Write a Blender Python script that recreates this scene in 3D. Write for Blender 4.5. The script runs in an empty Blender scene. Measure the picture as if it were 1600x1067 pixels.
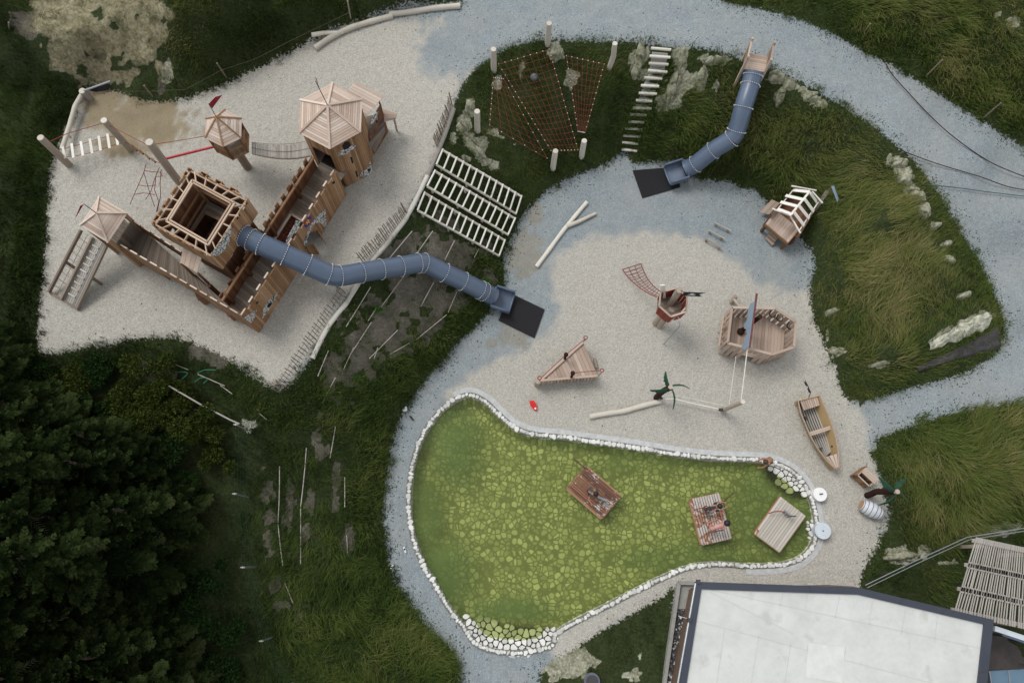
import bpy, math, random
import numpy as np
from mathutils import Vector, Matrix, Quaternion, noise
SC = bpy.context.scene
random.seed(7); RNG = np.random.default_rng(11)
# ---------------------------------------------------------------- camera
FPX, HC = 1150.0, 27.0                      # focal length in px of the 1600 px frame, flying height in m
NADIR = (786.0, 880.0)                      # where the plumb line meets the picture
def _n(v): return v / np.linalg.norm(v)
_zc = -_n(np.array([(NADIR[0]-800)/FPX, -(NADIR[1]-533.5)/FPX, -1.0]))
_ex = np.array([1.0, 0, 0]); _xc = _n(_ex - _ex.dot(_zc)*_zc); _yc = np.cross(_zc, _xc)
MWC = np.column_stack([_xc, _yc, _zc])      # world -> camera
cam_d = bpy.data.cameras.new("camera"); cam = bpy.data.objects.new("camera", cam_d)
SC.collection.objects.link(cam); SC.camera = cam
cam_d.sensor_width = 36.0; cam_d.lens = FPX/1600*36.0; cam_d.clip_start = 0.1; cam_d.clip_end = 2000
cam.matrix_world = Matrix.Translation((0, 0, HC)) @ Matrix(MWC.T.tolist()).to_4x4()
# ---------------------------------------------------------------- light (overcast)
world = bpy.data.worlds.new("World"); SC.world = world; world.use_nodes = True
wn = world.node_tree; wn.nodes.clear()
sky = wn.nodes.new('ShaderNodeTexSky'); sky.sky_type = 'NISHITA'; sky.sun_disc = False
SUN_EL, SUN_AZ = math.radians(58), math.radians(-50)      # azimuth clockwise from +Y
sky.sun_elevation = SUN_EL; sky.sun_rotation = SUN_AZ
hs = wn.nodes.new('ShaderNodeHueSaturation'); hs.inputs['Saturation'].default_value = 0.12
bg = wn.nodes.new('ShaderNodeBackground'); bg.inputs['Strength'].default_value = 0.12
wo = wn.nodes.new('ShaderNodeOutputWorld')
wn.links.new(sky.outputs[0], hs.inputs['Color']); wn.links.new(hs.outputs[0], bg.inputs[0]); wn.links.new(bg.outputs[0], wo.inputs[0])
sl = bpy.data.lights.new("sun", 'SUN'); sl.energy = 1.0; sl.angle = math.radians(24); sl.color = (1.0, 0.965, 0.91)
so = bpy.data.objects.new("sun", sl); SC.collection.objects.link(so)
sd_ = Vector((math.sin(SUN_AZ)*math.cos(SUN_EL), math.cos(SUN_AZ)*math.cos(SUN_EL), math.sin(SUN_EL)))
so.rotation_euler = sd_.to_track_quat('Z', 'Y').to_euler(); so.location = (0, 0, 40)
SC.view_settings.view_transform = 'Standard'; SC.view_settings.look = 'None'
SC.view_settings.exposure = 0.80; SC.view_settings.gamma = 1
# ---------------------------------------------------------------- picture <-> place
def V(u, v, z):
    r = MWC.T @ np.array([(u-800)/FPX, -(v-533.5)/FPX, -1.0]); t = (z-HC)/r[2]
    return Vector((r[0]*t, r[1]*t, z))
def PX(p):
    c = MWC @ np.array([p[0], p[1], p[2]-HC]); return (800+FPX*c[0]/-c[2], 533.5-FPX*c[1]/-c[2])
def PXa(P):
    c = (P-np.array([0, 0, HC])) @ MWC.T; return 800+FPX*c[:, 0]/-c[:, 2], 533.5-FPX*c[:, 1]/-c[:, 2]
def onplane(u, v, P0, n):                   # where the sight line meets a wall
    r = Vector((MWC.T @ np.array([(u-800)/FPX, -(v-533.5)/FPX, -1.0])).tolist()); c = Vector((0, 0, HC))
    return c + r*((P0-c).dot(n)/r.dot(n))
def spline(P, closed=True, k=5):
    P = [Vector(p) for p in P]; n = len(P); out = []
    for i in range(n if closed else n-1):
        a, b, c, d = (P[(i-1) % n], P[i], P[(i+1) % n], P[(i+2) % n]) if closed else (P[max(i-1, 0)], P[i], P[i+1], P[min(i+2, n-1)])
        for j in range(k):
            t = j/k; out.append(0.5*((2*b)+(c-a)*t+(2*a-5*b+4*c-d)*t*t+(3*b-a-3*c+d)*t**3))
    if not closed: out.append(P[-1])
    return out
def sdist(X, Y, poly):                      # signed distance, positive inside
    n = len(poly); best = np.full(X.shape, 1e9); ins = np.zeros(X.shape, bool)
    for i in range(n):
        ax, ay = poly[i][0], poly[i][1]; bx, by = poly[(i+1) % n][0], poly[(i+1) % n][1]
        dx, dy = bx-ax, by-ay; L = dx*dx+dy*dy+1e-12
        t = np.clip(((X-ax)*dx+(Y-ay)*dy)/L, 0, 1)
        best = np.minimum(best, (X-ax-t*dx)**2+(Y-ay-t*dy)**2)
        if ay != by:
            c = ((ay > Y) != (by > Y)) & (X < (bx-ax)*(Y-ay)/(by-ay)+ax); ins ^= c
    d = np.sqrt(best); return np.where(ins, d, -d)
def sstep(a, b, x):
    t = np.clip((x-a)/(b-a), 0, 1); return t*t*(3-2*t)
def vnoise(X, Y, s, seed=0):                # smooth value noise, -1..1
    x = X*s+seed*17.3; y = Y*s+seed*9.1; xi = np.floor(x).astype(int); yi = np.floor(y).astype(int); fx = x-xi; fy = y-yi
    fx = fx*fx*(3-2*fx); fy = fy*fy*(3-2*fy)
    h = lambda a, b: (np.sin(a*127.1+b*311.7+seed*74.7)*43758.5453) % 1.0
    return 2*((h(xi, yi)*(1-fx)+h(xi+1, yi)*fx)*(1-fy)+(h(xi, yi+1)*(1-fx)+h(xi+1, yi+1)*fx)*fy)-1
# ---------------------------------------------------------------- mesh helpers
class MB:
    def __init__(s): s.v = []; s.f = []; s.t = []; s.sm = []
    def add(s, vs, fs, tone=None, smooth=False):
        o = len(s.v); s.v += [tuple(p) for p in vs]; tone = random.random() if tone is None else tone
        for f in fs: s.f.append(tuple(i+o for i in f)); s.t.append(tone); s.sm.append(smooth)
    def hexa(s, b, t, tone=None):           # 4 bottom + 4 top corners
        s.add(list(b)+list(t), [(3, 2, 1, 0), (4, 5, 6, 7), (0, 1, 5, 4), (1, 2, 6, 5), (2, 3, 7, 6), (3, 0, 4, 7)], tone)
    def box(s, c, sz, rz=0, tone=None):
        c = Vector(c); R = Matrix.Rotation(rz, 3, 'Z'); h = [x/2 for x in sz]
        q = lambda x, y, z: c+R @ Vector((x*h[0], y*h[1], z*h[2]))
        s.hexa([q(-1, -1, -1), q(1, -1, -1), q(1, 1, -1), q(-1, 1, -1)], [q(-1, -1, 1), q(1, -1, 1), q(1, 1, 1), q(-1, 1, 1)], tone)
    def bar(s, a, b, w, h, up=(0, 0, 1), tone=None):   # board from a to b, w wide, h thick along up
        a = Vector(a); b = Vector(b); d = (b-a).normalized(); x = d.cross(Vector(up))
        if x.length < 1e-4: x = d.cross(Vector((1, 0, 0)))
        x.normalize(); y = x.cross(d); x *= w/2; y *= h/2
        s.hexa([a-x-y, a+x-y, a+x+y, a-x+y], [b-x-y, b+x-y, b+x+y, b-x+y], tone)
    def tube(s, P, r, n=8, cap=True, tone=None, smooth=True):
        P = [Vector(p) for p in P]; m = len(P); R = r if isinstance(r, (list, tuple)) else [r]*m; vs = []; fs = []
        tt = random.random() if tone is None else tone
        d = (P[1]-P[0]).normalized(); x = d.cross(Vector((0, 0, 1)))
        if x.length < 1e-3: x = Vector((1, 0, 0))
        x.normalize()
        for i, p in enumerate(P):
            d = (P[min(i+1, m-1)]-P[max(i-1, 0)]).normalized(); x = (x-d*x.dot(d)).normalized(); y = d.cross(x)
            for k in range(n):
                a = 2*math.pi*k/n; vs.append(p+(x*math.cos(a)+y*math.sin(a))*R[i])
        for i in range(m-1):
            for k in range(n): fs.append((i*n+k, i*n+(k+1) % n, (i+1)*n+(k+1) % n, (i+1)*n+k))
        s.add(vs, fs, tt, smooth)
        if cap:
            s.add(vs[:n], [tuple(range(n))[::-1]], tt); s.add(vs[-n:], [tuple(range(n))], tt)
    def prism(s, out, off, tone=None):      # closed outline (3D) pushed by vector off
        n = len(out); a = [Vector(p) for p in out]; b = [p+Vector(off) for p in a]
        fs = [tuple(range(n))[::-1], tuple(range(n, 2*n))]+[(i, (i+1) % n, n+(i+1) % n, n+i) for i in range(n)]
        s.add(a+b, fs, tone)
    def strips(s, A, B, C, D, n, th=0.03, gap=0.008, tone=None, down=True):
        # boards parallel to AB, stacked from AB to DC
        A, B, C, D = map(Vector, (A, B, C, D)); nr = (B-A).cross(D-A).normalized()
        if nr.z < 0 and down: nr = -nr
        L = ((D-A).length+(C-B).length)/2; g = gap/max(L, .01)/2
        for k in range(n):
            t0 = k/n+g; t1 = (k+1)/n-g
            q = [A.lerp(D, t0), B.lerp(C, t0), B.lerp(C, t1), A.lerp(D, t1)]
            s.hexa([p-nr*th for p in q], q, tone)
    def ball(s, c, r, n=8, m=5, sc=(1, 1, 1), tone=None):
        c = Vector(c); vs = [c+Vector((0, 0, r*sc[2]))]; fs = []
        for i in range(1, m):
            a = math.pi*i/m
            for k in range(n):
                b = 2*math.pi*k/n; vs.append(c+Vector((math.sin(a)*math.cos(b)*r*sc[0], math.sin(a)*math.sin(b)*r*sc[1], math.cos(a)*r*sc[2])))
        vs.append(c-Vector((0, 0, r*sc[2]))); e = len(vs)-1
        for k in range(n):
            fs.append((0, 1+k, 1+(k+1) % n)); fs.append((e, 1+(m-2)*n+(k+1) % n, 1+(m-2)*n+k))
            for i in range(m-2): fs.append((1+i*n+k, 1+(i+1)*n+k, 1+(i+1)*n+(k+1) % n, 1+i*n+(k+1) % n))
        s.add(vs, fs, tone, True)
    def pwall(s, a, b, z0, z1, n, th=0.03, gap=0.008, tone=None):
        # upright boards from a to b (xy); z0/z1 are heights or functions of t
        a = Vector((a[0], a[1], 0)); b = Vector((b[0], b[1], 0)); d = b-a; nr = Vector((-d.y, d.x, 0)).normalized()*th/2; L = d.length
        for k in range(n):
            t0 = k/n+gap/L/2; t1 = (k+1)/n-gap/L/2; tm = (k+.5)/n
            lo = z0(tm) if callable(z0) else z0; hi = z1(tm) if callable(z1) else z1
            if hi-lo < .01: continue
            p, q = a.lerp(b, t0), a.lerp(b, t1); j = nr*random.uniform(-.12, .12)
            c = [p-nr+j, q-nr+j, q+nr+j, p+nr+j]
            s.hexa([x+Vector((0, 0, lo)) for x in c], [x+Vector((0, 0, hi)) for x in c], tone)
ORG = {}
def link(o): SC.collection.objects.link(o); return o
def meshobj(name, mb, mat, org=Vector((0, 0, 0))):
    me = bpy.data.meshes.new(name); o3 = org
    me.from_pydata([(p[0]-o3.x, p[1]-o3.y, p[2]-o3.z) for p in mb.v], [], mb.f); me.materials.append(mat)
    at = me.attributes.new('tone', 'FLOAT', 'FACE'); at.data.foreach_set('value', mb.t)
    me.polygons.foreach_set('use_smooth', mb.sm); me.update()
    return link(bpy.data.objects.new(name, me))
def thing(name, label, cat, loc, group=None):
    o = link(bpy.data.objects.new(name, None)); o.location = loc; o.empty_display_size = .2
    o['label'] = label; o['category'] = cat
    if group: o['group'] = group
    ORG[o] = Vector(loc); return o
def part(name, mb, mat, parent, label=None):
    o = meshobj(name, mb, mat, ORG[parent]); o.parent = parent; ORG[o] = ORG[parent]
    if label: o['label'] = label
    return o
def single(name, mb, mat, label, cat, group=None, kind=None):
    zs = np.array(mb.v); c = zs.mean(0); c[2] = zs[:, 2].min()
    o = meshobj(name, mb, mat, Vector(c.tolist())); o.location = c.tolist()
    if label: o['label'] = label
    if cat: o['category'] = cat
    if group: o['group'] = group
    if kind: o['kind'] = kind
    ORG[o] = Vector(c.tolist()); return o
def dup(root, loc, rz=0, label=None, sc=1):
    c = root.copy(); link(c); c.location = loc; c.rotation_euler = (0, 0, rz); c.scale = (sc,)*3
    if label: c['label'] = label
    for ch in root.children:
        d = ch.copy(); link(d); d.parent = c
        for g in ch.children:
            e = g.copy(); link(e); e.parent = d
    return c
# ---------------------------------------------------------------- materials
def nt(name):
    m = bpy.data.materials.new(name); m.use_nodes = True; t = m.node_tree; b = t.nodes['Principled BSDF']; return m, t, b
def N(t, k, **kw):
    n = t.nodes.new('ShaderNode'+k)
    for a, v in kw.items():
        if a.startswith('i_'): n.inputs[a[2:].replace('_', ' ')].default_value = v
        else: setattr(n, a, v)
    return n
def ramp(t, stops, fac):
    r = t.nodes.new('ShaderNodeValToRGB'); e = r.color_ramp.elements
    while len(e) < len(stops): e.new(.5)
    for x, (p, c) in zip(e, stops): x.position = p; x.color = (*c, 1) if len(c) == 3 else c
    t.links.new(fac, r.inputs[0]); return r.outputs[0]
def mixc(t, fac, a, b, mode='MIX'):
    m = t.nodes.new('ShaderNodeMix'); m.data_type = 'RGBA'; m.blend_type = mode
    for s, x in ((m.inputs[0], fac), (m.inputs[6], a), (m.inputs[7], b)):
        if hasattr(x, 'links'): t.links.new(x, s)
        else: s.default_value = x if not isinstance(x, tuple) else (*x, 1)
    return m.outputs[2]
def math_(t, op, a, b=0.0, c=None, clamp=False):
    m = t.nodes.new('ShaderNodeMath'); m.operation = op; m.use_clamp = clamp
    for s, x in zip(m.inputs, (a, b) if c is None else (a, b, c)):
        if hasattr(x, 'links'): t.links.new(x, s)
        else: s.default_value = x
    return m.outputs[0]
def nz(t, scale, detail=3, rough=.6, vec=None):
    n = N(t, 'TexNoise'); n.inputs['Scale'].default_value = scale; n.inputs['Detail'].default_value = detail; n.inputs['Roughness'].default_value = rough
    if vec is not None: t.links.new(vec, n.inputs['Vector'])
    return n.outputs[0]
def objc(t): return N(t, 'TexCoord').outputs['Object']
def bump(t, b, h, dist, strength=.6):
    n = N(t, 'Bump'); n.inputs['Strength'].default_value = strength; n.inputs['Distance'].default_value = dist
    t.links.new(h, n.inputs['Height']); t.links.new(n.outputs[0], b.inputs['Normal'])
def wood(name, stops, rough=.75, blotch=.35):
    m, t, b = nt(name); at = N(t, 'Attribute', attribute_name='tone'); oc = objc(t)
    n1 = nz(t, 9, 4, .7, oc); n2 = nz(t, 1.3, 3, .6, oc)
    f = math_(t, 'ADD', math_(t, 'MULTIPLY', at.outputs['Fac'], .6), math_(t, 'MULTIPLY', n1, .25))
    f = math_(t, 'ADD', f, math_(t, 'MULTIPLY', math_(t, 'SUBTRACT', n2, .35), blotch), clamp=True)
    c = ramp(t, stops, f); kn = nz(t, 26, 2, .5, oc)
    c = mixc(t, ramp(t, [(0, (0, 0, 0)), (.66, (0, 0, 0)), (.74, (.35, .35, .35))], kn), c, (.06, .035, .02))
    t.links.new(c, b.inputs['Base Color']); b.inputs['Roughness'].default_value = rough; b.inputs['Specular IOR Level'].default_value = .25
    bump(t, b, n1, .006); return m
def plain(name, col, rough=.5, var=.25, scale=6, spec=.4, metal=0, bmp=.003):
    m, t, b = nt(name); n = nz(t, scale, 4, .65, objc(t)); lo = tuple(x*(1-var) for x in col); hi = tuple(min(1, x*(1+var)) for x in col)
    t.links.new(ramp(t, [(.25, lo), (.75, hi)], n), b.inputs['Base Color']); b.inputs['Roughness'].default_value = rough
    b.inputs['Specular IOR Level'].default_value = spec; b.inputs['Metallic'].default_value = metal
    if bmp: bump(t, b, n, bmp)
    return m
M = {}
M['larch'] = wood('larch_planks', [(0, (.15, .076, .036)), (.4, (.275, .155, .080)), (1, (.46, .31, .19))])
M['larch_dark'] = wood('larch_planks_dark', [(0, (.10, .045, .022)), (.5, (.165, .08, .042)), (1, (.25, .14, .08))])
M['larch_light'] = wood('larch_roof_boards', [(0, (.33, .235, .18)), (.45, (.50, .40, .33)), (1, (.68, .61, .54))])
M['larch_mid'] = wood('larch_trim', [(0, (.32, .22, .15)), (.5, (.44, .325, .24)), (1, (.56, .45, .36))])
M['dry_raft'] = wood('dry_grey_raft_boards', [(0, (.33, .30, .26)), (.5, (.44, .41, .36)), (1, (.55, .52, .47))])
M['deck'] = wood('weathered_deck', [(0, (.11, .085, .065)), (.5, (.19, .155, .125)), (1, (.29, .25, .21))])
M['deck_pale'] = wood('pale_deck', [(0, (.27, .20, .155)), (.5, (.40, .31, .25)), (1, (.52, .43, .36))])
M['grey_wood'] = wood('grey_weathered_wood', [(0, (.19, .175, .155)), (.5, (.32, .30, .27)), (1, (.45, .43, .40))])
M['log'] = wood('debarked_log', [(0, (.40, .37, .31)), (.5, (.56, .53, .46)), (1, (.70, .67, .60))], blotch=.5)
M['post'] = wood('robinia_post', [(0, (.20, .16, .12)), (.5, (.33, .275, .22)), (1, (.46, .40, .33))], blotch=.5)
M['white_wood'] = wood('white_painted_slats', [(0, (.55, .53, .48)), (.5, (.68, .66, .61)), (1, (.78, .77, .73))])
M['old_log'] = wood('split_old_log', [(.15, (.09, .075, .06)), (.32, (.28, .25, .21)), (.5, (.50, .48, .43)), (1, (.62, .60, .55))], blotch=.9)
M['picket'] = wood('picket_wood', [(0, (.13, .10, .07)), (.5, (.22, .18, .14)), (1, (.34, .29, .24))])
M['raft'] = wood('raft_boards', [(0, (.12, .045, .025)), (.5, (.24, .10, .05)), (1, (.40, .21, .11))])
M['brown'] = plain('brown_paint', (.038, .017, .013), .85, spec=.1)
M['rope_red'] = plain('red_rope', (.24, .045, .035), .8)
M['red'] = plain('red_enamel', (.40, .02, .03), .35)
M['red_board'] = wood('red_stained_boards', [(0, (.17, .028, .02)), (.5, (.25, .045, .032)), (1, (.34, .075, .05))])
M['rope_white'] = plain('white_rope', (.62, .60, .54), .8)
M['slide'] = plain('blue_grey_polyethylene', (.082, .115, .172), .33, .07, 3, .5, bmp=.001)
M['flange'] = plain('slide_flange', (.06, .085, .13), .4, .1, 3, .5)
M['bolt'] = plain('white_bolt_cap', (.8, .8, .8), .3, .03)
M['steel'] = plain('galvanised_steel', (.36, .38, .40), .35, .15, 10, .5, .7)
M['dark_metal'] = plain('dark_metal', (.045, .045, .05), .45)
M['flag_red'] = plain('red_flag_cloth', (.24, .012, .028), .8)
M['flag_black'] = plain('black_flag_cloth', (.014, .014, .016), .8)
M['white'] = plain('white_paint', (.74, .74, .74), .5, .08)
M['palm_green'] = plain('green_painted_board', (.010, .052, .030), .6, .3)
M['sail'] = plain('blue_grey_board', (.20, .26, .33), .6, .1)
M['yellow'] = plain('yellow_paint', (.65, .50, .03), .5)
M['blue'] = plain('blue_paint', (.015, .035, .22), .5)
# ================================================================ TERRAIN
GP = [(60, 400, 3), (120, 200, 3), (400, 200, 3), (650, 60, 3), (450, 560, 3), (640, 320, 3), (900, 20, 3), (1150, 50, 3), (1300, 110, 3),
      (1400, 165, 2.95), (1500, 220, 2.75), (1590, 300, 2.35), (1590, 450, 1.55), (1575, 560, 1.0), (1480, 625, .6), (1400, 645, .3), (1340, 665, .03), (1650, 600, 1.1)]
def zpath(u, v):
    w = 0; s = 0
    for a, b, z in GP:
        k = 1/((u-a)**2+(v-b)**2+60)**1.5; w += k; s += k*z
    return s/w
UP_OUT = [(60, 552), (57, 500), (66, 450), (70, 400), (74, 350), (75, 300), (80, 262), (92, 225), (112, 190), (132, 152), (150, 143), (165, 138), (200, 152), (240, 161), (290, 156),
          (340, 140), (390, 118), (440, 90), (480, 72), (520, 50), (600, 24), (660, 8), (720, 2), (740, -40), (1080, -60), (1110, -8), (1150, 8), (1200, 18), (1270, 42), (1330, 72), (1390, 102),
          (1440, 132), (1500, 170), (1560, 208), (1610, 240), (1760, 330), (1760, 640), (1610, 632), (1560, 634), (1500, 644), (1440, 660), (1390, 678), (1352, 694)]
UP_IN = [(1325, 668), (1335, 638), (1372, 622), (1420, 607), (1480, 592), (1530, 570), (1560, 548), (1568, 505), (1552, 460), (1530, 415), (1508, 375), (1485, 330), (1457, 288), (1428, 250),
         (1390, 215), (1350, 185), (1300, 155), (1250, 127), (1210, 108), (1160, 92), (1130, 80), (1080, 73), (1010, 67), (940, 62), (870, 60), (820, 66), (775, 84), (735, 115), (714, 150),
         (700, 190), (688, 228), (668, 280), (641, 330), (618, 364), (592, 396), (545, 462), (518, 505), (490, 552), (455, 596), (430, 606), (400, 593), (370, 571), (340, 551), (300, 535), (250, 526), (200, 531), (150, 541), (100, 549)]
LOW = [(1352, 694), (1325, 668), (1330, 636), (1312, 610), (1302, 575), (1284, 535), (1270, 500), (1262, 462), (1268, 425), (1263, 395), (1246, 368), (1228, 345), (1200, 318), (1175, 300), (1135, 286),
       (1090, 280), (1066, 272), (1052, 254), (988, 256), (978, 240), (965, 246), (930, 265), (880, 285), (840, 312), (815, 342), (800, 372), (786, 405), (788, 440), (775, 472), (748, 505), (704, 550), (672, 590),
       (642, 625), (624, 660), (611, 700), (604, 750), (599, 800), (604, 860), (615, 905), (640, 945), (672, 985), (702, 1010), (716, 1042), (722, 1130), (838, 1130), (842, 1060), (852, 1040), (880, 1024),
       (930, 992), (990, 957), (1040, 930), (1056, 915), (1075, 1000), (1340, 990), (1342, 915), (1352, 885), (1376, 845), (1388, 805), (1376, 762), (1366, 725)]
POND = [(735, 620), (757, 630), (776, 648), (802, 670), (832, 681), (880, 686), (930, 693), (1000, 703), (1060, 713), (1120, 719), (1190, 722), (1215, 728), (1240, 742), (1260, 768), (1270, 800), (1272, 835),
        (1258, 862), (1230, 877), (1180, 881), (1120, 878), (1080, 882), (1040, 897), (1000, 916), (950, 942), (900, 967), (866, 988), (856, 1008), (800, 1016), (750, 1006), (728, 978), (702, 945), (680, 907), (660, 872), (645, 822), (642, 770), (649, 720), (664, 680), (688, 646), (714, 626)]
def wpoly(P, zf, k=3): return [tuple(V(p[0], p[1], zf(p[0], p[1]))) for p in spline([(a, b, 0) for a, b in P], True, k)]
W_UP = wpoly(UP_OUT+UP_IN, zpath, 2); W_LOW = wpoly(LOW, lambda u, v: 0, 2); W_POND = wpoly(POND, lambda u, v: 0, 4)
# coarse grid: flat gravel fixed, everything between relaxes to a slope
cx = np.arange(-34, 34.01, .25); cy = np.arange(-12, 34.01, .25); CX, CY = np.meshgrid(cx, cy)
sdU = sdist(CX, CY, W_UP); sdL = sdist(CX, CY, W_LOW); Z = np.full(CX.shape, 1.5); fix = np.zeros(CX.shape, bool)
gpw = [(V(a, b, z), z) for a, b, z in GP]; w = 0; s = 0
for p, z in gpw:
    k = 1/((CX-p.x)**2+(CY-p.y)**2+.1)**1.5; w = w+k; s = s+k*z
m = sdU > 0; Z[m] = (s/w)[m]; fix |= m
m = sdL > 0; Z[m] = 0; fix |= m
for a, b, z, r in [(1180, -70, 3.5, .6), (1300, -50, 3.9, .8), (1470, -30, 4.2, 1.0), (1620, 40, 4.3, 1.0), (1740, -60, 5.0, 2), (1740, 180, 4.0, 1), (-60, -60, 5.5, 2), (120, -20, 5.0, 2), (300, -30, 5.2, 1.5), (450, -20, 4.3, 1),
                   (600, -60, 4.4, 1), (150, 60, 3.9, .8), (60, 150, 3.6, .8), (-40, 250, 3.3, 1.2), (10, 420, 3.1, .6), (0, 600, 2.4, 1), (200, 600, 2.3, .8), (330, 650, 2.0, .6), (-80, 900, 1.2, 2), (200, 850, 1.3, 2),
                   (400, 850, 1.1, .8), (380, 1050, .5, .8), (520, 900, .55, .4), (600, 1060, .1, .5), (1450, 760, .75, .8), (1600, 720, 1.1, 1), (1500, 870, .25, .8), (1420, 900, .1, .8), (1000, 1040, 0, 1.2), (1700, 950, .1, 3),
                   (1470, 420, 2.5, .5), (1400, 330, 2.7, .6), (1530, 488, 2.0, .35), (1480, 505, 1.9, .35), (1400, 545, 1.5, .3), (1330, 430, 1.5, .4), (1500, 1060, 0, 3), (1330, 560, .7, .3)]:
    p = V(a, b, z); m = ((CX-p.x)**2+(CY-p.y)**2 < r*r) & (~fix); Z[m] = z; fix |= m
free = ~fix
for it in range(2500):
    P = np.pad(Z, 1, mode='edge'); A = (P[:-2, 1:-1]+P[2:, 1:-1]+P[1:-1, :-2]+P[1:-1, 2:])/4
    if it % 2 == 0: Z[free] += 1.0*(A-Z)[free]
    else: Z[free] = A[free]
def samp(X, Y):
    fx = np.clip((X-cx[0])/.25, 0, len(cx)-1.001); fy = np.clip((Y-cy[0])/.25, 0, len(cy)-1.001); i = fx.astype(int); j = fy.astype(int); a = fx-i; b = fy-j
    return (Z[j, i]*(1-a)+Z[j, i+1]*a)*(1-b)+(Z[j+1, i]*(1-a)+Z[j+1, i+1]*a)*b
def gz(x, y): return float(samp(np.array([x]), np.array([y]))[0])
def G(u, v, dz=0):
    z = 1.5
    for _ in range(25):
        p = V(u, v, z+dz); z += .6*(gz(p.x, p.y)-z)
    return V(u, v, z+dz)
# fine non-uniform grid reaching the horizon
dn = .115; gx = np.concatenate([-25-np.geomspace(.3, 500, 16)[::-1], np.arange(-25, 25, dn), 25+np.geomspace(.3, 500, 16)]); gy = np.concatenate([-7-np.geomspace(.3, 500, 16)[::-1], np.arange(-7, 27.5, dn), 27.5+np.geomspace(.3, 500, 16)])
GX, GY = np.meshgrid(gx, gy); sh = GX.shape; FX, FY = GX.ravel(), GY.ravel()
HZ = samp(FX, FY); near = (FX > -28) & (FX < 28) & (FY > -10) & (FY < 30)
SU = np.full(FX.shape, -9.); SL = SU.copy(); SP = SU.copy()
SU[near] = sdist(FX[near], FY[near], W_UP); SL[near] = sdist(FX[near], FY[near], W_LOW); SP[near] = sdist(FX[near], FY[near], W_POND)
SG = np.maximum(SU, SL); SG[near] = np.where((SU[near] > -.25) & (SL[near] > -.25), .5, SG[near])
UU, VV = PXa(np.column_stack([FX, FY, HZ]))
def blob(L, nse=.35, seed=3):
    r = np.zeros(FX.shape); q = vnoise(UU, VV, .05, seed)*nse+vnoise(UU, VV, .13, seed+5)*nse*.8
    for e in L:
        a, b, rx, ry = e[:4]; an = math.radians(e[4]) if len(e) > 4 else 0; dx = UU-a; dy = VV-b
        x = dx*math.cos(an)+dy*math.sin(an); y = -dx*math.sin(an)+dy*math.cos(an)
        d = np.sqrt((x/rx)**2+(y/ry)**2)+q; r = np.maximum(r, 1-sstep(.75, 1.15, d))
    return r*near
def pxmask(P, w=10, nse=6, seed=2):
    d = np.full(FX.shape, -99.); d[near] = sdist(UU[near], VV[near], P); return sstep(-w, w, d+nse*vnoise(UU, VV, .06, seed)+nse*.7*vnoise(UU, VV, .17, seed+3))
beige = np.maximum(pxmask([(40, 100), (400, 60), (640, 20), (690, 40), (640, 75), (690, 130), (745, 110), (720, 160), (690, 240), (640, 340), (430, 640), (40, 600)], 12, 12),
                   pxmask([(868, 400), (885, 384), (930, 370), (1000, 364), (1060, 368), (1115, 382), (1145, 408), (1180, 438), (1225, 455), (1280, 452), (1310, 560), (1350, 660), (1390, 780), (1360, 930), (1050, 935), (960, 985), (880, 1035), (858, 1030),
                           (866, 990), (800, 760), (690, 640), (700, 612), (735, 585), (800, 555), (858, 525), (872, 490), (862, 450)], 9, 7))
sand = np.maximum(blob([(225, 190, 88, 42, 8), (165, 170, 30, 40), (190, 225, 45, 22), (255, 175, 30, 20)], .3), .5*blob([(812, 395, 28, 40), (800, 520, 30, 22, -30), (835, 340, 15, 20)], .5))
clay = blob([(130, 50, 78, 66, 20), (205, 62, 48, 62), (165, 115, 22, 30), (200, 10, 62, 34), (120, 5, 60, 25)], .5, 8)
soil = np.maximum(blob([(690, 395, 60, 38, 25), (650, 440, 70, 50, 30), (600, 500, 55, 45, -50), (560, 560, 30, 40, 20), (520, 585, 16, 34, 20), (640, 510, 40, 26), (700, 475, 45, 22, 20), (330, 560, 40, 12, 15), (250, 585, 22, 14), (415, 770, 9, 30), (500, 690, 10, 30), (545, 850, 9, 24), (460, 950, 18, 14), (418, 830, 8, 26), (452, 800, 6, 40), (485, 780, 5, 40), (524, 760, 6, 30), (480, 840, 7, 22), (430, 920, 8, 20), (640, 380, 30, 26)], .85, 6),
                  np.maximum(clay, blob([(255, 120, 6, 26, 12), (40, 40, 20, 30, -30)], .4, 8)))
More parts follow.
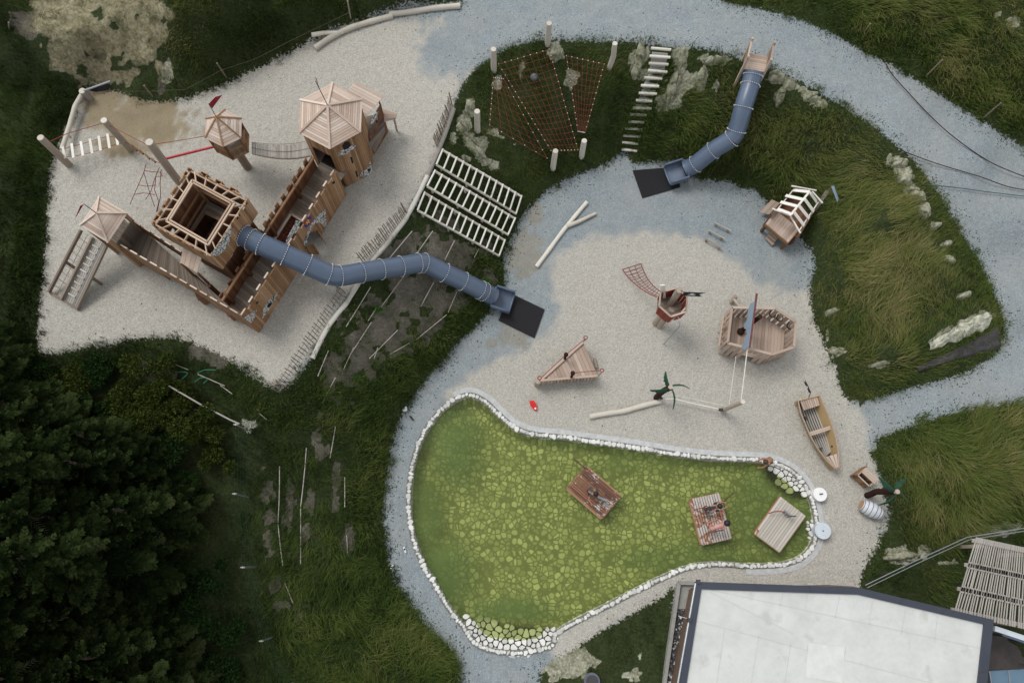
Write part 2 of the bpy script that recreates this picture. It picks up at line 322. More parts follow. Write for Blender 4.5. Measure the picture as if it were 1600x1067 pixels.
chalk = blob([(1008, 88, 12, 16), (1003, 112, 10, 10), (1066, 96, 12, 20), (1055, 140, 16, 30, 20), (1100, 92, 12, 8), (1093, 125, 12, 16, 10), (1040, 160, 14, 14), (1117, 135, 8, 12), (1212, 122, 16, 10), (1232, 128, 12, 8), (1250, 140, 14, 8, 30), (1272, 158, 15, 9, 25), (1215, 150, 8, 12), (1130, 95, 16, 6),
              (990, 95, 8, 12), (1400, 252, 14, 8, 30), (1412, 275, 16, 12), (1425, 298, 18, 12, 30), (1440, 325, 10, 12, -20), (1462, 352, 12, 5, 30), (1478, 383, 10, 5, -20), (1482, 405, 8, 6), (1506, 462, 12, 6, -15), (1520, 500, 40, 8, -18), (1480, 518, 26, 9, -20), (1545, 492, 14, 9),
              (1298, 487, 11, 5, -10), (1308, 548, 11, 6, 20), (1295, 525, 4, 12), (1375, 570, 16, 4, -5), (735, 165, 12, 18), (722, 195, 10, 14, 30), (742, 232, 20, 14, 20), (765, 255, 22, 10, 30), (730, 250, 9, 14), (708, 215, 7, 12), (775, 130, 9, 14), (870, 85, 14, 16), (895, 120, 9, 14), (815, 110, 6, 12), (785, 215, 22, 6, 35), (980, 45, 4, 4),
              (1405, 868, 30, 12, -5), (1440, 860, 14, 8), (1560, 830, 40, 9, -8), (1480, 878, 14, 5), (1560, 20, 8, 6), (1585, 35, 8, 8), (1000, 1025, 4, 4), (890, 1040, 44, 26, -20), (985, 1055, 26, 10), (1062, 990, 10, 30, 15), (1055, 1040, 9, 25, 15), (398, 664, 7, 6), (258, 118, 8, 20, 12)], .55, 12)
terr = (samp(FX, FY)); HN = terr.copy()
g = sstep(.25, -.5, SG); HN += g*(.09*vnoise(FX, FY, .9, 1)+.06*vnoise(FX, FY, 2.6, 2)+.03*vnoise(FX, FY, 5.5, 4))*near
HN += (1-g)*(.010*vnoise(FX+.7*FY, FY, 2.3, 6)+.006*vnoise(FX, FY-.4*FX, 5, 7))*near*beige
beach = np.maximum(1-sstep(.8, 1.15, np.sqrt(((UU-797)/85)**2+((VV-1003)/26)**2)), 1-sstep(.8, 1.15, np.sqrt((((UU-1232)*.8+(VV-748)*.6)/46)**2+((-(UU-1232)*.6+(VV-748)*.8)/20)**2)))
dep = -.50*sstep(.0, .2, SP-.02); bdep = -.03-.34*sstep(0.02, .9, SP); HN = np.where(SP > 0, (dep*(1-beach)+bdep*beach)-.03, HN)
far = np.clip((np.maximum(np.abs(FX)-26, 0)+np.maximum(np.abs(FY-10)-18, 0))/30, 0, 1); HN = HN*(1-far)+2*far
def ground_mat():
    m, t, b = nt('ground'); L = t.links.new; A = lambda n: N(t, 'Attribute', attribute_name=n).outputs['Fac']; oc = objc(t)
    f1 = nz(t, 42, 2, .8, oc); f2 = nz(t, 11, 3, .7, oc); f3 = nz(t, 1.6, 4, .6, oc); f4 = nz(t, .5, 3, .6, oc); vr = N(t, 'TexVoronoi'); vr.inputs['Scale'].default_value = 36; L(oc, vr.inputs['Vector'])
    vc = N(t, 'SeparateColor'); L(vr.outputs['Color'], vc.inputs[0])
    pea = ramp(t, [(0, (.23, .22, .195)), (.3, (.34, .325, .29)), (.6, (.42, .405, .36)), (1, (.55, .53, .475))], math_(t, 'ADD', math_(t, 'MULTIPLY', vc.outputs[0], .6), math_(t, 'MULTIPLY', f1, .4)))
    blue = ramp(t, [(.18, (.12, .145, .157)), (.42, (.225, .262, .28)), (.70, (.41, .445, .458))], math_(t, 'ADD', math_(t, 'ADD', math_(t, 'MULTIPLY', f1, .45), math_(t, 'MULTIPLY', vc.outputs[1], .22)), math_(t, 'MULTIPLY', f3, .18)))
    blue = mixc(t, ramp(t, [(.40, (0, 0, 0)), (.66, (.32, .32, .32))], f4), blue, (.33, .325, .30))
    sandc = ramp(t, [(.2, (.155, .12, .065)), (.8, (.31, .25, .15))], math_(t, 'ADD', math_(t, 'MULTIPLY', f1, .4), math_(t, 'MULTIPLY', f3, .6)))
    c = mixc(t, A('beige'), blue, pea); c = mixc(t, math_(t, 'MULTIPLY', A('sand'), .85), c, sandc)
    # moss and leaf crumbs on the gravel, thick near the grass
    sg = A('sdg'); vs = N(t, 'TexVoronoi'); vs.inputs['Scale'].default_value = 15; L(oc, vs.inputs['Vector']); vcc = N(t, 'SeparateColor'); L(vs.outputs['Color'], vcc.inputs[0])
    pr = math_(t, 'ADD', math_(t, 'MULTIPLY', math_(t, 'SUBTRACT', .75, sg, clamp=True), .75), .02)
    pr = math_(t, 'MULTIPLY', pr, math_(t, 'SUBTRACT', 1.0, math_(t, 'MULTIPLY', A('beige'), .9))); pr = math_(t, 'MULTIPLY', pr, ramp(t, [(.38, (.1, .1, .1)), (.62, (1, 1, 1))], f3))
    sp = math_(t, 'MULTIPLY', math_(t, 'LESS_THAN', vcc.outputs[0], pr), math_(t, 'LESS_THAN', vs.outputs['Distance'], .42))
    c = mixc(t, math_(t, 'MULTIPLY', sp, .85), c, (.035, .04, .022))
    soilk = A('clay'); soilc = ramp(t, [(.25, (.045, .040, .030)), (.5, (.115, .105, .083)), (.8, (.25, .235, .19))], math_(t, 'ADD', math_(t, 'MULTIPLY', f2, .5), math_(t, 'MULTIPLY', f3, .5)))
    clayc = ramp(t, [(.32, (.05, .05, .025)), (.46, (.16, .145, .085)), (.6, (.30, .275, .18)), (.75, (.42, .39, .29))], math_(t, 'ADD', math_(t, 'MULTIPLY', f2, .35), math_(t, 'MULTIPLY', nz(t, 3, 6, .75, oc), .65))); soilc = mixc(t, soilk, soilc, clayc)
    turf = ramp(t, [(.3, (.016, .024, .009)), (.7, (.044, .058, .020))], f2)
    ch = ramp(t, [(.3, (.07, .075, .04)), (.48, (.24, .24, .17)), (.62, (.44, .44, .36)), (.8, (.60, .60, .52))], math_(t, 'ADD', math_(t, 'MULTIPLY', f2, .6), math_(t, 'MULTIPLY', f3, .4)))
    e = math_(t, 'MULTIPLY', math_(t, 'SUBTRACT', f2, .5), .7)
    th = lambda a, lo=.4, hi=.6: ramp(t, [(lo, (0, 0, 0)), (hi, (1, 1, 1))], math_(t, 'ADD', a, e))
    g0 = mixc(t, th(A('soil')), turf, soilc); e3 = math_(t, 'MULTIPLY', math_(t, 'SUBTRACT', nz(t, 5, 5, .75, oc), .5), 1.9); g0 = mixc(t, ramp(t, [(.5, (0, 0, 0)), (.68, (1, 1, 1))], math_(t, 'ADD', A('chalk'), e3)), g0, ch)
    gm = ramp(t, [(.46, (0, 0, 0)), (.54, (1, 1, 1))], math_(t, 'ADD', math_(t, 'ADD', math_(t, 'MULTIPLY', sg, 1.5), .5), math_(t, 'MULTIPLY', e, 1.2)))
    c = mixc(t, gm, g0, c)
    # cobbles on the pond bed
    v1 = N(t, 'TexVoronoi', feature='DISTANCE_TO_EDGE'); v1.inputs['Scale'].default_value = 5.3; v1.inputs['Randomness'].default_value = .78; v2 = N(t, 'TexVoronoi'); v2.inputs['Scale'].default_value = 5.3; v2.inputs['Randomness'].default_value = .78
    wv = t.nodes.new('ShaderNodeVectorMath'); wv.operation = 'MULTIPLY'; wv.inputs[1].default_value = (1, 1, 0); nd = N(t, 'TexNoise'); nd.inputs['Scale'].default_value = 2.2; L(oc, nd.inputs['Vector']); va = t.nodes.new('ShaderNodeVectorMath'); va.operation = 'MULTIPLY_ADD'; L(nd.outputs['Color'], va.inputs[0]); va.inputs[1].default_value = (.16, .16, 0); L(oc, va.inputs[2]); L(va.outputs[0], wv.inputs[0])
    L(wv.outputs[0], v1.inputs['Vector']); L(wv.outputs[0], v2.inputs['Vector']); v2c = N(t, 'SeparateColor'); L(v2.outputs['Color'], v2c.inputs[0])
    stone = ramp(t, [(0, (.33, .35, .21)), (.45, (.45, .47, .30)), (1, (.64, .65, .46))], v2c.outputs[0])
    gap = ramp(t, [(.05, (0, 0, 0)), (.14, (1, 1, 1))], math_(t, 'ADD', v1.outputs['Distance'], math_(t, 'MULTIPLY', math_(t, 'SUBTRACT', f2, .5), .04)))
    gap = math_(t, 'MULTIPLY', gap, ramp(t, [(.56, (1, 1, 1)), (.74, (0, 0, 0))], v2.outputs['Distance'])); bed = mixc(t, gap, (.235, .25, .145), stone); mud = ramp(t, [(.36, (1, 1, 1)), (.60, (0, 0, 0))], math_(t, 'ADD', math_(t, 'ADD', math_(t, 'MULTIPLY', f3, .55), math_(t, 'MULTIPLY', f2, .15)), math_(t, 'MULTIPLY', A('clean'), .42)))
    bed = mixc(t, math_(t, 'MULTIPLY', mud, .62), bed, (.17, .19, .08))
    bed = mixc(t, A('beach'), bed, (.035, .034, .03))
    c = mixc(t, A('pond'), c, bed); L(c, b.inputs['Base Color']); b.inputs['Roughness'].default_value = .92; b.inputs['Specular IOR Level'].default_value = .15
    h = math_(t, 'ADD', math_(t, 'MULTIPLY', f1, .5), math_(t, 'ADD', math_(t, 'MULTIPLY', vc.outputs[1], .35), f2)); nr_ = N(t, 'TexNoise'); nr_.inputs['Scale'].default_value = 3.4; nr_.inputs['Detail'].default_value = 3; L(oc, nr_.inputs['Vector']); h = math_(t, 'ADD', h, math_(t, 'MULTIPLY', nr_.outputs[0], 3.4)); bump(t, b, h, .035, .55)
    return m
GM = ground_mat()
clean = sstep(0, 1, .5+.5*vnoise(UU, VV, .011, 21))*.0+np.clip(1-np.maximum(sstep(60, -60, UU-700-.15*(VV-800)), np.maximum(1-np.sqrt(((UU-1180)/150)**2+((VV-790)/110)**2)*.9, 0)*.55)*1.1, 0, 1)
attrs = dict(clay=clay, sdg=np.clip(SG, -2, 3), beige=beige, sand=sand, soil=soil, chalk=chalk, pond=sstep(-.02, .02, SP), beach=beach*(SP > -.3), clean=clean)
ny, nx = sh; jj, ii = np.meshgrid(np.arange(ny-1), np.arange(nx-1), indexing='ij'); q = (jj*nx+ii).ravel()
quads = np.column_stack([q, q+1, q+nx+1, q+nx]); fc = lambda a: (a[quads].mean(1))
fp = fc(SP) > 0; fg = fc(SG) > 0; fb = fc(beige) > .5
def npmesh(name, Vv, Ff, mat, at=None, smooth=True):
    me = bpy.data.meshes.new(name); k = Ff.shape[1]; me.vertices.add(len(Vv)); me.vertices.foreach_set('co', Vv.astype(np.float32).ravel())
    me.loops.add(Ff.size); me.loops.foreach_set('vertex_index', Ff.astype(np.int32).ravel()); me.polygons.add(len(Ff)); me.polygons.foreach_set('loop_start', np.arange(0, Ff.size, k, dtype=np.int32))
    me.polygons.foreach_set('loop_total', np.full(len(Ff), k, np.int32)); me.polygons.foreach_set('use_smooth', np.full(len(Ff), smooth)); me.materials.append(mat)
    for n_, a in (at or {}).items():
        x = me.attributes.new(n_, 'FLOAT', 'POINT'); x.data.foreach_set('value', a.astype(np.float32))
    me.update(calc_edges=True); return link(bpy.data.objects.new(name, me))
GV = np.column_stack([FX, FY, HN])
for nm, sel in (('pond_bed', fp), ('play_gravel', fg & fb & ~fp), ('gravel_path', fg & ~fb & ~fp), ('grassy_ground', ~fg & ~fp)):
    Q = quads[sel]; us, inv = np.unique(Q, return_inverse=True)
    o = npmesh(nm, GV[us], inv.reshape(-1, 4), GM, {k: a[us] for k, a in attrs.items()}); o['kind'] = 'structure'
# ---------------------------------------------------------------- pond water
def water_mat():
    m, t, b = nt('pond_water'); L = t.links.new; out = t.nodes['Material Output']; oc = objc(t)
    tr = N(t, 'BsdfTransparent'); tr.inputs[0].default_value = (.85, .895, .60, 1); df = N(t, 'BsdfDiffuse'); n = nz(t, .55, 4, .6, oc)
    L(ramp(t, [(.3, (.075, .125, .030)), (.7, (.125, .18, .048))], n), df.inputs[0]); gl = N(t, 'BsdfGlossy'); gl.inputs['Roughness'].default_value = .06
    at = N(t, 'Attribute', attribute_name='murk').outputs['Fac']
    mk = ramp(t, [(.30, (.10, .10, .10)), (.85, (.80, .80, .80))], math_(t, 'ADD', math_(t, 'MULTIPLY', n, .5), math_(t, 'MULTIPLY', at, .46)))
    m1 = N(t, 'MixShader'); L(mk, m1.inputs[0]); L(tr.outputs[0], m1.inputs[1]); L(df.outputs[0], m1.inputs[2])
    fr = N(t, 'Fresnel'); fr.inputs[0].default_value = 1.33; bp = N(t, 'Bump'); bp.inputs['Strength'].default_value = .08; L(nz(t, 5, 2, .5, oc), bp.inputs['Height']); L(bp.outputs[0], gl.inputs['Normal'])
    m2 = N(t, 'MixShader'); L(fr.outputs[0], m2.inputs[0]); L(m1.outputs[0], m2.inputs[1]); L(gl.outputs[0], m2.inputs[2]); L(m2.outputs[0], out.inputs['Surface']); return m
wc = np.array([[p[0], p[1]] for p in W_POND]); lo = wc.min(0); hi = wc.max(0)
ax, ay = np.meshgrid(np.arange(lo[0]-.2, hi[0]+.2, .12), np.arange(lo[1]-.2, hi[1]+.2, .12)); shp = ax.shape; ax = ax.ravel(); ay = ay.ravel(); sp_ = sdist(ax, ay, W_POND)
wu, wv_ = PXa(np.column_stack([ax, ay, np.zeros_like(ax)]))
murk = np.clip(np.maximum.reduce([(1-sstep(0, .45, sp_))*.45, 1-sstep(.2, 1.1, np.sqrt(((wu-712)/62)**2+((wv_-700)/95)**2)), .8*(1-sstep(.2, 1.1, np.sqrt(((wu-668)/36)**2+((wv_-800)/90)**2))), 1-sstep(.3, 1.1, np.sqrt(((wu-690)/70)**2+((wv_-900)/80)**2)),
        1-sstep(.3, 1.1, np.sqrt(((wu-800)/90)**2+((wv_-955)/30)**2)), .75*(1-sstep(.4, 1.15, np.sqrt(((wu-1220)/110)**2+((wv_-790)/100)**2))), .45*(1-sstep(.4, 1.1, np.sqrt(((wu-1010)/130)**2+((wv_-720)/28)**2))), .7*(1-sstep(.4, 1.1, np.sqrt(((wu-1080)/170)**2+((wv_-870)/32)**2)))]), 0, 1)
bmk = np.maximum(1-sstep(.8, 1.2, np.sqrt(((wu-797)/80)**2+((wv_-995)/28)**2)), 1-sstep(.8, 1.2, np.sqrt((((wu-1232)*.8+(wv_-748)*.6)/44)**2+((-(wu-1232)*.6+(wv_-748)*.8)/24)**2))); murk *= 1-bmk*.95
q = (np.arange(shp[0]-1)[:, None]*shp[1]+np.arange(shp[1]-1)[None]).ravel(); Q = np.column_stack([q, q+1, q+shp[1]+1, q+shp[1]]); Q = Q[(sp_[Q] > -.12).any(1)]
us, inv = np.unique(Q, return_inverse=True)
o = npmesh('pond_water', np.column_stack([ax, ay, np.full_like(ax, -.09)])[us], inv.reshape(-1, 4), water_mat(), {'murk': murk[us]}); o['kind'] = 'structure'
# ---------------------------------------------------------------- stone edging of the pond
M['lime'] = wood('limewashed_stone', [(0, (.30, .30, .27)), (.25, (.46, .46, .43)), (.6, (.60, .60, .57)), (1, (.72, .72, .70))], .85, .9)
M['mortar'] = plain('mortar', (.17, .17, .16), .95, .3, 12, .1)
M['pale_mortar'] = plain('pale_cement', (.44, .45, .45), .95, .2, 6, .1)
def stone(mb, c, r, h, asp=1, rz=0):
    n = random.randint(7, 9); R = [r*random.uniform(.78, 1.15) for _ in range(n)]; vs = []
    for zz, k in ((-.1, 1), (h*.55, 1.0), (h*.9, .84)):
        for i in range(n):
            a = 2*math.pi*i/n; x = R[i]*k*math.cos(a)*asp; y = R[i]*k*math.sin(a)/asp
            vs.append((c[0]+x*math.cos(rz)-y*math.sin(rz), c[1]+x*math.sin(rz)+y*math.cos(rz), c[2]+zz+random.uniform(-.1, .1)*h))
    vs.append((c[0], c[1], c[2]+h)); fs = []
    for l in range(2):
        for i in range(n): fs.append((l*n+i, l*n+(i+1) % n, (l+1)*n+(i+1) % n, (l+1)*n+i))
    for i in range(n): fs.append((2*n+i, 2*n+(i+1) % n, 3*n))
    mb.add(vs, fs)
ed = thing('stone_edging', 'white limewashed stones set all round the green pond', 'stone edging', (V(1000, 800, 0).x, V(1000, 800, 0).y, 0))
ms = MB(); mm = MB(); mo = MB(); P = [Vector((p[0], p[1], 0)) for p in W_POND]; n = len(P); acc = 0; nxt = 0
cen = sum(P, Vector())/n; inn = []; out = []; out2 = []
for i in range(n):
    d = (P[(i+1) % n]-P[i-1]).normalized(); nr = Vector((d.y, -d.x, 0))
    if sdist(np.array([P[i].x+nr.x*.1]), np.array([P[i].y+nr.y*.1]), W_POND)[0] > 0: nr = -nr
    inn.append(P[i]-nr*.02); out.append(P[i]+nr*.17); out2.append(P[i]+nr*.36)
for i in range(n):
    j = (i+1) % n; mm.hexa([inn[i]+Vector((0, 0, -.3)), inn[j]+Vector((0, 0, -.3)), out[j]+Vector((0, 0, -.3)), out[i]+Vector((0, 0, -.3))], [inn[i]+Vector((0, 0, .02)), inn[j]+Vector((0, 0, .02)), out[j]+Vector((0, 0, .02)), out[i]+Vector((0, 0, .02))], .5)
    u, v = PX(out2[i])
    if v < 760 and u > 700 or v < 900 and u > 1180: mo.hexa([out[i]+Vector((0, 0, -.1)), out[j]+Vector((0, 0, -.1)), out2[j]+Vector((0, 0, -.1)), out2[i]+Vector((0, 0, -.1))], [out[i]+Vector((0, 0, .03)), out[j]+Vector((0, 0, .03)), out2[j]+Vector((0, 0, .012)), out2[i]+Vector((0, 0, .012))], .5)
    L = (P[j]-P[i]).length; pos = nxt-acc
    while pos < L:
        t = pos/L; c = inn[i].lerp(inn[j], t).lerp(out[i].lerp(out[j], t), random.uniform(.35, .6)); s_ = random.choice([random.uniform(.055, .08), random.uniform(.07, .11)])
        stone(ms, (c.x, c.y, .0), s_, random.uniform(.05, .10), random.uniform(.9, 1.3), random.uniform(0, 3)); pos += s_*1.62; nxt = acc+pos
    acc += L
def cobble_field(poly, zf, rmin, rmax, N_, hh=.045):
    W_ = [V(a, b, 0) for a, b in poly]; xs = [p.x for p in W_]; ys = [p.y for p in W_]; got = []; c2 = [(p.x, p.y) for p in W_]
    for k in range(N_):
        r = rmax-(rmax-rmin)*min(1, k/N_*1.3); x = random.uniform(min(xs), max(xs)); y = random.uniform(min(ys), max(ys))
        if sdist(np.array([x]), np.array([y]), c2)[0] < r*.3: continue
        if any((x-a)**2+(y-b)**2 < ((r+c)*.98)**2 for a, b, c in got): continue
        got.append((x, y, r)); stone(ms, (x, y, zf(x, y)), r, hh, random.uniform(.92, 1.1), random.uniform(0, 3))
def paved(poly, zf, r):
    W_ = [(V(a, b, 0).x, V(a, b, 0).y) for a, b in poly]; xs = [p[0] for p in W_]; ys = [p[1] for p in W_]; pts = []; m_ = .5
    for k in range(9000):
        x = random.uniform(min(xs)-m_, max(xs)+m_); y = random.uniform(min(ys)-m_, max(ys)+m_); rr = r*(.72+.5*(.5+.5*math.sin(x*5.1)*math.cos(y*4.3)))
        if all((x-a)**2+(y-b)**2 > rr*rr for a, b in pts): pts.append((x, y))
    for (x, y) in pts:
        if sdist(np.array([x]), np.array([y]), W_)[0] < -.02: continue
        cell = [(x-.4, y-.4), (x+.4, y-.4), (x+.4, y+.4), (x-.4, y+.4)]
        for (a, b) in pts:
            if (a, b) == (x, y) or (a-x)**2+(b-y)**2 > .6: continue
            mx, my = (a+x)/2, (b+y)/2; nx_, ny_ = a-x, b-y; l_ = math.hypot(nx_, ny_); nx_ /= l_; ny_ /= l_; mx -= nx_*.013; my -= ny_*.013; out_ = []
            for i in range(len(cell)):
                p, q = cell[i], cell[(i+1) % len(cell)]; dp = (p[0]-mx)*nx_+(p[1]-my)*ny_; dq = (q[0]-mx)*nx_+(q[1]-my)*ny_
                if dp <= 0: out_.append(p)
                if dp*dq < 0: t_ = dp/(dp-dq); out_.append((p[0]+(q[0]-p[0])*t_, p[1]+(q[1]-p[1])*t_))
            cell = out_
            if len(cell) < 3: break
        if len(cell) < 3: continue
        c2 = []
        for i in range(len(cell)):
            p, q = cell[i], cell[(i+1) % len(cell)]; c2 += [(p[0]*.74+q[0]*.26, p[1]*.74+q[1]*.26), (p[0]*.26+q[0]*.74, p[1]*.26+q[1]*.74)]
        n_ = len(c2); h_ = random.uniform(.03, .055); z_ = lambda p: zf(p[0], p[1]); vs = [(p[0], p[1], z_(p)-.15) for p in c2]+[(p[0], p[1], z_(p)+h_*.6) for p in c2]+[(x+(p[0]-x)*.82, y+(p[1]-y)*.82, z_(p)+h_) for p in c2]
        fs = [(l*n_+i, l*n_+(i+1) % n_, (l+1)*n_+(i+1) % n_, (l+1)*n_+i) for l in range(2) for i in range(n_)]+[tuple(range(2*n_, 3*n_))]; 
        ar = sum(c2[i][0]*c2[(i+1) % n_][1]-c2[(i+1) % n_][0]*c2[i][1] for i in range(n_))
        if ar < 0: fs = [f[::-1] for f in fs]
        ms.add(vs, fs)
def beachz(x, y):
    s = sdist(np.array([x]), np.array([y]), W_POND)[0]; return -.03-.34*float(sstep(0.02, .9, np.array([s]))[0])
paved([(722, 962), (760, 970), (800, 982), (840, 984), (866, 978), (866, 1004), (846, 1020), (800, 1024), (752, 1012), (730, 990)], beachz, .17)
paved([(1195, 724), (1222, 722), (1248, 736), (1266, 758), (1270, 772), (1242, 770), (1216, 752)], beachz, .16)
cobble_field([(1262, 815), (1272, 812), (1276, 838), (1264, 842)], lambda x, y: -.06, .04, .1, 900)
part('kerb_stones', ms, M['lime'], ed); part('mortar_bed', mm, M['mortar'], ed); part('cement_band', mo, M['pale_mortar'], ed)
# ================================================================ GRASS
CTRL = [  # u, v, length, tone, density, lean
    (740, 150, .24, .50, .7, .6), (800, 120, .28, .38, 1, .6), (860, 85, .3, .44, 1, .6), (850, 180, .32, .30, 1, .7), (960, 180, .42, .33, 1, .7), (930, 75, .3, .46, 1, .6), (900, 255, .3, .44, .9, .6), (780, 260, .28, .38, .8, .6), (850, 270, .3, .44, 1, .6),
    (1060, 80, .3, .36, .8, .6), (1080, 200, .75, .38, 1.1, 1), (1040, 220, .6, .34, 1, .9), (1100, 140, .5, .42, .9, .9), (1200, 230, .85, .50, 1.1, 1), (1150, 260, .7, .42, 1, 1), (1260, 200, .6, .58, 1, 1), (1240, 280, .8, .48, 1.1, 1),
    (1350, 230, .4, .62, .8, .9), (1330, 330, .85, .58, 1.1, 1.05), (1400, 330, .6, .62, .9, 1), (1350, 430, .9, .66, 1.1, 1.1), (1430, 430, .8, .56, 1, 1.1), (1300, 400, .7, .56, 1, 1), (1480, 460, .5, .56, .7, 1), (1380, 520, .8, .70, 1.1, 1.1), (1320, 520, .6, .58, .9, 1), (1425, 285, .28, .52, .7, .7), (1452, 340, .25, .50, .7, .7), (1482, 392, .25, .50, .7, .7), (1525, 440, .3, .48, .7, .7), (1400, 245, .28, .5, .7, .7), (1240, 135, .25, .5, .7, .7), (1360, 600, .35, .55, .9, .8), (1450, 580, .35, .52, .7, .8),
    (1200, -10, .5, .50, 1, .9), (1350, 30, .8, .56, 1.1, 1.05), (1480, 80, .8, .60, 1.1, 1.05), (1560, 150, .8, .48, 1, 1.05), (1420, 110, .5, .32, 1, .8), (1580, 20, .5, .45, .9, 1), (1300, 50, .4, .30, 1, .7), (1600, 220, .5, .40, 1, .9),
    (1450, 720, .8, .66, 1.1, 1.1), (1560, 700, .7, .62, 1, 1.1), (1480, 800, .8, .64, 1.1, 1.1), (1580, 790, .6, .55, 1, 1), (1400, 700, .5, .5, 1, .9), (1390, 850, .3, .35, .7, .6), (1450, 890, .25, .35, .9, .6), (1560, 870, .2, .3, .4, .5),
    (20, 40, .4, .26, .8, .6), (60, 200, .35, .22, 1, .6), (20, 330, .4, .18, 1, .6), (30, 470, .4, .16, 1, .6), (150, 40, .2, .48, .5, .5), (220, 100, .2, .42, .6, .5), (100, 90, .25, .35, .6, .5), (280, 60, .5, .58, 1, .7), (300, 30, .5, .62, 1, .7), (380, 40, .4, .38, .9, .7), (270, 130, .3, .3, 1, .6), (380, 100, .3, .24, 1, .6), (480, 30, .35, .33, 1, .6), (620, -10, .35, .28, 1, .6), (90, 130, .35, .22, 1, .6),
    (150, 580, .4, .25, .9, .6), (300, 570, .3, .24, .7, .6), (380, 600, .4, .25, .9, .6), (440, 650, .45, .30, 1, .7), (480, 580, .4, .32, .8, .7), (540, 520, .4, .34, .5, .7), (600, 460, .3, .32, .25, .6), (660, 420, .3, .34, .22, .6), (730, 430, .4, .34, .8, .6), (740, 400, .4, .34, .9, .6), (680, 370, .3, .3, .2, .6), (650, 560, .5, .36, 1, .8), (620, 510, .4, .34, .35, .7), (700, 500, .45, .40, .9, .8), (600, 600, .5, .33, 1, .8),
    (560, 640, .5, .36, 1, .9), (520, 730, .4, .27, .8, .8), (440, 780, .4, .24, .8, .8), (560, 780, .45, .27, 1, .8), (460, 880, .5, .25, .9, .8), (560, 900, .6, .32, 1.1, 1), (520, 990, .6, .30, 1.1, 1), (640, 1020, .65, .42, 1.1, 1), (440, 1020, .5, .22, 1, .9), (600, 860, .4, .26, 1, .8),
    (330, 760, .12, .16, .8, .4), (350, 900, .12, .14, .8, .4), (380, 700, .2, .2, .9, .5), (370, 1000, .2, .15, .8, .5), (200, 800, .15, .05, .6, .4), (100, 650, .2, .08, .7, .4),
    (940, 1040, .09, .14, 1.0, .4), (1010, 980, .09, .16, 1.1, .4), (880, 1050, .08, .2, .3, .4), (1040, 950, .09, .2, .9, .4), (990, 1060, .09, .2, .6, .4), (740, 330, .25, .36, .7, .6), (770, 290, .25, .36, .9, .6), (700, 310, .2, .36, .45, .6)]
CT = np.array(CTRL)
def gparam(u, v):
    w = 1/(((u[:, None]-CT[:, 0])/1)**2+((v[:, None]-CT[:, 1])/1)**2+300)**2; w /= w.sum(1, keepdims=True); return w @ CT[:, 2:]
def at_grid(arr, X, Y):                      # bilinear-ish lookup of a ground attribute
    i = np.clip(np.searchsorted(gx, X)-1, 0, nx-2); j = np.clip(np.searchsorted(gy, Y)-1, 0, ny-2); return arr.reshape(sh)[j, i]
def blades(name, label, cat, X, Y, Lg, tone, lean, ang, wid, mat, k=9, spread=.11, zoff=0):
    T = len(X); R = RNG; rep = lambda a: np.repeat(a, k)
    x = rep(X)+R.normal(0, spread, T*k); y = rep(Y)+R.normal(0, spread, T*k); z = at_grid(HN, x, y)-.02+zoff
    L = rep(Lg)*R.uniform(.55, 1.15, T*k); an = rep(ang)+R.normal(0, .38, T*k); ln = rep(lean)*R.uniform(.6, 1.2, T*k); tn = np.clip(rep(tone)+R.normal(0, .075, T*k), 0, 1)
    d = np.column_stack([np.cos(an), np.sin(an), np.zeros_like(an)]); wa = an+np.pi/2+R.normal(0, .5, T*k); w = np.column_stack([np.cos(wa), np.sin(wa), R.normal(0, .25, T*k)])*(rep(wid)*R.uniform(.7, 1.3, T*k))[:, None]
    p0 = np.column_stack([x, y, z]); up = np.array([0, 0, 1.0]); a1 = ln*.55; a2 = ln*1.15; a3 = ln*1.6
    st = lambda p, a, l: p+d*(np.sin(a)*l)[:, None]+up*(np.cos(a)*l)[:, None]
    p1 = st(p0, a1, L*.4); p2 = st(p1, a2, L*.33); p3 = st(p2, a3, L*.27)
    Vv = np.stack([p0-w, p0+w, p1-w*.9, p1+w*.9, p2-w*.6, p2+w*.6, p3], 1).reshape(-1, 3); b = (np.arange(T*k)*7)[:, None]
    tr = np.concatenate([b+np.array([[0, 1, 3]]), b+np.array([[0, 3, 2]]), b+np.array([[2, 3, 5]]), b+np.array([[2, 5, 4]]), b+np.array([[4, 5, 6]])])
    o = npmesh(name, Vv, tr, mat, {'tone': np.repeat(tn, 7)}, False); o['kind'] = 'stuff'
    if label: o['label'] = label; o['category'] = cat
    return o
def grass_mat():
    m, t, b = nt('grass'); L = t.links.new; a = N(t, 'Attribute', attribute_name='tone').outputs['Fac']
    c = ramp(t, [(0, (.008, .013, .005)), (.2, (.027, .047, .013)), (.4, (.058, .092, .022)), (.58, (.094, .132, .032)), (.75, (.148, .160, .050)), (1, (.27, .24, .11))], a)
    df = N(t, 'BsdfDiffuse'); tl = N(t, 'BsdfTranslucent'); mx = N(t, 'MixShader'); mx.inputs[0].default_value = .18; L(c, df.inputs[0]); L(c, tl.inputs[0]); L(df.outputs[0], mx.inputs[1]); L(tl.outputs[0], mx.inputs[2]); L(mx.outputs[0], t.nodes['Material Output'].inputs[0]); return m
M['grass'] = grass_mat()
def scatter(n, x0, x1, y0, y1): return RNG.uniform(x0, x1, n), RNG.uniform(y0, y1, n)
X, Y = scatter(105000, -27, 27, -7, 28); zt = samp(X, Y); u, v = PXa(np.column_stack([X, Y, zt])); prm = gparam(u, v)
sg = at_grid(SG, X, Y); so_ = at_grid(soil, X, Y); ck = at_grid(chalk, X, Y)
vis = (u > -160) & (u < 1760) & (v > -120) & (v < 1180); bld = sdist(u, v, [(1050, 905), (1075, 895), (1350, 905), (1650, 985), (1650, 1200), (1020, 1200)]) > 0
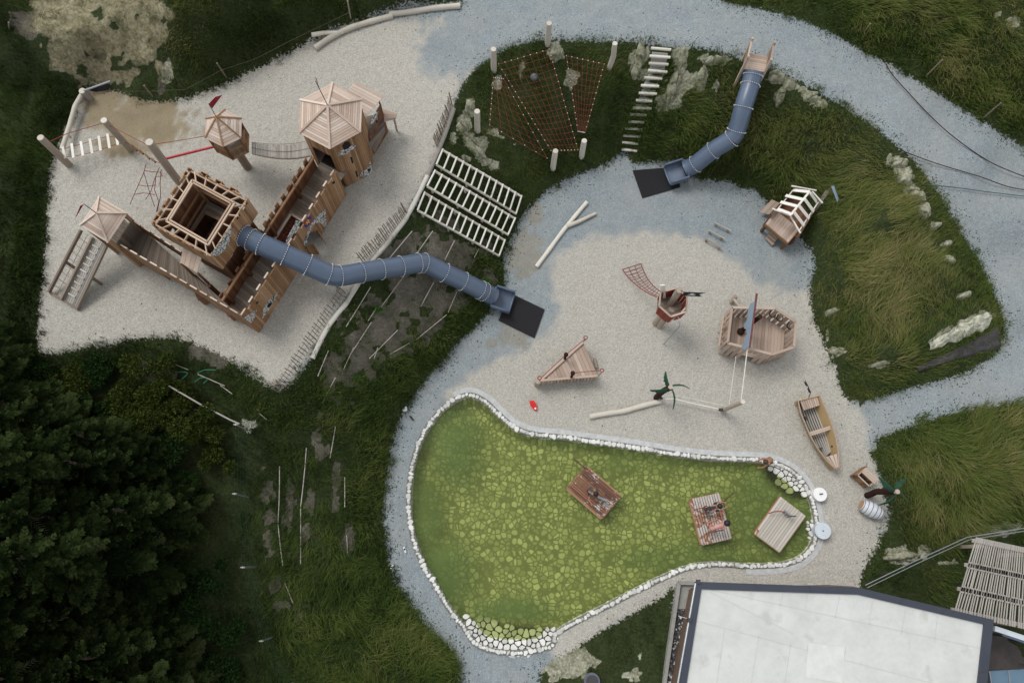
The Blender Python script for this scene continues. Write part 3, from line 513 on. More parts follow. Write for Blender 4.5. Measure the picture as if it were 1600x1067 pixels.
# clumpy: every clump keeps one lean, one tone
cl = vnoise(X, Y, 1.7, 31); cl2 = vnoise(X, Y, .55, 32); ang = 2.6*vnoise(X, Y, .22, 40)+1.3*vnoise(X, Y, .75, 41)-.6+np.where(u > 1150, .4, 0)
tone = np.clip(prm[:, 1]+.02+.12*cl+.13*cl2+.09*vnoise(X, Y, 4.5, 77)+np.where((u > 1020) & (v < 860), .085, .02)+np.where((u > 700) & (u < 1010) & (v < 300), .07, 0)+np.where((u < 700) & (u > 400) & (v > 380), .055, 0)+RNG.normal(0, .06, len(X)), 0.01, 1); edge = vnoise(X, Y, 3.1, 50)*.16+vnoise(X, Y, 9, 51)*.1
keep = vis & ~bld & (sg < -.02+edge) & (RNG.random(len(X)) < prm[:, 2]*(1-.86*sstep(.35, .7, so_+.6*cl+.25*vnoise(X, Y, 3.3, 91)))*(1-.86*sstep(.25, .6, ck+.2*cl))*np.clip(.85+.5*vnoise(X, Y, 2.4, 60), .25, 1))
ang = ang+np.where(u < 1010, RNG.normal(0, .55, len(X)), RNG.normal(0, .22, len(X))); tone = np.clip(tone+np.where(u < 1010, RNG.normal(0, .075, len(X))+.02, RNG.normal(0, .03, len(X))), .01, 1); Lg = prm[:, 0]*(1+.22*cl+.35*vnoise(X, Y, 2.7, 44))*(1-.55*sstep(-.7, -.05, sg)); wd = .0052+.0032*np.clip(prm[:, 0], 0, 1); prm[:, 3] *= 1
for nm, lb, sel in (('meadow_grass', 'dark green grass on the left slopes and around the castle terrace', u < 700), ('mound_grass', 'long combed olive green grass on the mound between the slides', (u >= 700) & (v > 55) & (v < 640) & (sg > -99) & (zt < 2.95)),
                    ('bank_grass', 'tall olive grass on the banks beyond the path', None)):
    if sel is None: sel = ~done
    done = sel if nm == 'meadow_grass' else (done | sel)
    if nm == 'mound_grass': sel = sel & ~(u < 700)
    k_ = keep & sel; blades(nm, lb, 'grass', X[k_], Y[k_], Lg[k_], tone[k_], prm[k_, 3], ang[k_], wd[k_], M['grass'], 12, .13)
X, Y = scatter(150000, -27, 27, -7, 28); sg = at_grid(SG, X, Y); u, v = PXa(np.column_stack([X, Y, samp(X, Y)])); pre = (sg > -1.1) & (sg < .03+vnoise(X, Y, 3.1, 50)*.16+vnoise(X, Y, 9, 51)*.1) & (u > -100) & (u < 1700) & (v > -80) & (v < 1120) & (at_grid(chalk, X, Y) < .4) & ~(sdist(u, v, [(1050, 905), (1075, 895), (1350, 905), (1650, 985), (1650, 1200), (1020, 1200)]) > 0)
X, Y, sg, u, v = X[pre], Y[pre], sg[pre], u[pre], v[pre]; prm = gparam(u, v); cl = vnoise(X, Y, 1.9, 33)
k_ = (RNG.random(len(X)) < prm[:, 2]*.9) & (RNG.random(len(X)) < 1-.8*at_grid(soil, X, Y)); tn_ = np.clip(prm[:, 1]*.85+.03+.10*cl+RNG.normal(0, .06, len(X)), .02, 1)
blades('verge_grass', 'short tufts of grass along the edges of the gravel', 'grass', X[k_], Y[k_], np.clip(prm[k_, 0]*.55, .05, .3), tn_[k_], np.full(k_.sum(), .75), RNG.uniform(0, 6.28, k_.sum()), np.full(k_.sum(), .010), M['grass'], 7, .07)
# crumbs and seedlings strewn over the gravel edge
X, Y = scatter(150000, -25, 25, -6, 26); sg = at_grid(SG, X, Y); spd = at_grid(SP, X, Y); den = vnoise(X, Y, .7, 70)*.5+.5
u, v = PXa(np.column_stack([X, Y, samp(X, Y)])); leftw = np.where((u < 660) & (v < 620), .02, 1)
k_ = (sg > -.05) & (spd < -.35) & (RNG.random(len(X)) < np.clip(.9*np.exp(-sg/.13)+.07*np.exp(-sg/.55)*den*1.4+.0015, 0, 1)*leftw*(.35+den)) & (u > -50) & (u < 1650) & (v > -60) & (v < 1100)
blades('weed_crumbs', 'dark weed crumbs strewn along the gravel edges', 'weeds', X[k_], Y[k_], RNG.uniform(.025, .07, k_.sum()), RNG.uniform(.1, .36, k_.sum()), np.full(k_.sum(), .9), RNG.uniform(0, 6.28, k_.sum()), np.full(k_.sum(), .012), M['grass'], 4, .02)
# ================================================================ CASTLE
M['mock_stone'] = None
def stone_paint():
    m, t, b = nt('painted_mock_masonry'); oc = objc(t); v = N(t, 'TexVoronoi', feature='DISTANCE_TO_EDGE'); v.inputs['Scale'].default_value = 8; t.links.new(oc, v.inputs['Vector'])
    c = ramp(t, [(.06, (.02, .02, .022)), (.10, (.62, .62, .60))], v.outputs['Distance']); c = mixc(t, math_(t, 'MULTIPLY', nz(t, 22, 2, .6, oc), .4), c, (.22, .23, .24)); t.links.new(c, b.inputs['Base Color']); b.inputs['Roughness'].default_value = .7; return m
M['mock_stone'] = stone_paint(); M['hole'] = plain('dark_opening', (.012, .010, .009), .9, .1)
def wallframe(a, b):                        # plane through two plan points; normal towards the plumb line
    n = Vector((-(b.y-a.y), b.x-a.x, 0)).normalized()
    if n.dot(Vector((0, 0, 0))-a) < 0: n = -n
    return Vector((a.x, a.y, 0)), n
def decal(mb, pts, a, b, off=.022, th=.006, tone=None):
    P0, n = wallframe(a, b); P0 = P0+n*off; mb.prism([onplane(u, v, P0, n) for u, v in pts], n*th, tone)
def xy(p, z): return Vector((p.x, p.y, z))
def rail(mb, P, w=.07, h=.05, closed=True):
    n = len(P)
    for i in range(n if closed else n-1): mb.bar(P[i], P[(i+1) % n], w, h)
def merlon(base, hi, period, duty=.55, ph=0):
    return lambda t: hi if ((t+ph) % period)/period < duty else base
ct = thing('play_castle', 'large larch wood play castle with a square tower, a pale six-sided roof and battlement walks', 'play castle', V(420, 400, 3))
# ---- square tower
SQ = [V(294, 261, 6.25), V(386, 309, 6.25), V(328, 400, 6.25), V(236, 349, 6.25)]; cc = sum(SQ, Vector())/4
ins = lambda d: [xy(p+(cc-p).normalized()*d*1.414, p.z) for p in SQ]
Q0, Q1, Q2 = SQ, ins(.30), ins(.22)
mb = MB()
for i in range(4):
    a, b = Q2[i], Q2[(i+1) % 4]; mb.pwall(a, b, 3.0, 5.35, 20, .03)
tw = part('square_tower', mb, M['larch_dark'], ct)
mb = MB()
for i in range(4): mb.pwall(Q0[i], Q0[(i+1) % 4], 5.2, merlon(6.02, 6.22, .2, .55, .05), 24, .03)
part('battlement_boards', mb, M['larch'], tw)
mb = MB()
rail(mb, [xy(p, 6.10) for p in ins(.05)], .05, .05); rail(mb, [xy(p, 6.14) for p in Q1], .055, .06); rail(mb, [xy(p, 6.16) for p in ins(.38)], .05, .05)
for i in range(4):
    a, b = Q0[i], Q0[(i+1) % 4]; a1, b1 = Q1[i], Q1[(i+1) % 4]
    for k in range(5):
        t = (k+.4)/5.0; mb.bar(xy(a.lerp(b, t), 6.08), xy(a1.lerp(b1, t), 6.10), .035, .09)
part('top_rails', mb, M['larch_mid'], tw)
mb = MB(); Qi = ins(.36)
for i in range(4): mb.pwall(Q1[i], Q1[(i+1) % 4], 4.9, 6.08, 12, .03)
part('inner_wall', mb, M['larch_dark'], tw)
for i in range(4):
    mb = MB(); mb.bar(xy(Qi[i], 4.9), xy(Qi[i], 6.12), .11, .11, (1, 0, 0)); part('corner_post', mb, M['larch'], tw)
mb = MB(); mb.bar(xy(Qi[0].lerp(Qi[3], .02), 5.55), xy(Qi[0].lerp(Qi[3], .98), 5.55), .06, .09); mb.bar(xy(Qi[0].lerp(Qi[3], .0), 5.1), xy(Qi[0].lerp(Qi[3], 1), 5.1), .06, .09); mb.bar(xy(Qi[0], 5.7), xy(Qi[1], 5.7), .06, .08)
part('inner_rail', mb, M['larch'], tw)
H = [V(321, 334, 4.95), V(352, 349, 4.95), V(331, 381, 4.95), V(300, 365, 4.95)]; F = [xy(p, 4.95) for p in Qi]; mb = MB()
for i in range(4): mb.strips(F[i], F[(i+1) % 4], H[(i+1) % 4], H[i], 4, .04)
part('tower_deck', mb, M['deck'], tw)
mb = MB(); rail(mb, [xy(p, 4.98) for p in H], .05, .05); part('hatch_frame', mb, M['larch'], tw)
mb = MB(); mb.strips(xy(F[0], 3.9), xy(F[1], 3.9), xy(F[2], 3.9), xy(F[3], 3.9), 14, .04); part('lower_floor', mb, M['deck'], tw)
# machicolation boards on the two far sides
for i, ks in ((3, (.12, .36, .60, .9)), (0, (.2, .45, .7))):
    a, b = Q0[i], Q0[(i+1) % 4]; n = Vector((b.y-a.y, -(b.x-a.x), 0)).normalized()
    if n.dot(cc-a) > 0: n = -n
    for k in ks:
        p = a.lerp(b, k); d = (b-a).normalized()*.11; mb = MB(); q = [p-d, p+d, p+d+n*.13, p-d+n*.13]
        for j in range(4): mb.bar(xy(q[j], 5.93), xy(q[(j+1) % 4], 5.93), .03, .26)
        part('machicolation_box', mb, M['larch'], tw)
a, b = SQ[1], SQ[2]; mb = MB(); decal(mb, [(361, 351), (352, 366), (341, 382), (328, 398), (338, 400), (349, 394), (357, 381), (361, 366)], a, b); part('mock_masonry', mb, M['mock_stone'], tw, 'grey and white painted stone pattern')
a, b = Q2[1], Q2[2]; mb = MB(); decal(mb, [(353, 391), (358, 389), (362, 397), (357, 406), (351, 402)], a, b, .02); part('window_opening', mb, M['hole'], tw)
mb = MB(); P0, n = wallframe(a, b); P0 += n*.05; q = [onplane(*p, P0, n) for p in ((352, 390), (359, 388), (363, 397), (356, 407))]; rail(mb, q, .04, .03); part('window_frame', mb, M['larch_light'], tw)
# ---- walkway
I0, I1 = V(343, 464, 4.85), V(486, 241, 4.85); O0, O1 = V(405, 519, 3), V(541, 304, 3); W0, W1 = V(186, 381, 4.8), V(379, 488, 4.8); W0 = xy(W0, 3); W1 = O0
dz = 4.0; mb = MB(); bx = (.455, .60)       # net opening along the walk
def dk(t, s): return xy(I0.lerp(I1, t), 0).lerp(xy(O0.lerp(O1, t), 0), s)+Vector((0, 0, dz))
for t0, t1, s0, s1, n in ((0.0, .47, 0, 1, 22), (.47, .66, .0, .13, 2), (.47, .66, .92, 1, 1), (.66, 1.12, 0, 1, 20)):
    if n < 5: mb.strips(dk(t0, s0), dk(t1, s0), dk(t1, s1), dk(t0, s1), n, .04)
    else: mb.strips(dk(t0, s0), dk(t0, s1), dk(t1, s1), dk(t1, s0), n, .04)
wk = part('walkway', mb, M['deck'], ct)
mb = MB(); rail(mb, [dk(.47, .13)+Vector((0, 0, .03)), dk(.66, .13)+Vector((0, 0, .03)), dk(.66, .92)+Vector((0, 0, .03)), dk(.47, .92)+Vector((0, 0, .03))], .07, .05); part('net_frame', mb, M['larch_light'], wk)
mb = MB()
for k in range(1, 9): mb.tube([dk(.47+.19*k/9, .13)-Vector((0, 0, .06)), dk(.47+.19*k/9, .5)-Vector((0, 0, .16)), dk(.47+.19*k/9, .92)-Vector((0, 0, .06))], .012, 5)
for k in range(1, 6): mb.tube([dk(.47, .13+.79*k/6)-Vector((0, 0, .06)), dk(.565, .13+.79*k/6)-Vector((0, 0, .16)), dk(.66, .13+.79*k/6)-Vector((0, 0, .06))], .012, 5)
part('floor_net', mb, M['rope_red'], wk)
L_in = (I1-I0).length; L_out = (O1-O0).length
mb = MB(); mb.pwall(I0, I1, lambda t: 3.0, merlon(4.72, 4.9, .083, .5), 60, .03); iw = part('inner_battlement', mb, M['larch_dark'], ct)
for k in range(11):
    t = .30+k*.064; mb = MB(); p = I0.lerp(I1, t); d = (I1-I0).normalized(); n = Vector((d.y, -d.x, 0)); n = -n if n.dot(O0-I0) > 0 else n
    mb.prism([xy(p-d*.09, 4.62), xy(p+d*.09, 4.62), xy(p+d*.09, 5.0), xy(p-d*.09, 5.0)], n*-.03+n*.06); part('merlon', mb, M['larch'], iw)
mb = MB(); d = (O0-I0); d.z = 0; d.normalize(); mb.tube([xy(I0+d*.12-(I1-I0).normalized()*.05, 4.80), xy(I1+d*.12, 4.80)], .045, 8); part('handrail', mb, M['larch'], iw)
for t in (.03, .22, .5, .78):
    mb = MB(); p = I0.lerp(I1, t)+d*.1; mb.bar(xy(p, 3.95), xy(p, 4.85), .09, .09, (1, 0, 0)); part('rail_post', mb, M['larch_dark'], iw)
def gate(t): return 3.02+.86*math.sqrt(max(0, 1-((t-.615)/.066)**2)) if abs(t-.615) < .066 else 3.0
def otop(t): return (4.80 if (t*L_out % .46) < .24 else 4.62)+.05*math.sin(t*9)
mb = MB(); mb.pwall(O0, O1, gate, otop, 62, .035); ow = part('outer_battlement', mb, M['larch'], ct)
nO = wallframe(O0, O1)[1]
for k in range(13):
    t = (k*.46+.12)/L_out
    if t > .97: break
    mb = MB(); p = O0.lerp(O1, t); dd = (O1-O0).normalized(); mb.bar(xy(p-dd*.115, otop(t)+.012), xy(p+dd*.115, otop(t)+.012), .05, .022); part('merlon_cap', mb, M['larch_light'], ow)
for t, an in ((.549, 62), (.681, -118)):    # two door leaves swung out
    mb = MB(); p = O0.lerp(O1, t); dd = (O1-O0).normalized(); e = Matrix.Rotation(math.radians(an if t < .6 else -62), 3, 'Z') @ (dd if t < .6 else -dd)
    if e.dot(nO) < 0: e = Matrix.Rotation(math.radians(-62 if t < .6 else 62), 3, 'Z') @ (dd if t < .6 else -dd)
    for k in range(4):
        q0 = p+e*(.095*k)+nO*.03; q1 = p+e*(.095*(k+1)-.008)+nO*.03; h0 = 3.05+.82*math.sqrt(1-max(0, ((.38-.095*(k+.5))-.38)/.42)**2) if 0 else 3.42+.42*math.sin((k+.6)/4*1.5)
        n2 = Vector((-e.y, e.x, 0))*.03; mb.hexa([xy(q0, 3.03), xy(q1, 3.03), xy(q1+n2, 3.03), xy(q0+n2, 3.03)], [xy(q0, h0), xy(q1, h0+.03), xy(q1+n2, h0+.03), xy(q0+n2, h0)])
    part('gate_leaf', mb, M['larch'], ow)
Z7 = lambda L, s=8.89, ox=420, oy=280: [(ox+a/s, oy+b/s) for a, b in L]; Z5 = lambda L: Z7(L, 3.679, 340, 240); Z8 = lambda L: Z7(L, 5.336, 500, 120)
mb = MB(); decal(mb, Z7([(375, 570), (440, 590), (405, 690), (330, 780), (255, 895), (235, 880), (262, 800), (290, 745), (352, 640)]), O0, O1); part('mock_masonry', mb, M['mock_stone'], ow, 'grey and white painted stone pattern'); mb = MB(); decal(mb, Z7([(790, 420), (782, 520), (800, 600), (795, 660), (760, 660), (735, 622), (690, 602), (640, 615), (596, 670), (560, 750), (535, 830), (545, 905), (480, 920), (495, 850), (530, 750), (600, 600), (700, 480)]), O0, O1); part('mock_masonry', mb, M['mock_stone'], ow, 'grey and white painted stone pattern'); mb = MB(); decal(mb, Z5([(350, 790), (322, 850), (290, 905), (256, 950), (263, 890), (297, 842)]), O0, O1); part('mock_masonry', mb, M['mock_stone'], ow, 'grey and white painted stone pattern'); mb = MB(); decal(mb, Z5([(224, 898), (212, 940), (190, 975), (150, 945), (178, 925)]), O0, O1); part('mock_masonry', mb, M['mock_stone'], ow, 'grey and white painted stone pattern')
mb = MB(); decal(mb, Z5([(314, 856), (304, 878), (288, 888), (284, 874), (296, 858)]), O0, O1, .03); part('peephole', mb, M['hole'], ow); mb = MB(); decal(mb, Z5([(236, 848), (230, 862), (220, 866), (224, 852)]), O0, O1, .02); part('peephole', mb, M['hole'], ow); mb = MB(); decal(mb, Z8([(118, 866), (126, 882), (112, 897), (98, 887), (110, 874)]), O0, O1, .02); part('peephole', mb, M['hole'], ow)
sh_ = Z7([(567, 495), (604, 588), (515, 672), (478, 640)])
mb = MB(); decal(mb, sh_, O0, O1, .03, .02); shd = part('coat_of_arms', mb, M['blue'], ow, 'blue and red shield with a yellow lion')
mb = MB(); decal(mb, Z7([(590, 552), (600, 588), (566, 628), (552, 590)]), O0, O1, .052, .003); part('red_field', mb, M['red'], shd); mb = MB(); decal(mb, Z7([(524, 560), (536, 600), (505, 640), (484, 628)]), O0, O1, .052, .003); part('red_field', mb, M['red'], shd)
mb = MB()
for L in ([(556, 562), (566, 570), (556, 600), (534, 622), (526, 612), (546, 588)], [(538, 560), (556, 566), (540, 580), (528, 574)], [(552, 590), (572, 600), (560, 612), (546, 604)], [(526, 606), (536, 616), (534, 642), (526, 636)], [(524, 594), (540, 592), (528, 604), (514, 608)]): decal(mb, Z7(L), O0, O1, .056, .003)
part('lion', mb, M['yellow'], shd)
# ---- west walk and pavilion
SQw = lambda p, q, t: xy(p.lerp(q, t), 0)
Wn0, Wn1 = V(205, 343, 4.8), V(290, 398, 4.8); We = V(345, 430, 4.8)
mb = MB(); A_, B_, C_, D_ = xy(W0, 0), xy(W1, 0), xy(I0, 0), xy(Wn0, 0)
mb.strips(xy(A_.lerp(B_, .0), 4.0), xy(D_, 4.0), xy(I0, 4.0), xy(O0, 4.0), 56, .04); ww = part('west_walk', mb, M['deck'], ct)
def wlow(t): return 3.0 if t < .22 or t > .62 else 3.72
mb = MB(); mb.pwall(W0, W1, wlow, lambda t: 4.72+.08*math.sin(t*38)*(1 if math.sin(t*38) > 0 else .3), 66, .035); sw = part('south_wall', mb, M['larch'], ct)
for k in range(12):
    t = (k+.5)/12.2; mb = MB(); p = W0.lerp(W1, t); dd = (W1-W0).normalized(); mb.bar(xy(p-dd*.14, 4.79), xy(p+dd*.14, 4.80), .045, .025); part('merlon_cap', mb, M['larch_light'], sw)
for u, v in ((313, 462), (359, 487)):
    mb = MB(); p = V(u, v, 3.5); mb.box(xy(p, 3.25), (.2, .26, .5), .5); mb.box(xy(p, 3.53), (.24, .3, .05), .5); part('buttress', mb, M['larch_dark'], sw)
mb = MB(); mb.pwall(Wn0, Wn1, 3.8, lambda t: 4.72+.07*math.sin(t*30), 36, .035); nw = part('north_wall', mb, M['larch_dark'], ct)
for k in range(5):
    t = (k+.6)/5.3; mb = MB(); p = Wn0.lerp(Wn1, t); dd = (Wn1-Wn0).normalized(); mb.bar(xy(p-dd*.13, 4.8), xy(p+dd*.13, 4.81), .045, .025); part('merlon_cap', mb, M['larch_light'], nw)
for k in range(4):
    mb = MB(); p = xy(W0.lerp(W1, .25+.13*k), 0).lerp(xy(Wn0.lerp(We, .25+.18*k), 0), .5); mb.bar(xy(p, 3), xy(p, 3.96), .12, .12, (1, 0, 0)); part('stilt', mb, M['larch_dark'], ww)
mb = MB(); q = [V(286, 387, 5.15), V(316, 400, 5.0), V(308, 426, 4.95), V(281, 410, 5.1)]; mb.strips(q[0], q[3], q[2], q[1], 4, .035); part('canopy', mb, M['larch_light'], ww)
mb = MB()
for p in (q[2], q[3]): mb.bar(xy(p, 3.98), xy(p, p.z-.03), .06, .06, (1, 0, 0))
part('canopy_post', mb, M['larch'], ww)
RP = [V(155, 307, 5.2), V(200, 333, 5.2), V(169, 380, 5.2), V(124.5, 352.5, 5.2)]; ap = V(150.5, 333, 5.62)
mb = MB()
for i in range(4):
    a, b = RP[i], RP[(i+1) % 4]; mb.strips(a, b, ap, ap, 9, .025, .012)
pv = part('pavilion_roof', mb, M['larch_light'], ct)
for i in range(4):
    mb = MB(); mb.bar(RP[i]+Vector((0, 0, .02)), ap+Vector((0, 0, .02)), .06, .03); part('ridge_cap', mb, M['larch_light'], pv)
cr = sum(RP, Vector())/4
for p in RP:
    mb = MB(); q = p.lerp(cr, .16); mb.bar(xy(q, 3), xy(q, 5.22), .1, .1, (1, 0, 0)); part('pavilion_post', mb, M['larch'], pv)
pi_ = [p.lerp(cr, .16) for p in RP]; mb = MB(); mb.pwall(pi_[2], pi_[1], 4.0, 4.72, 8, .03); mb.strips(xy(pi_[0], 4.02), xy(pi_[1], 4.02), xy(pi_[2], 4.02), xy(pi_[3], 4.02), 10, .04); mb.strips(xy(pi_[2], 4.0), xy(pi_[1], 4.0), xy(Wn0, 4.0), xy(W0, 4.0), 7, .04); part('platform', mb, M['deck'], pv)
mb = MB(); mb.pwall(pi_[2], xy(W0, 0).lerp(xy(pi_[2], 0), .1), 3.0, 4.5, 8, .03); mb.bar(xy(pi_[3], 4.55), xy(pi_[0], 4.55), .06, .08); mb.bar(xy(pi_[0], 4.55), xy(Wn0, 4.6), .06, .08); part('side_rail', mb, M['larch'], pv)
def flag(root, a, b, pts, mat, sub=None):
    mb = MB(); mb.tube([a, b], .014, 6); fp_ = part('flag_pole', mb, M['dark_metal'], root)
    mb = MB(); n = Vector((.3, -.9, .1)).normalized()*.006; mb.prism(pts, n); mb2 = part('flag', mb, mat, root); return mb2
flag(pv, ap, V(131, 319, 6.5), [V(131, 319, 6.5), V(124, 330, 6.0), V(117, 342, 6.0), V(125, 322, 6.45)], M['flag_red'])
# climbing ramp
rA, rB, rC, rD = V(128, 361, 4.12), V(167, 385, 4.12), V(121, 482, 3.12), V(78, 457, 3.12); mA = rA.lerp(rB, .46); mD = rD.lerp(rC, .46)
mb = MB(); mb.strips(mA, rB, rC, mD, 1, .03); mb = MB()
for k in range(8):
    t0, t1 = k/8+.01, (k+1)/8-.01; nrm = (rB-rA).cross(rD-rA).normalized(); nrm = nrm if nrm.z > 0 else -nrm
    q = [mA.lerp(rB, t0), mA.lerp(rB, t1), mD.lerp(rC, t1), mD.lerp(rC, t0)]; mb.hexa([p-nrm*.03 for p in q], q)
rp = part('climbing_ramp', mb, M['grey_wood'], ct)
mb = MB()
for a, b in ((rA, rD), (mA, mD)): mb.bar(a+Vector((0, 0, .05)), b+Vector((0, 0, .05)), .07, .12)
mb.bar(rB, rC, .05, .1); mb.bar(rD-Vector((0, 0, .05)), rC-Vector((0, 0, .05)), .06, .16); part('ramp_frame', mb, M['picket'], rp)
for k in range(9):
    mb = MB(); t = .09+k*.098; a = mA.lerp(mD, t); b = rB.lerp(rC, t); mb.bar(a.lerp(b, .18)+Vector((0, 0, .03)), a.lerp(b, .62)+Vector((0, 0, .03)), .045, .04); part('foothold', mb, M['dry_raft'], rp)
mb = MB()
for k in range(8): t = .1+k*.11; mb.tube([rA.lerp(rD, t), mA.lerp(mD, t+.02)], .012, 5)
mb.tube([rA.lerp(mA, .5), rD.lerp(mD, .5)], .01, 5); part('rope_rungs', mb, M['picket'], rp)
for a in (rC, rD, rA.lerp(rD, .5), rB.lerp(rC, .5)):
    mb = MB(); mb.bar(xy(a, 2.95), xy(a, a.z-.03), .08, .08, (1, 0, 0)); part('ramp_leg', mb, M['picket'], rp)
# ---- six-sided tower
HR = [V(519.5, 129.5, 5.7), V(566.3, 155.6, 5.7), V(564, 206.7, 5.7), V(515.2, 233.7, 5.7), V(467, 208.5, 5.7), V(468.8, 156.5, 5.7)]; ha = V(512, 165, 6.2); hc = sum(HR, Vector())/6; hc.z = 5.7
HW = [p.lerp(hc, .10) for p in HR]; mb = MB()
for i in range(6):
    a, b = HW[i], HW[(i+1) % 6]
    z0 = (lambda t: 4.98+.0*t if .12 < t < .88 else 3.0) if i == 3 else 3.0
    mb.pwall(a, b, z0, 5.66, 15, .035)
ht = part('hexagonal_tower', mb, M['larch'], ct)
mb = MB()
for i in range(6): mb.strips(HR[i], HR[(i+1) % 6], ha, ha, 15, .025, .010)
rf = part('roof', mb, M['larch_light'], ht)
for i in range(6):
    mb = MB(); mb.bar(HR[i]+Vector((0, 0, .02)), ha+Vector((0, 0, .03)), .075, .035); part('ridge_cap', mb, M['larch_light'], ht)
flag(ht, ha, V(493, 127, 7.3), [V(497.5, 135, 7.1), V(500, 141, 6.9), V(494, 122, 7.5), V(492.5, 121, 7.55)], M['flag_red'])
a, b = HW[2], HW[3]; mb = MB(); decal(mb, Z8([(150, 650), (162, 618), (230, 602), (260, 578), (300, 570), (290, 600), (222, 642), (160, 660)]), a, b); part('mock_masonry', mb, M['mock_stone'], ht, 'grey and white painted stone pattern'); mb = MB(); decal(mb, Z8([(416, 700), (430, 740), (438, 790), (430, 820), (380, 835), (330, 830), (345, 800), (390, 770), (408, 740)]), a, b); part('mock_masonry', mb, M['mock_stone'], ht, 'grey and white painted stone pattern')
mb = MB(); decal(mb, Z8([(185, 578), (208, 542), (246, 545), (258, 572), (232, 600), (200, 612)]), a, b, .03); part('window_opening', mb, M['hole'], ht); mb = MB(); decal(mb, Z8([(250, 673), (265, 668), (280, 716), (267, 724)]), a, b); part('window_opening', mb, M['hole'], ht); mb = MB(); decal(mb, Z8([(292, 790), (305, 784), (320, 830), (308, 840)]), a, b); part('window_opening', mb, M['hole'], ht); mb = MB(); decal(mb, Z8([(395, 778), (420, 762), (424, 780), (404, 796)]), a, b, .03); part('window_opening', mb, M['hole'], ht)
mb = MB(); mb.strips(xy(HW[3], 4.0), xy(HW[4], 4.0), xy(HW[5], 4.0), xy(HW[2], 4.0), 12, .04); part('tower_deck', mb, M['deck'], ht)
# side room of the tower
AR = [V(555, 127, 5.1), V(600, 150.5, 4.85), V(570, 183, 4.75), V(528, 160, 5.0)]; mb = MB(); mb.strips(AR[0], AR[1], AR[2], AR[3], 9, .03, .008); sr = part('side_room_roof', mb, M['larch_light'], ct); mb = MB(); mb.strips(V(585.5, 238, 3.9), V(602, 205, 3.9), xy(AR[1].lerp(AR[3], .14), 3.9), xy(AR[3], 3.9), 8, .04); part('side_room_floor', mb, M['deck'], sr)
B0, B1, B2 = V(585.5, 240, 3), V(606, 206, 3), V(603, 168, 3); mb = MB(); mb.pwall(B0, B1, 3, 4.1, 11, .035); mb.pwall(B1, B1.lerp(B0, .3), 4.1, 4.7, 3, .035); mb.pwall(B1, AR[1].lerp(AR[3], .14), 3, 4.7, 14, .035); part('side_room_wall', mb, M['larch_dark'], sr)
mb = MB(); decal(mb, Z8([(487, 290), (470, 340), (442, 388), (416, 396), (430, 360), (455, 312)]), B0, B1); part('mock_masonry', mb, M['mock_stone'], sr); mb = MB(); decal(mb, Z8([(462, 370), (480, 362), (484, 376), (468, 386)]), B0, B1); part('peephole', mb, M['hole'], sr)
mb = MB(); mb.strips(V(598, 170, 4.0), V(620, 178, 4.0), V(618, 184, 4.0), V(600, 188, 4.0), 2, .05); mb.bar(V(600, 189, 3.93), V(618.5, 184.5, 3.93), .04, .1); mb.bar(V(615, 183, 3.9), xy(V(615, 183, 3.9), 3), .06, .06, (1, 0, 0)); part('landing', mb, M['deck_pale'], sr)
# ================================================================ HUT, BRIDGES, POSTS
ht2 = thing('lookout_hut', 'small lookout hut with a pointed board roof on one thick round pole', 'lookout hut', V(388, 263, 3), None)
R6 = [V(351.7, 171, 5.35), V(378, 185.6, 5.35), V(377.2, 216.5, 5.35), V(348.5, 230.4, 5.35), V(319.8, 216.4, 5.35), V(321.6, 186, 5.35)]; h6 = sum(R6, Vector())/6; a6 = V(338, 183, 5.85)
mb = MB()
for i in range(6): mb.strips(R6[i], R6[(i+1) % 6], a6, a6, 9, .02, .012)
r6 = part('roof', mb, M['larch_light'], ht2)
for i in range(6):
    mb = MB(); mb.bar(R6[i]+Vector((0, 0, .02)), a6+Vector((0, 0, .02)), .045, .03); part('ridge_cap', mb, M['larch'], r6)
W6 = [p.lerp(h6, .16) for p in R6]
mb = MB(); mb.add([xy(p, 4.40) for p in W6]+[xy(p, 4.46) for p in W6], [(0, 1, 2, 3, 4, 5)[::-1], (6, 7, 8, 9, 10, 11)]+[(i, (i+1) % 6, 6+(i+1) % 6, 6+i) for i in range(6)]); part('floor', mb, M['deck'], ht2)
mb = MB(); rail(mb, [xy(p, 4.86) for p in W6], .05, .07); part('rail', mb, M['larch'], ht2); mb = MB(); rail(mb, [xy(p, 4.44) for p in W6], .06, .1); part('floor_rim', mb, M['larch'], ht2)
mb = MB()
for i in range(6):
    a, b = W6[i], W6[(i+1) % 6]
    for k in range(6): p = a.lerp(b, (k+.5)/6); mb.bar(xy(p, 4.44), xy(p, 4.86), .04, .025, (b-a))
part('baluster', mb, M['larch'], ht2)
for i in range(6):
    mb = MB(); mb.bar(xy(W6[i], 4.4), xy(W6[i], 5.35), .07, .07, (1, 0, 0)); part('corner_post', mb, M['larch_dark'], ht2)
mb = MB(); pb = V(388, 263, 3); pt = V(361, 222, 4.45); mb.tube([pb-Vector((0, 0, .3)), pt], .15, 14); part('pole', mb, M['post'], ht2)
flag(ht2, a6, V(326, 162.5, 6.6), [V(326, 162.5, 6.6), V(331.5, 169.5, 6.3), V(340, 156, 6.4), V(347.5, 148.5, 6.6), V(336, 152, 6.6)], M['flag_red'])
pbr = thing('plank_bridge', 'sagging plank bridge from the lookout hut to the six-sided tower', 'plank bridge', V(440, 245, 3))
def sagp(t, s, z=4.45, sag=.28): a = V(393, 222.5 if s else 240, z); b = V(487, 219 if s else 243, z); p = a.lerp(b, t); p.z -= sag*4*t*(1-t); return p
for k in range(28):
    t = (k+.5)/28; mb = MB(); mb.bar(sagp(t, 0), sagp(t, 1), .062, .03, tone=random.random()); part('plank', mb, M['grey_wood'], pbr)
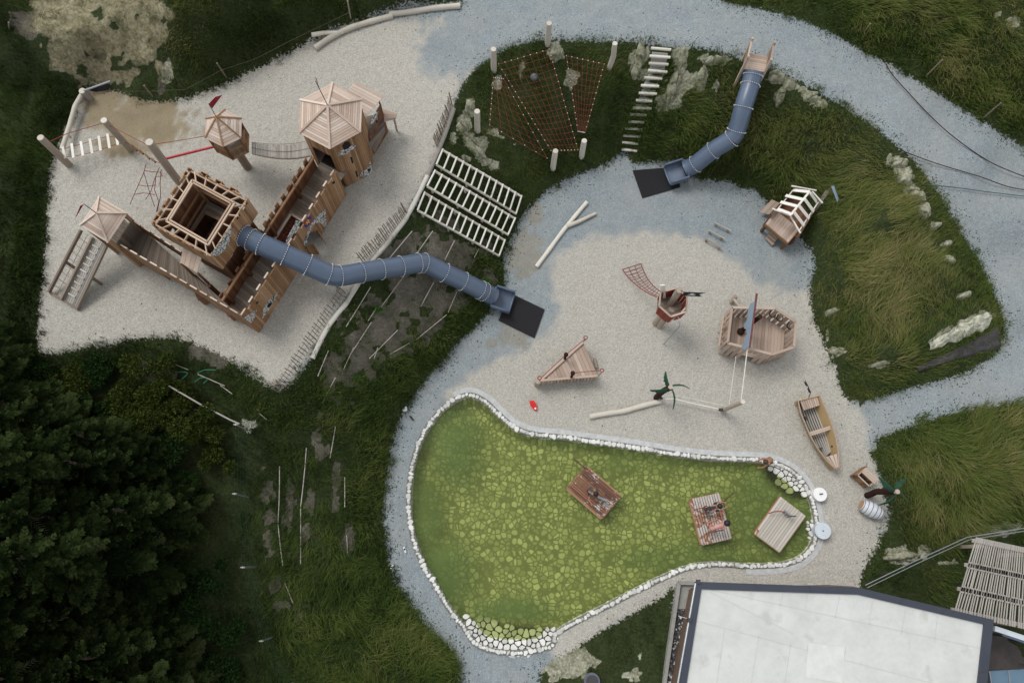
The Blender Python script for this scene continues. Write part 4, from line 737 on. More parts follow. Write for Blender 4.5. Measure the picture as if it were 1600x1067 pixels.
mb = MB()
for s in (0, 1): mb.tube([sagp(k/10, s)-Vector((0, 0, .04)) for k in range(11)], .012, 5)
mb.tube([sagp(k/10, .0).lerp(sagp(k/10, 1), .5)+Vector((0, 0, .03)) for k in range(11)], .008, 5)
for s in (0, 1):
    mb.tube([sagp(t, s, 5.15, .2) for t in (0, .25, .5, .75, 1)], .01, 5)
    for t in (.33, .67): mb.tube([sagp(t, s), sagp(t, s, 5.15, .2)], .008, 4)
part('bridge_rope', mb, M['picket'], pbr)
def vpost(ub, vb, ut, vt, dz=0):            # foot on the ground, height that brings the top to its place
    b = G(ub, vb, dz); best = min((abs(PX(b+Vector((0, 0, h)))[0]-ut)+abs(PX(b+Vector((0, 0, h)))[1]-vt), h) for h in np.arange(.2, 4, .02)); return b, V(ut, vt, b.z+best[1])
def post(ub, vb, ut, vt, r, label, mat='post', name='log_post', cat='post', group=None, bend=0):
    b, t = vpost(ub, vb, ut, vt); m_ = b.lerp(t, .5)+Vector((bend, 0, 0)); mb = MB(); mb.tube([b-Vector((0, 0, .25)), b.lerp(t, .25)+Vector((bend*.8, 0, 0)), m_, b.lerp(t, .75)+Vector((bend*.4, 0, 0)), t-Vector((0, 0, .03))], [r*1.02, r, r*.98, r*.97, r*.95], 14, False)
    o = single(name, mb, M[mat], label, cat, group); mb = MB(); mb.tube([t-Vector((0, 0, .06)), t], [r*.955, r*.9], 14); part('sawn_top', mb, M['log'], o); return b, t
p1 = post(108, 258, 63, 215, .125, 'leaning round post at the far left end of the white slat bridge')
p2 = post(204, 234, 162, 188, .12, 'leaning round post between the white slat bridge and the brown block chain')
p3 = post(279, 284, 233, 222, .14, 'thickest round post, leaning from the corner of the square tower')
p4 = post(141, 155, 128, 142, .13, 'short grey stump of a post beside the bent pale log in the grass', 'grey_wood')
sb = thing('slat_bridge', 'rope bridge of white slats hung between two leaning posts', 'rope bridge', V(150, 240, 3))
SL = [((98, 229.5), (102, 247.5)), ((112, 224.5), (115, 247)), ((126.5, 221.5), (130, 244)), ((140.5, 217), (144.5, 240.5)), ((154.5, 213), (157.5, 236)), ((168, 209.5), (171.5, 232)), ((181.5, 210.5), (184.5, 227))]
for (a, b) in SL:
    mb = MB(); mb.bar(V(*a, 3.55), V(*b, 3.55), .09, .035); part('slat', mb, M['white_wood'], sb)
mb = MB(); mb.tube([p1[0].lerp(p1[1], .25)]+[V(s[0][0]+1, s[0][1]+4, 3.53) for s in SL]+[p2[0].lerp(p2[1], .35)], .011, 5); mb.tube([p1[0].lerp(p1[1], .22)]+[V(s[1][0]-1, s[1][1]-2, 3.53) for s in SL]+[p2[0].lerp(p2[1], .2)], .011, 5)
mb.tube([p1[0].lerp(p1[1], .8), V(105, 209, 4.5), p2[0].lerp(p2[1], .93)], .013, 5); part('rope', mb, M['rope_red'], sb)
bc = thing('block_chain', 'row of brown stepping blocks on red ropes between two leaning posts', 'rope bridge', V(225, 240, 3))
mb = MB(); mb.tube([p2[0].lerp(p2[1], .85), p3[0].lerp(p3[1], .85)], .013, 5); mb.tube([p2[0].lerp(p2[1], .3)]+[V(*q, 3.6) for q in ((207, 228), (214, 233), (222, 239), (231, 245), (240, 251))]+[p3[0].lerp(p3[1], .4)], .011, 5); part('rope', mb, M['rope_red'], bc)
for (a, b) in (((206.5, 228), (214, 236)), ((218, 235.5), (224, 241)), ((227, 241.5), (234, 248.5)), ((236.5, 248), (243, 254))):
    mb = MB(); mb.bar(V(*a, 3.6), V(*b, 3.6), .07, .07); part('block', mb, M['larch_dark'], bc)
mb = MB(); a = V(257.5, 248.5, 4.35); b = V(336, 229, 4.5); mb.tube([a, b], .045, 10); rb = single('red_bar', mb, M['red'], 'thick straight red bar between the leaning post and the lookout hut', 'red bar'); mb = MB(); mb.tube([V(255.5, 249, 4.34), V(260, 248, 4.36)], .055, 8); part('black_sleeve', mb, M['dark_metal'], rb)
mb = MB(); mb.tube([V(244, 225, 5.0), V(280, 220, 4.93), V(320, 213, 5.1)], .012, 5); single('hand_rope', mb, M['rope_red'], 'thin red rope above the thick red bar by the lookout hut', 'rope')
def zn(L): return [(40+a/5.333, 100+b/5.333) for a, b in L]
RN = [[(1005, 830, 4.9), (985, 905, 4.6), (915, 1065, 3.9), (870, 1170, 3.1)], [(985, 905, 4.6), (1030, 1060, 3.9), (1075, 1190, 3.1)], [(1115, 860, 4.9), (1075, 960, 4.5), (1045, 1060, 4.0), (1000, 1130, 3.5)], [(990, 890, 4.6), (1050, 900, 4.5), (1130, 905, 4.5)],
      [(1120, 900, 4.6), (1140, 935, 4.5), (1085, 940, 4.4)], [(1085, 940, 4.4), (1075, 1050, 4.0), (1110, 1150, 3.5), (1090, 1230, 3.1)], [(940, 1010, 4.2), (1010, 1020, 4.1), (1085, 1010, 4.1)], [(905, 1090, 3.8), (980, 1075, 3.7), (1075, 1090, 3.7)], [(1130, 880, 4.7), (1120, 1000, 4.2), (1125, 1100, 3.7), (1095, 1235, 3.1)]]
mb = MB()
for L in RN: mb.tube([V(40+a/5.333, 100+b/5.333, z) for a, b, z in L], .012, 5)
cn = single('climbing_net', mb, M['rope_red'], 'loose red rope climbing net hanging beside the square tower', 'climbing net')
# ================================================================ TUBE SLIDES
def slide(name, label, path, rings, r, mouth, group='blue grey tube slides'):
    # path: centre line (u, v, z); rings: fraction list in path length
    P = spline([V(*p) for p in path], False, 6); Ls = [0]
    for a, b in zip(P, P[1:]): Ls.append(Ls[-1]+(b-a).length)
    def at(s):
        s = max(0, min(s, Ls[-1]))
        for i in range(len(P)-1):
            if Ls[i+1] >= s: return P[i].lerp(P[i+1], (s-Ls[i])/max(1e-6, Ls[i+1]-Ls[i]))
        return P[-1]
    def dirat(s): return (at(s+.05)-at(s-.05)).normalized()
    def nearest(u, v):
        return min(((PX(at(s))[0]-u)**2+(PX(at(s))[1]-v)**2, s) for s in np.arange(0, Ls[-1], .03))[1]
    S = [nearest(*q) for q in rings]; end = Ls[-1]-.32
    g0 = P[len(P)//2]; root = thing(name, label, 'tube slide', Vector((g0.x, g0.y, gz(g0.x, g0.y))), group)
    cuts = sorted(set([0]+[round(s, 3) for s in S]+[end])); cuts = [c for i, c in enumerate(cuts) if i == 0 or c-cuts[i-1] > .08]
    for a, b in zip(cuts, cuts[1:]):
        mb = MB(); k = max(2, int((b-a)/.12)); mb.tube([at(a+(b-a)*i/k) for i in range(k+1)], r, 30, False, .5); part('tube_section', mb, M['slide'], root)
    for s in S:
        c = at(s); d = dirat(s); x = d.cross(Vector((0, 0, 1))).normalized(); y = x.cross(d); mb = MB(); mb.tube([c-d*.022, c+d*.022], r+.014, 30, True, .5); fl = part('flange', mb, M['flange'], root); mb = MB()
        for k in range(28):
            an = 2*math.pi*k/28; mb.ball(c+(x*math.cos(an)+y*math.sin(an))*(r+.022), .017, 6, 4)
        part('bolt_caps', mb, M['bolt'], fl)
    # open chute at the end
    c = at(end); d = dirat(Ls[-1]-.1); d.z = 0; d.normalize(); x = d.cross(Vector((0, 0, 1))).normalized(); zb = Vector((0, 0, 1)); vs = []; n = 15; rows = 5; base = c.z-r*.9
    def ring(k, grow, lip):
        out_ = []
        for i in range(n):
            an = math.pi*(1.0*i/(n-1)); sx = math.cos(an); px_ = max(-1, min(1, sx*1.22)); pz = -abs(math.sin(an))**.55
            out_.append(c+d*k+x*px_*(r*1.2+grow)+zb*(pz*(r*.95+grow)+.02+lip))
        return out_
    prof = [(0, 0, .1), (.2, 0, .07), (.45, 0, .02), (.70, 0, 0)]; mb = MB()
    outer = [ring(a, .03, l) for a, _, l in prof]; inner = [ring(a, 0, l) for a, _, l in prof]
    vs = sum(outer, [])+sum(inner, []); m_ = len(prof); fs = []
    for q in range(m_-1):
        for i in range(n-1):
            fs.append((q*n+i, q*n+i+1, (q+1)*n+i+1, (q+1)*n+i)); o_ = m_*n; fs.append((o_+q*n+i, o_+(q+1)*n+i, o_+(q+1)*n+i+1, o_+q*n+i+1))
    mb.add(vs, fs, .5, True)
    rim = [inner[q][0] for q in range(m_)]+[p+zb*0 for p in inner[-1]][1:-1]+[inner[q][n-1] for q in range(m_-1, -1, -1)]
    mb.tube([p+zb*.01 for p in rim], .045, 8, True, .5); mb.tube([c+(x*math.cos(a)+zb*math.sin(a))*(r+.02) for a in [math.pi*k/14 for k in range(15)]], .05, 8, True, .5)
    part('exit_chute', mb, M['slide'], root)
    for s in (.3, .55, .8):
        c = at(Ls[-1]*s); g = gz(c.x, c.y)
        if c.z-g > .6:
            mb = MB(); mb.tube([Vector((c.x, c.y, g-.1)), Vector((c.x, c.y, c.z-r+.02))], .05, 8); part('support_post', mb, M['steel'], root)
    return root
s1 = slide('tube_slide', 'long bent blue grey tube slide from the square castle tower to the lower path', [(378, 367, 5.25), (406, 381, 5.15), (444, 397.5, 4.85), (481, 414, 4.5), (514, 429, 4.15), (534, 431, 3.95), (563, 426, 3.6), (594, 421, 3.2), (626, 416, 2.8), (655, 411, 2.45), (668, 413, 2.25), (694, 426, 1.9), (724, 440, 1.45), (752, 454, 1.0), (768, 462, .6), (783, 468.5, .42)],
      [(380, 368), (393, 374), (406.6, 381), (444.6, 397.7), (481.3, 414), (514.5, 429.3), (530, 430.5), (563, 426), (595, 421), (626, 416), (653, 411), (662.5, 411.5), (694, 426), (724, 440), (750, 453), (756.5, 456)], .345, None)
s2 = slide('tube_slide', 'shorter blue grey tube slide running down the grass mound from the balcony', [(1178, 113, 3.40), (1172.5, 132.7, 3.2), (1161.5, 168, 2.9), (1151, 203.5, 2.3), (1143, 217, 2.05), (1114.8, 235, 1.5), (1086.5, 257, .85), (1075, 263, .6), (1059, 270, .42)],
      [(1175.5, 118), (1172.5, 132.7), (1161.5, 168), (1151, 203.5), (1142.5, 216), (1114.8, 236), (1086.5, 257)], .345, None)
# balcony at the top of the second slide
bp_ = thing('slide_balcony', 'small pale wooden balcony with two slatted rails above the shorter slide', 'balcony', V(1180, 100, 3))
bA, bB, bC, bD = V(1166, 82, 3.45), V(1200, 88, 3.45), V(1195, 113, 3.45), V(1160, 108, 3.45); mb = MB(); mb.strips(bA, bB, bC, bD, 8, .04); part('deck', mb, M['deck_pale'], bp_)
for a, b in ((bA, bD), (bB, bC)):
    mb = MB(); a2 = a+(a-b)*.05; mb.bar(xy(a2, 4.05), xy(b, 4.05), .05, .07); mb.bar(xy(a2, 3.55), xy(b, 3.55), .04, .08)
    for k in range(9): p = a2.lerp(b, (k+.5)/9); mb.bar(xy(p, 3.5), xy(p, 4.02), .05, .02, (b-a))
    part('side_rail', mb, M['deck_pale'], bp_)
    for p in (a2, b): mb = MB(); mb.bar(xy(p, gz(p.x, p.y)-.1), xy(p, 4.2), .08, .08, (1, 0, 0)); part('corner_post', mb, M['deck_pale'], bp_)
mb = MB(); mb.bar(xy(bD, 3.22), xy(bC, 3.22), .04, .42); part('slide_panel', mb, M['slide'], bp_)
# mats
for pts, lb in (([(797, 458), (851, 484), (835, 528.5), (779, 501)], 'black rubber landing mat at the foot of the long tube slide'), ([(988.5, 267), (1050, 262), (1063, 293), (1003.5, 310)], 'black rubber landing mat at the foot of the shorter tube slide')):
    mb = MB(); q = [V(a, b, .012) for a, b in pts]; mb.prism(q, Vector((0, 0, .035))); M.setdefault('rubber', plain('black_rubber', (.018, .018, .02), .9, .45, 60, .2, bmp=.01)); single('rubber_mat', mb, M['rubber'], lb, 'mat', 'black rubber mats')
# ================================================================ LADDERS, STAIRS, ROPE NETS
def gl(u, v, dz): p = G(u, v, dz); return p
lad = [((660, 75), (1275, 437), (612, 190), (1232, 572), 13, 'topmost of the three long white timber ladders lying on the slope'), ((600, 240), (1225, 610), (540, 358), (1170, 735), 13, 'middle of the three long white timber ladders lying on the slope'), ((520, 410), (1145, 780), (465, 545), (1100, 900), 13, 'lowest of the three long white timber ladders lying on the slope')]
for A_, B_, C_, D_, n, lb in lad:
    a, b, c, d = [G(560+q[0]/5, 220+q[1]/5, .22) for q in (A_, B_, C_, D_)]; m_ = (a+d)/2; root = thing('slope_ladder', lb, 'ladder', Vector((m_.x, m_.y, gz(m_.x, m_.y))), 'white timber ladders on the slope')
    def cv(p, q, t): u = p.lerp(q, t); g = gz(u.x, u.y)+.20; u.z = .5*u.z+.5*g; return u
    for p, q in ((a, b), (c, d)): mb = MB(); mb.tube([cv(p, q, t/6) for t in range(7)], .048, 8); part('rail', mb, M['log'], root)
    for k in range(n):
        t = k/(n-1); mb = MB(); p = cv(a, b, t); q = cv(c, d, t); e = (p-q)*.03; z_ = Vector((0, 0, .07)); mb.tube([p+e+z_, q-e+z_], .036, 8); part('rung', mb, M['white_wood'], root)
    for p, q in ((a, b), (c, d)):
        for t in (.05, .35, .65, .92): mb = MB(); u = cv(p, q, t); mb.tube([xy(u, gz(u.x, u.y)-.2), u], .05, 7); part('short_post', mb, M['log'], root)
st = thing('staircase', 'steep garden stair of pale logs and gravel steps between the nets and the slide', 'stair', V(1005, 160, 1.5)); TR = [((220, 98), (335, 108)), ((212, 145), (330, 153)), ((207, 188), (318, 195)), ((203, 230), (312, 240)), ((180, 273), (282, 280)), ((160, 320), (263, 325)), ((147, 365), (250, 370)), ((130, 408), (223, 414)), ((112, 453), (218, 458)), ((97, 492), (190, 497)), ((85, 535), (175, 540)), ((65, 575), (163, 582)), ((55, 618), (152, 624)), ((47, 658), (140, 667)), ((45, 700), (133, 710))]
prevz = None
for k, (a, b) in enumerate(TR):
    a = (960+a[0]/3.811, 50+a[1]/3.811); b = (960+b[0]/3.811, 50+b[1]/3.811); z = 3.02-(k)*3.0/15+.05; p, q = V(*a, z), V(*b, z)
    if k+1 < len(TR): n0, n1 = TR[k+1]; nz_ = z-.2; r0, r1 = V(960+n0[0]/3.811, 50+n0[1]/3.811, nz_), V(960+n1[0]/3.811, 50+n1[1]/3.811, nz_)
    mb = MB(); e = (q-p)*.02; mb.tube([p-e, q+e], .055, 8); rr = part('step_log', mb, M['log'], st)
    if k+1 < len(TR):
        c0, c1 = p.lerp(q, .1), p.lerp(q, .9); d0, d1 = r0.lerp(r1, .1), r0.lerp(r1, .9); mb = MB(); z2 = nz_-.0
        mb.hexa([xy(c0, z2-.25), xy(c1, z2-.25), xy(d1, z2-.25), xy(d0, z2-.25)], [xy(c0, z2), xy(c1, z2), xy(d1, z2), xy(d0, z2)]); part('gravel_tread', mb, M.setdefault('gravelfill', plain('gravel_fill', (.36, .36, .34), .95, .35, 30, .1, bmp=.02)), rr)
NP = [((771.6, 109), (771, 77), 'round pale post at the upper left corner of the red rope nets'), ((855.7, 67.5), (858, 36.6), 'round pale post standing at the path edge, topmost by the red rope nets'), ((951, 106), (961, 68), 'crooked pale post at the upper right corner of the red rope nets'), ((746, 205), (745.5, 174), 'pale post left of the red rope nets, above the ladders'), ((864, 262), (868, 236), 'thick pale post below the red rope nets, left of the lowest pair'), ((908.5, 245), (913, 220), 'pale post below the red rope nets, right of the lowest pair')]
nps = []
for (b, t, lb) in NP: nps.append(post(*b, *t, .115 if b[0] != 951 else .105, lb, 'log', 'net_post', 'post', 'pale posts round the red rope nets', .07 if b[0] == 951 else 0))
def net(label, A_, B_, C_, D_, nu, nv, sag=.1, dz=.42):
    a, b, c, d = [G(*q[:2], q[2] if len(q) > 2 else dz) for q in (A_, B_, C_, D_)]; m_ = (a+c)/2; root = thing('rope_net', label, 'rope net', Vector((m_.x, m_.y, gz(m_.x, m_.y))), 'red rope nets on the mound')
    def f(s, t):
        p = a.lerp(b, s).lerp(d.lerp(c, s), t); ed_ = 4*s*(1-s)*4*t*(1-t); p.z -= sag*ed_; p += (a.lerp(d, t)-b.lerp(c, t))*0; g = gz(p.x, p.y)+.22; p.z = max(p.z, g); return p
    mb = MB()
    for i in range(nu+1): mb.tube([f(i/nu+.0*math.sin(i), t/8) for t in range(9)], .0055 if 0 < i < nu else .009, 4)
    for j in range(nv+1): mb.tube([f(s/6, min(1, max(0, j/nv))) for s in range(7)], .0055 if 0 < j < nv else .009, 4)
    part('net_rope', mb, M['rope_red'], root); mb = MB()
    for i in range(nu+1):
        for t in (0, 1): mb.ball(f(i/nu, t)+Vector((0, 0, .02)), .019, 6, 4)
    for j in range(nv+1):
        for s in (0, 1): mb.ball(f(s, j/nv)+Vector((0, 0, .02)), .019, 6, 4)
    part('rope_clips', mb, M['white'], root); return root
net('red rope net at the left, hung from the left posts down to the ladders', (771, 122), (787, 124), (855, 248), (765, 196), 5, 9)
net('middle and widest red rope net with the grey ball beneath it', (779, 101), (858, 78), (903, 235), (861, 236), 8, 16)
net('red rope net at the right below the crooked post', (885, 88), (944, 101), (914, 208), (903, 206), 7, 12)
mb = MB(); p = G(834.5, 121, .14); mb.ball(p, .15, 16, 10); single('ball', mb, plain('grey_ball', (.10, .12, .13), .5, .5, 14), 'dark grey football lying in the grass under the red nets', 'ball')
# ================================================================ LOGS AND STAKES
def log(name, pts, r, label, cat='log', mat='log', dz=None, group=None, taper=1):
    P = [G(a, b, dz if dz is not None else r*.8) for a, b in pts]; Q = spline(P, False, 4); n = len(Q); mb = MB(); mb.tube(Q, [r*(1-(1-taper)*i/(n-1))*(1+.05*math.sin(i*1.7)) for i in range(n)], 12); return single(name, mb, M[mat], label, cat, group)
def knobs(o, pts, r):
    for a, b in pts: mb = MB(); p = G(a, b, r*1.5); mb.ball(p, r*.5, 7, 5, (1.3, 1, .7)); part('branch_stub', mb, M['log'], o)
l1 = log('forked_log', [(838, 417), (856, 393), (878, 363), (900, 336), (917, 316)], .085, 'forked debarked log lying on the path left of the pea gravel')
mb = MB(); mb.tube([G(885, 354, .09), G(905, 346, .1), G(931, 333.5, .08)], [.085, .08, .06], 12); part('branch', mb, M['log'], l1)
l2 = log('debarked_log', [(492, 76), (515, 60), (545, 45), (580, 34), (613, 25)], .11, 'long debarked log with a forked left end by the upper grass bank', group='debarked logs along the upper bank')
mb = MB(); mb.tube([G(487, 55, .1), G(505, 52, .1), G(536, 51, .1)], [.09, .085, .07], 12); part('branch', mb, M['log'], l2)
l3 = log('debarked_log', [(608, 22.5), (640, 19), (680, 13), (719, 9.5)], .11, 'straight debarked log at the top edge of the path', group='debarked logs along the upper bank')
l4 = log('bent_log', [(128, 148), (118, 165), (112, 185), (106, 205), (97, 234)], .085, 'bent pale log leaning from the grey stump to the slat bridge', dz=.3)
l5 = log('balance_log', [(921, 651), (948, 646), (975, 642), (1003, 634), (1033, 626.5)], .10, 'pale balance log lying on the pea gravel left of the palm sculpture')
mb = MB(); mb.tube([V(131, 142, 4.1), V(173, 127, 4.5)], .035, 8); single('metal_bar', mb, M['steel'], 'grey metal bar above a dark sheet behind the grey stump', 'bar')
mb = MB(); mb.prism([G(140, 142, .05), G(160, 133, .05), G(172, 132, .05), G(170, 141, .05), G(150, 144, .05)], Vector((0, 0, .03))); single('rubber_sheet', mb, M['rubber'], 'black sheet lying in the grass below the grey metal bar', 'sheet')
EDG = [(709, 170), (697, 205), (684, 238), (668, 275), (650, 312), (634, 342), (616, 366), (597, 390), (578, 413), (558, 446), (541, 474), (522, 497), (505, 524), (488, 560)]
for i, (a, b, lb) in enumerate(((0, 3, 'topmost greyish log of the timber edge beside the ladders'), (3, 5, 'log of the terrace edge beside the upper ends of the ladders'), (5, 8, 'white painted log of the terrace edge under the picket fence'), (8, 10, 'log of the terrace edge below the tube slide'), (10, 13, 'lowest white log of the terrace edge'))):
    o = log('edge_log', [EDG[k] for k in range(a, b+1)], .085, lb, 'log', 'grey_wood' if i == 0 else 'old_log', .05, 'logs edging the castle terrace')
def picket(label, pts, h=.55, sp=.085, r=.013, lean=(-.12, .05)):
    P = [G(a, b, 0) for a, b in pts]; root = thing('picket_fence', label, 'picket fence', P[len(P)//2], 'chestnut picket fences'); Q = []; acc = 0
    for a, b in zip(P, P[1:]):
        L = (b-a).length; n = max(1, int(L/sp)); Q += [a.lerp(b, k/n) for k in range(n)]
    for i, p in enumerate(Q):
        big = i % 14 == 0; mb = MB(); t = p+Vector((lean[0]+random.uniform(-.04, .04), lean[1]+random.uniform(-.04, .04), h*random.uniform(.9, 1.08)*(1.15 if big else 1))); mb.bar(p-Vector((0, 0, .1)), t, .035 if big else .026, .02 if not big else .035, tone=random.random()*.8); 
        if i < 100: part('picket', mb, M['picket'], root)
    mb = MB()
    for z in (.18, .42): mb.tube([p+Vector((lean[0]*z/h, lean[1]*z/h, z)) for p in Q[::3]], .006, 4)
    part('wire', mb, M['dark_metal'], root)
picket('short dark picket fence at the top of the terrace edge above the ladders', [(707, 166), (700, 190), (690, 214), (683, 234)], .62)
picket('dark picket fence along the terrace edge above the long tube slide', [(636, 334), (612, 362), (590, 388), (565, 412)], .62)
picket('dark picket fence below the long tube slide running down to the meadow', [(540, 458), (518, 490), (500, 520), (480, 550), (462, 578), (445, 604), (434, 618)], .55, .125)
ST = [((643.7, 360), (607.5, 403.7)), ((676, 360), (650, 397)), ((710, 375), (695, 405)), ((578.7, 447.5), (540, 510)), ((631, 430), (595, 478.7)), ((580, 502.5), (547.5, 552.5)), ((677.5, 440), (657.5, 477.5)), ((713.7, 455), (700, 487.5)), ((697.5, 491), (648.7, 531)), ((621, 515), (576, 560)),
      ((512.6, 547), (496, 587)), ((552, 542), (536, 577)), ((523.5, 589), (503.7, 628)), ((523.5, 666), (515, 715)), ((478, 699), (469, 792)), ((469, 794), (469, 881)), ((436, 728), (433.6, 816)), ((433.6, 818), (441, 883)), ((538, 745), (538, 792)), ((541, 836), (543, 871)), ((444, 910), (457, 942)), ((748, 388), (741, 402)), ((590, 542), (584, 560)),
      ((239, 569), (267, 566.5)), ((267, 566.5), (293, 577)), ((308, 584), (350, 602)), ((343, 601), (362, 615)), ((404, 645), (416, 655)), ((575, 500), (588, 480)), ((610, 552), (640, 535))]
hint = ['beside the lowest ladder', 'under the ladders', 'right below the ladders', 'just below the first bend of the tube slide', 'between soil patches below the tube slide', 'near the lower picket fence', 'below the tube slide in bare soil', 'close to the slide exit', 'angled one in the soil below the slide exit', 'angled one in the middle of the bare soil',
        'in the grass below the picket fence end', 'in grass left of the bare soil', 'half hidden in long grass under the picket fence', 'in the meadow left of the path', 'long one in the lower meadow', 'lower continuation of the long one in the meadow', 'leftmost long one in the lower meadow', 'lower left one near the wire fence', 'short one in the meadow nearest the pond path', 'short vertical one in the lower meadow', 'lowest one in the meadow', 'at the lower end of the ladders', 'very short one in the hillside grass',
        'horizontal one below the castle terrace', 'second one below the castle terrace, sloping down', 'long one lying by the green hoses', 'thick yellowish one below the terrace', 'short one beside the white flowers', 'steep one in the soil above the meadow', 'faint one at the edge of bare soil']
for (a, b), hh in zip(ST, hint):
    mb = MB(); p, q = G(*a, .16), G(*b, .16); k = 3; P = [p.lerp(q, i/k) for i in range(k+1)]; P = [xy(w_, gz(w_.x, w_.y)+.10) for w_ in P]; mb.tube(P, .017, 6); single('bamboo_cane', mb, M['dry_raft'], 'pale cane lying on the slope, '+hh, 'cane', 'pale canes pegged on the slope')
# ================================================================ LOWER PLAYGROUND
# low balance rails
for a, b, lb in (((1116.4, 347.8), (1142, 360.6), 'topmost of three low log rails in the gravel'), ((1107, 359.5), (1132.4, 373.3), 'middle one of three low log rails in the gravel'), ((1101.6, 372.2), (1128, 388), 'lowest of three low log rails in the gravel')):
    mb = MB(); p, q = V(*a, .2), V(*b, .2); mb.tube([p, q], .035, 8); o = single('low_rail', mb, M['grey_wood'], lb, 'rail', 'low log rails')
    for t in (.12, .85): mb = MB(); w_ = p.lerp(q, t); mb.tube([xy(w_, -.1), xy(w_, .17)], .05, 8); part('stub_post', mb, M['post'], o)
# pirate ship
sp2 = thing('pirate_ship', 'wooden pirate ship playhouse with a blue grey sail board on a dark red boom', 'play ship', V(1180, 530, 0))
zr = 1.35; RM = [V(1143.5, 480.5, zr), V(1211, 482, zr), V(1243.4, 503.6, zr), V(1240.4, 542.6, zr), V(1206, 553.6, zr), V(1136.8, 536, zr)]; sc_ = sum(RM, Vector())/6
DK = [xy(p.lerp(sc_, .05), .42) for p in RM]; mb = MB(); A_, B_, C_, D_ = DK[0], DK[1], DK[4], DK[5]
mb.strips(DK[0], DK[5], DK[4].lerp(DK[5], .0), DK[1], 12, .05); mb.strips(DK[1], DK[4], DK[3], DK[2], 6, .05); part('deck', mb, M['deck_pale'], sp2)
BS = [xy(V(1143, 497, 0), 0), V(1195, 503, 0), V(1222, 520, 0), V(1222, 560, 0), V(1185, 568, 0), V(1121.6, 546, 0)]
for i in range(6):
    a, b = RM[i], RM[(i+1) % 6]; mb = MB(); a0, b0 = a.lerp(sc_, .04), b.lerp(sc_, .04); L = (b-a).length; n = int(L/.19)
    for k in range(n):
        t0, t1 = (k+.16)/n, (k+.84)/n; lo = .02 if i in (3, 4) else .3
        if i == 4 and .28 < (k+.5)/n < .48: lo = .95
        q0, q1 = a.lerp(b, t0), a.lerp(b, t1); f = .0; nrm = wallframe(a, b)[1]*.03
        mb.hexa([xy(q0, lo), xy(q1, lo), xy(q1+nrm, lo), xy(q0+nrm, lo)], [xy(q0, zr-.02), xy(q1, zr-.02), xy(q1+nrm, zr-.02), xy(q0+nrm, zr-.02)])
    mb.bar(xy(a, .75), xy(b, .75), .03, .1); w_ = part('hull_side', mb, M['deck_pale'], sp2)
    mb = MB(); mb.bar(a, b, .09, .05); part('gunwale', mb, M['deck_pale'], w_)
mb = MB(); mb.pwall(V(1130, 492, 0), V(1122, 543, 0), .2, 1.0, 5, .03, .05); mb.bar(V(1130, 493, 1.05), V(1123, 541, 1.05), .06, .05); mb.strips(V(1135, 490, .8), V(1143, 486, .8), V(1138, 535, .8), V(1128, 538, .8), 1, .04); part('stern_steps', mb, M['larch_light'], sp2)
for a, b in (((1139, 506), (1122, 521)), ((1138, 521), (1121, 534))): mb = MB(); mb.tube([V(*a, 1.2), V(*b, .6)], .03, 8); part('stern_rail', mb, M['post'], sp2)
mb = MB(); mb.tube([V(1158.5, 517, .42), V(1188, 494.5, 2.15)], .085, 14); mb.ball(V(1157.5, 518, .5), .14, 12, 8); part('mast', mb, M['brown'], sp2)
mb = MB(); bo0, bo1 = V(1182.5, 459, 2.1), V(1171, 543, 2.1); mb.bar(bo0, bo1, .06, .08); bm = part('boom', mb, plain('dark_red_boom', (.12, .038, .034), .7), sp2)
mb = MB(); n = 20; d = (bo1-bo0); tp = []; bt = []
side = Vector((-.9, .1, 0)).normalized()
prof = [.28, .30, .34, .36, .36, .33, .34, .36, .52, .50, .46, .30, .26, .22, .26, .30, .30, .38, .46, .44, .2]
for k in range(n+1):
    t = .14+k/n*.86; tp.append(bo0+d*t); bt.append(bo0+d*t+Vector((-.05, -.01, -prof[k]*1.1))+side*prof[k]*.22)
for k in range(n): mb.hexa([bt[k], bt[k+1], bt[k+1]+Vector((.02, 0, .0)), bt[k]+Vector((.02, 0, 0))], [tp[k]+Vector((-.05, 0, 0)), tp[k+1]+Vector((-.05, 0, 0)), tp[k+1]+Vector((-.03, 0, 0)), tp[k]+Vector((-.03, 0, 0))], .5)
part('sail', mb, M['sail'], bm)
for u, v in ((1206, 489), (1217, 495), (1233, 507)):
    mb = MB(); c = V(u, v, .9); x_ = Vector((1, 0, 0)); pts = [c+Vector((math.cos(a)*.13, math.sin(a)*.20, .3*(1 if math.sin(a) > 0 else .2))) for a in [math.pi+math.pi*k/8 for k in range(9)]]; mb.tube(pts, .022, 6); part('shield_loop', mb, M['brown'], sp2)
mb = MB(); mb.tube([V(1142, 472, .1), V(1150, 463, .35)], .09, 10); mb.tube([V(1147, 468, .3), V(1158, 482, .5)], .06, 8); single('entry_stump', mb, M['post'], 'two brown log stubs lying behind the pirate ship', 'log stubs')
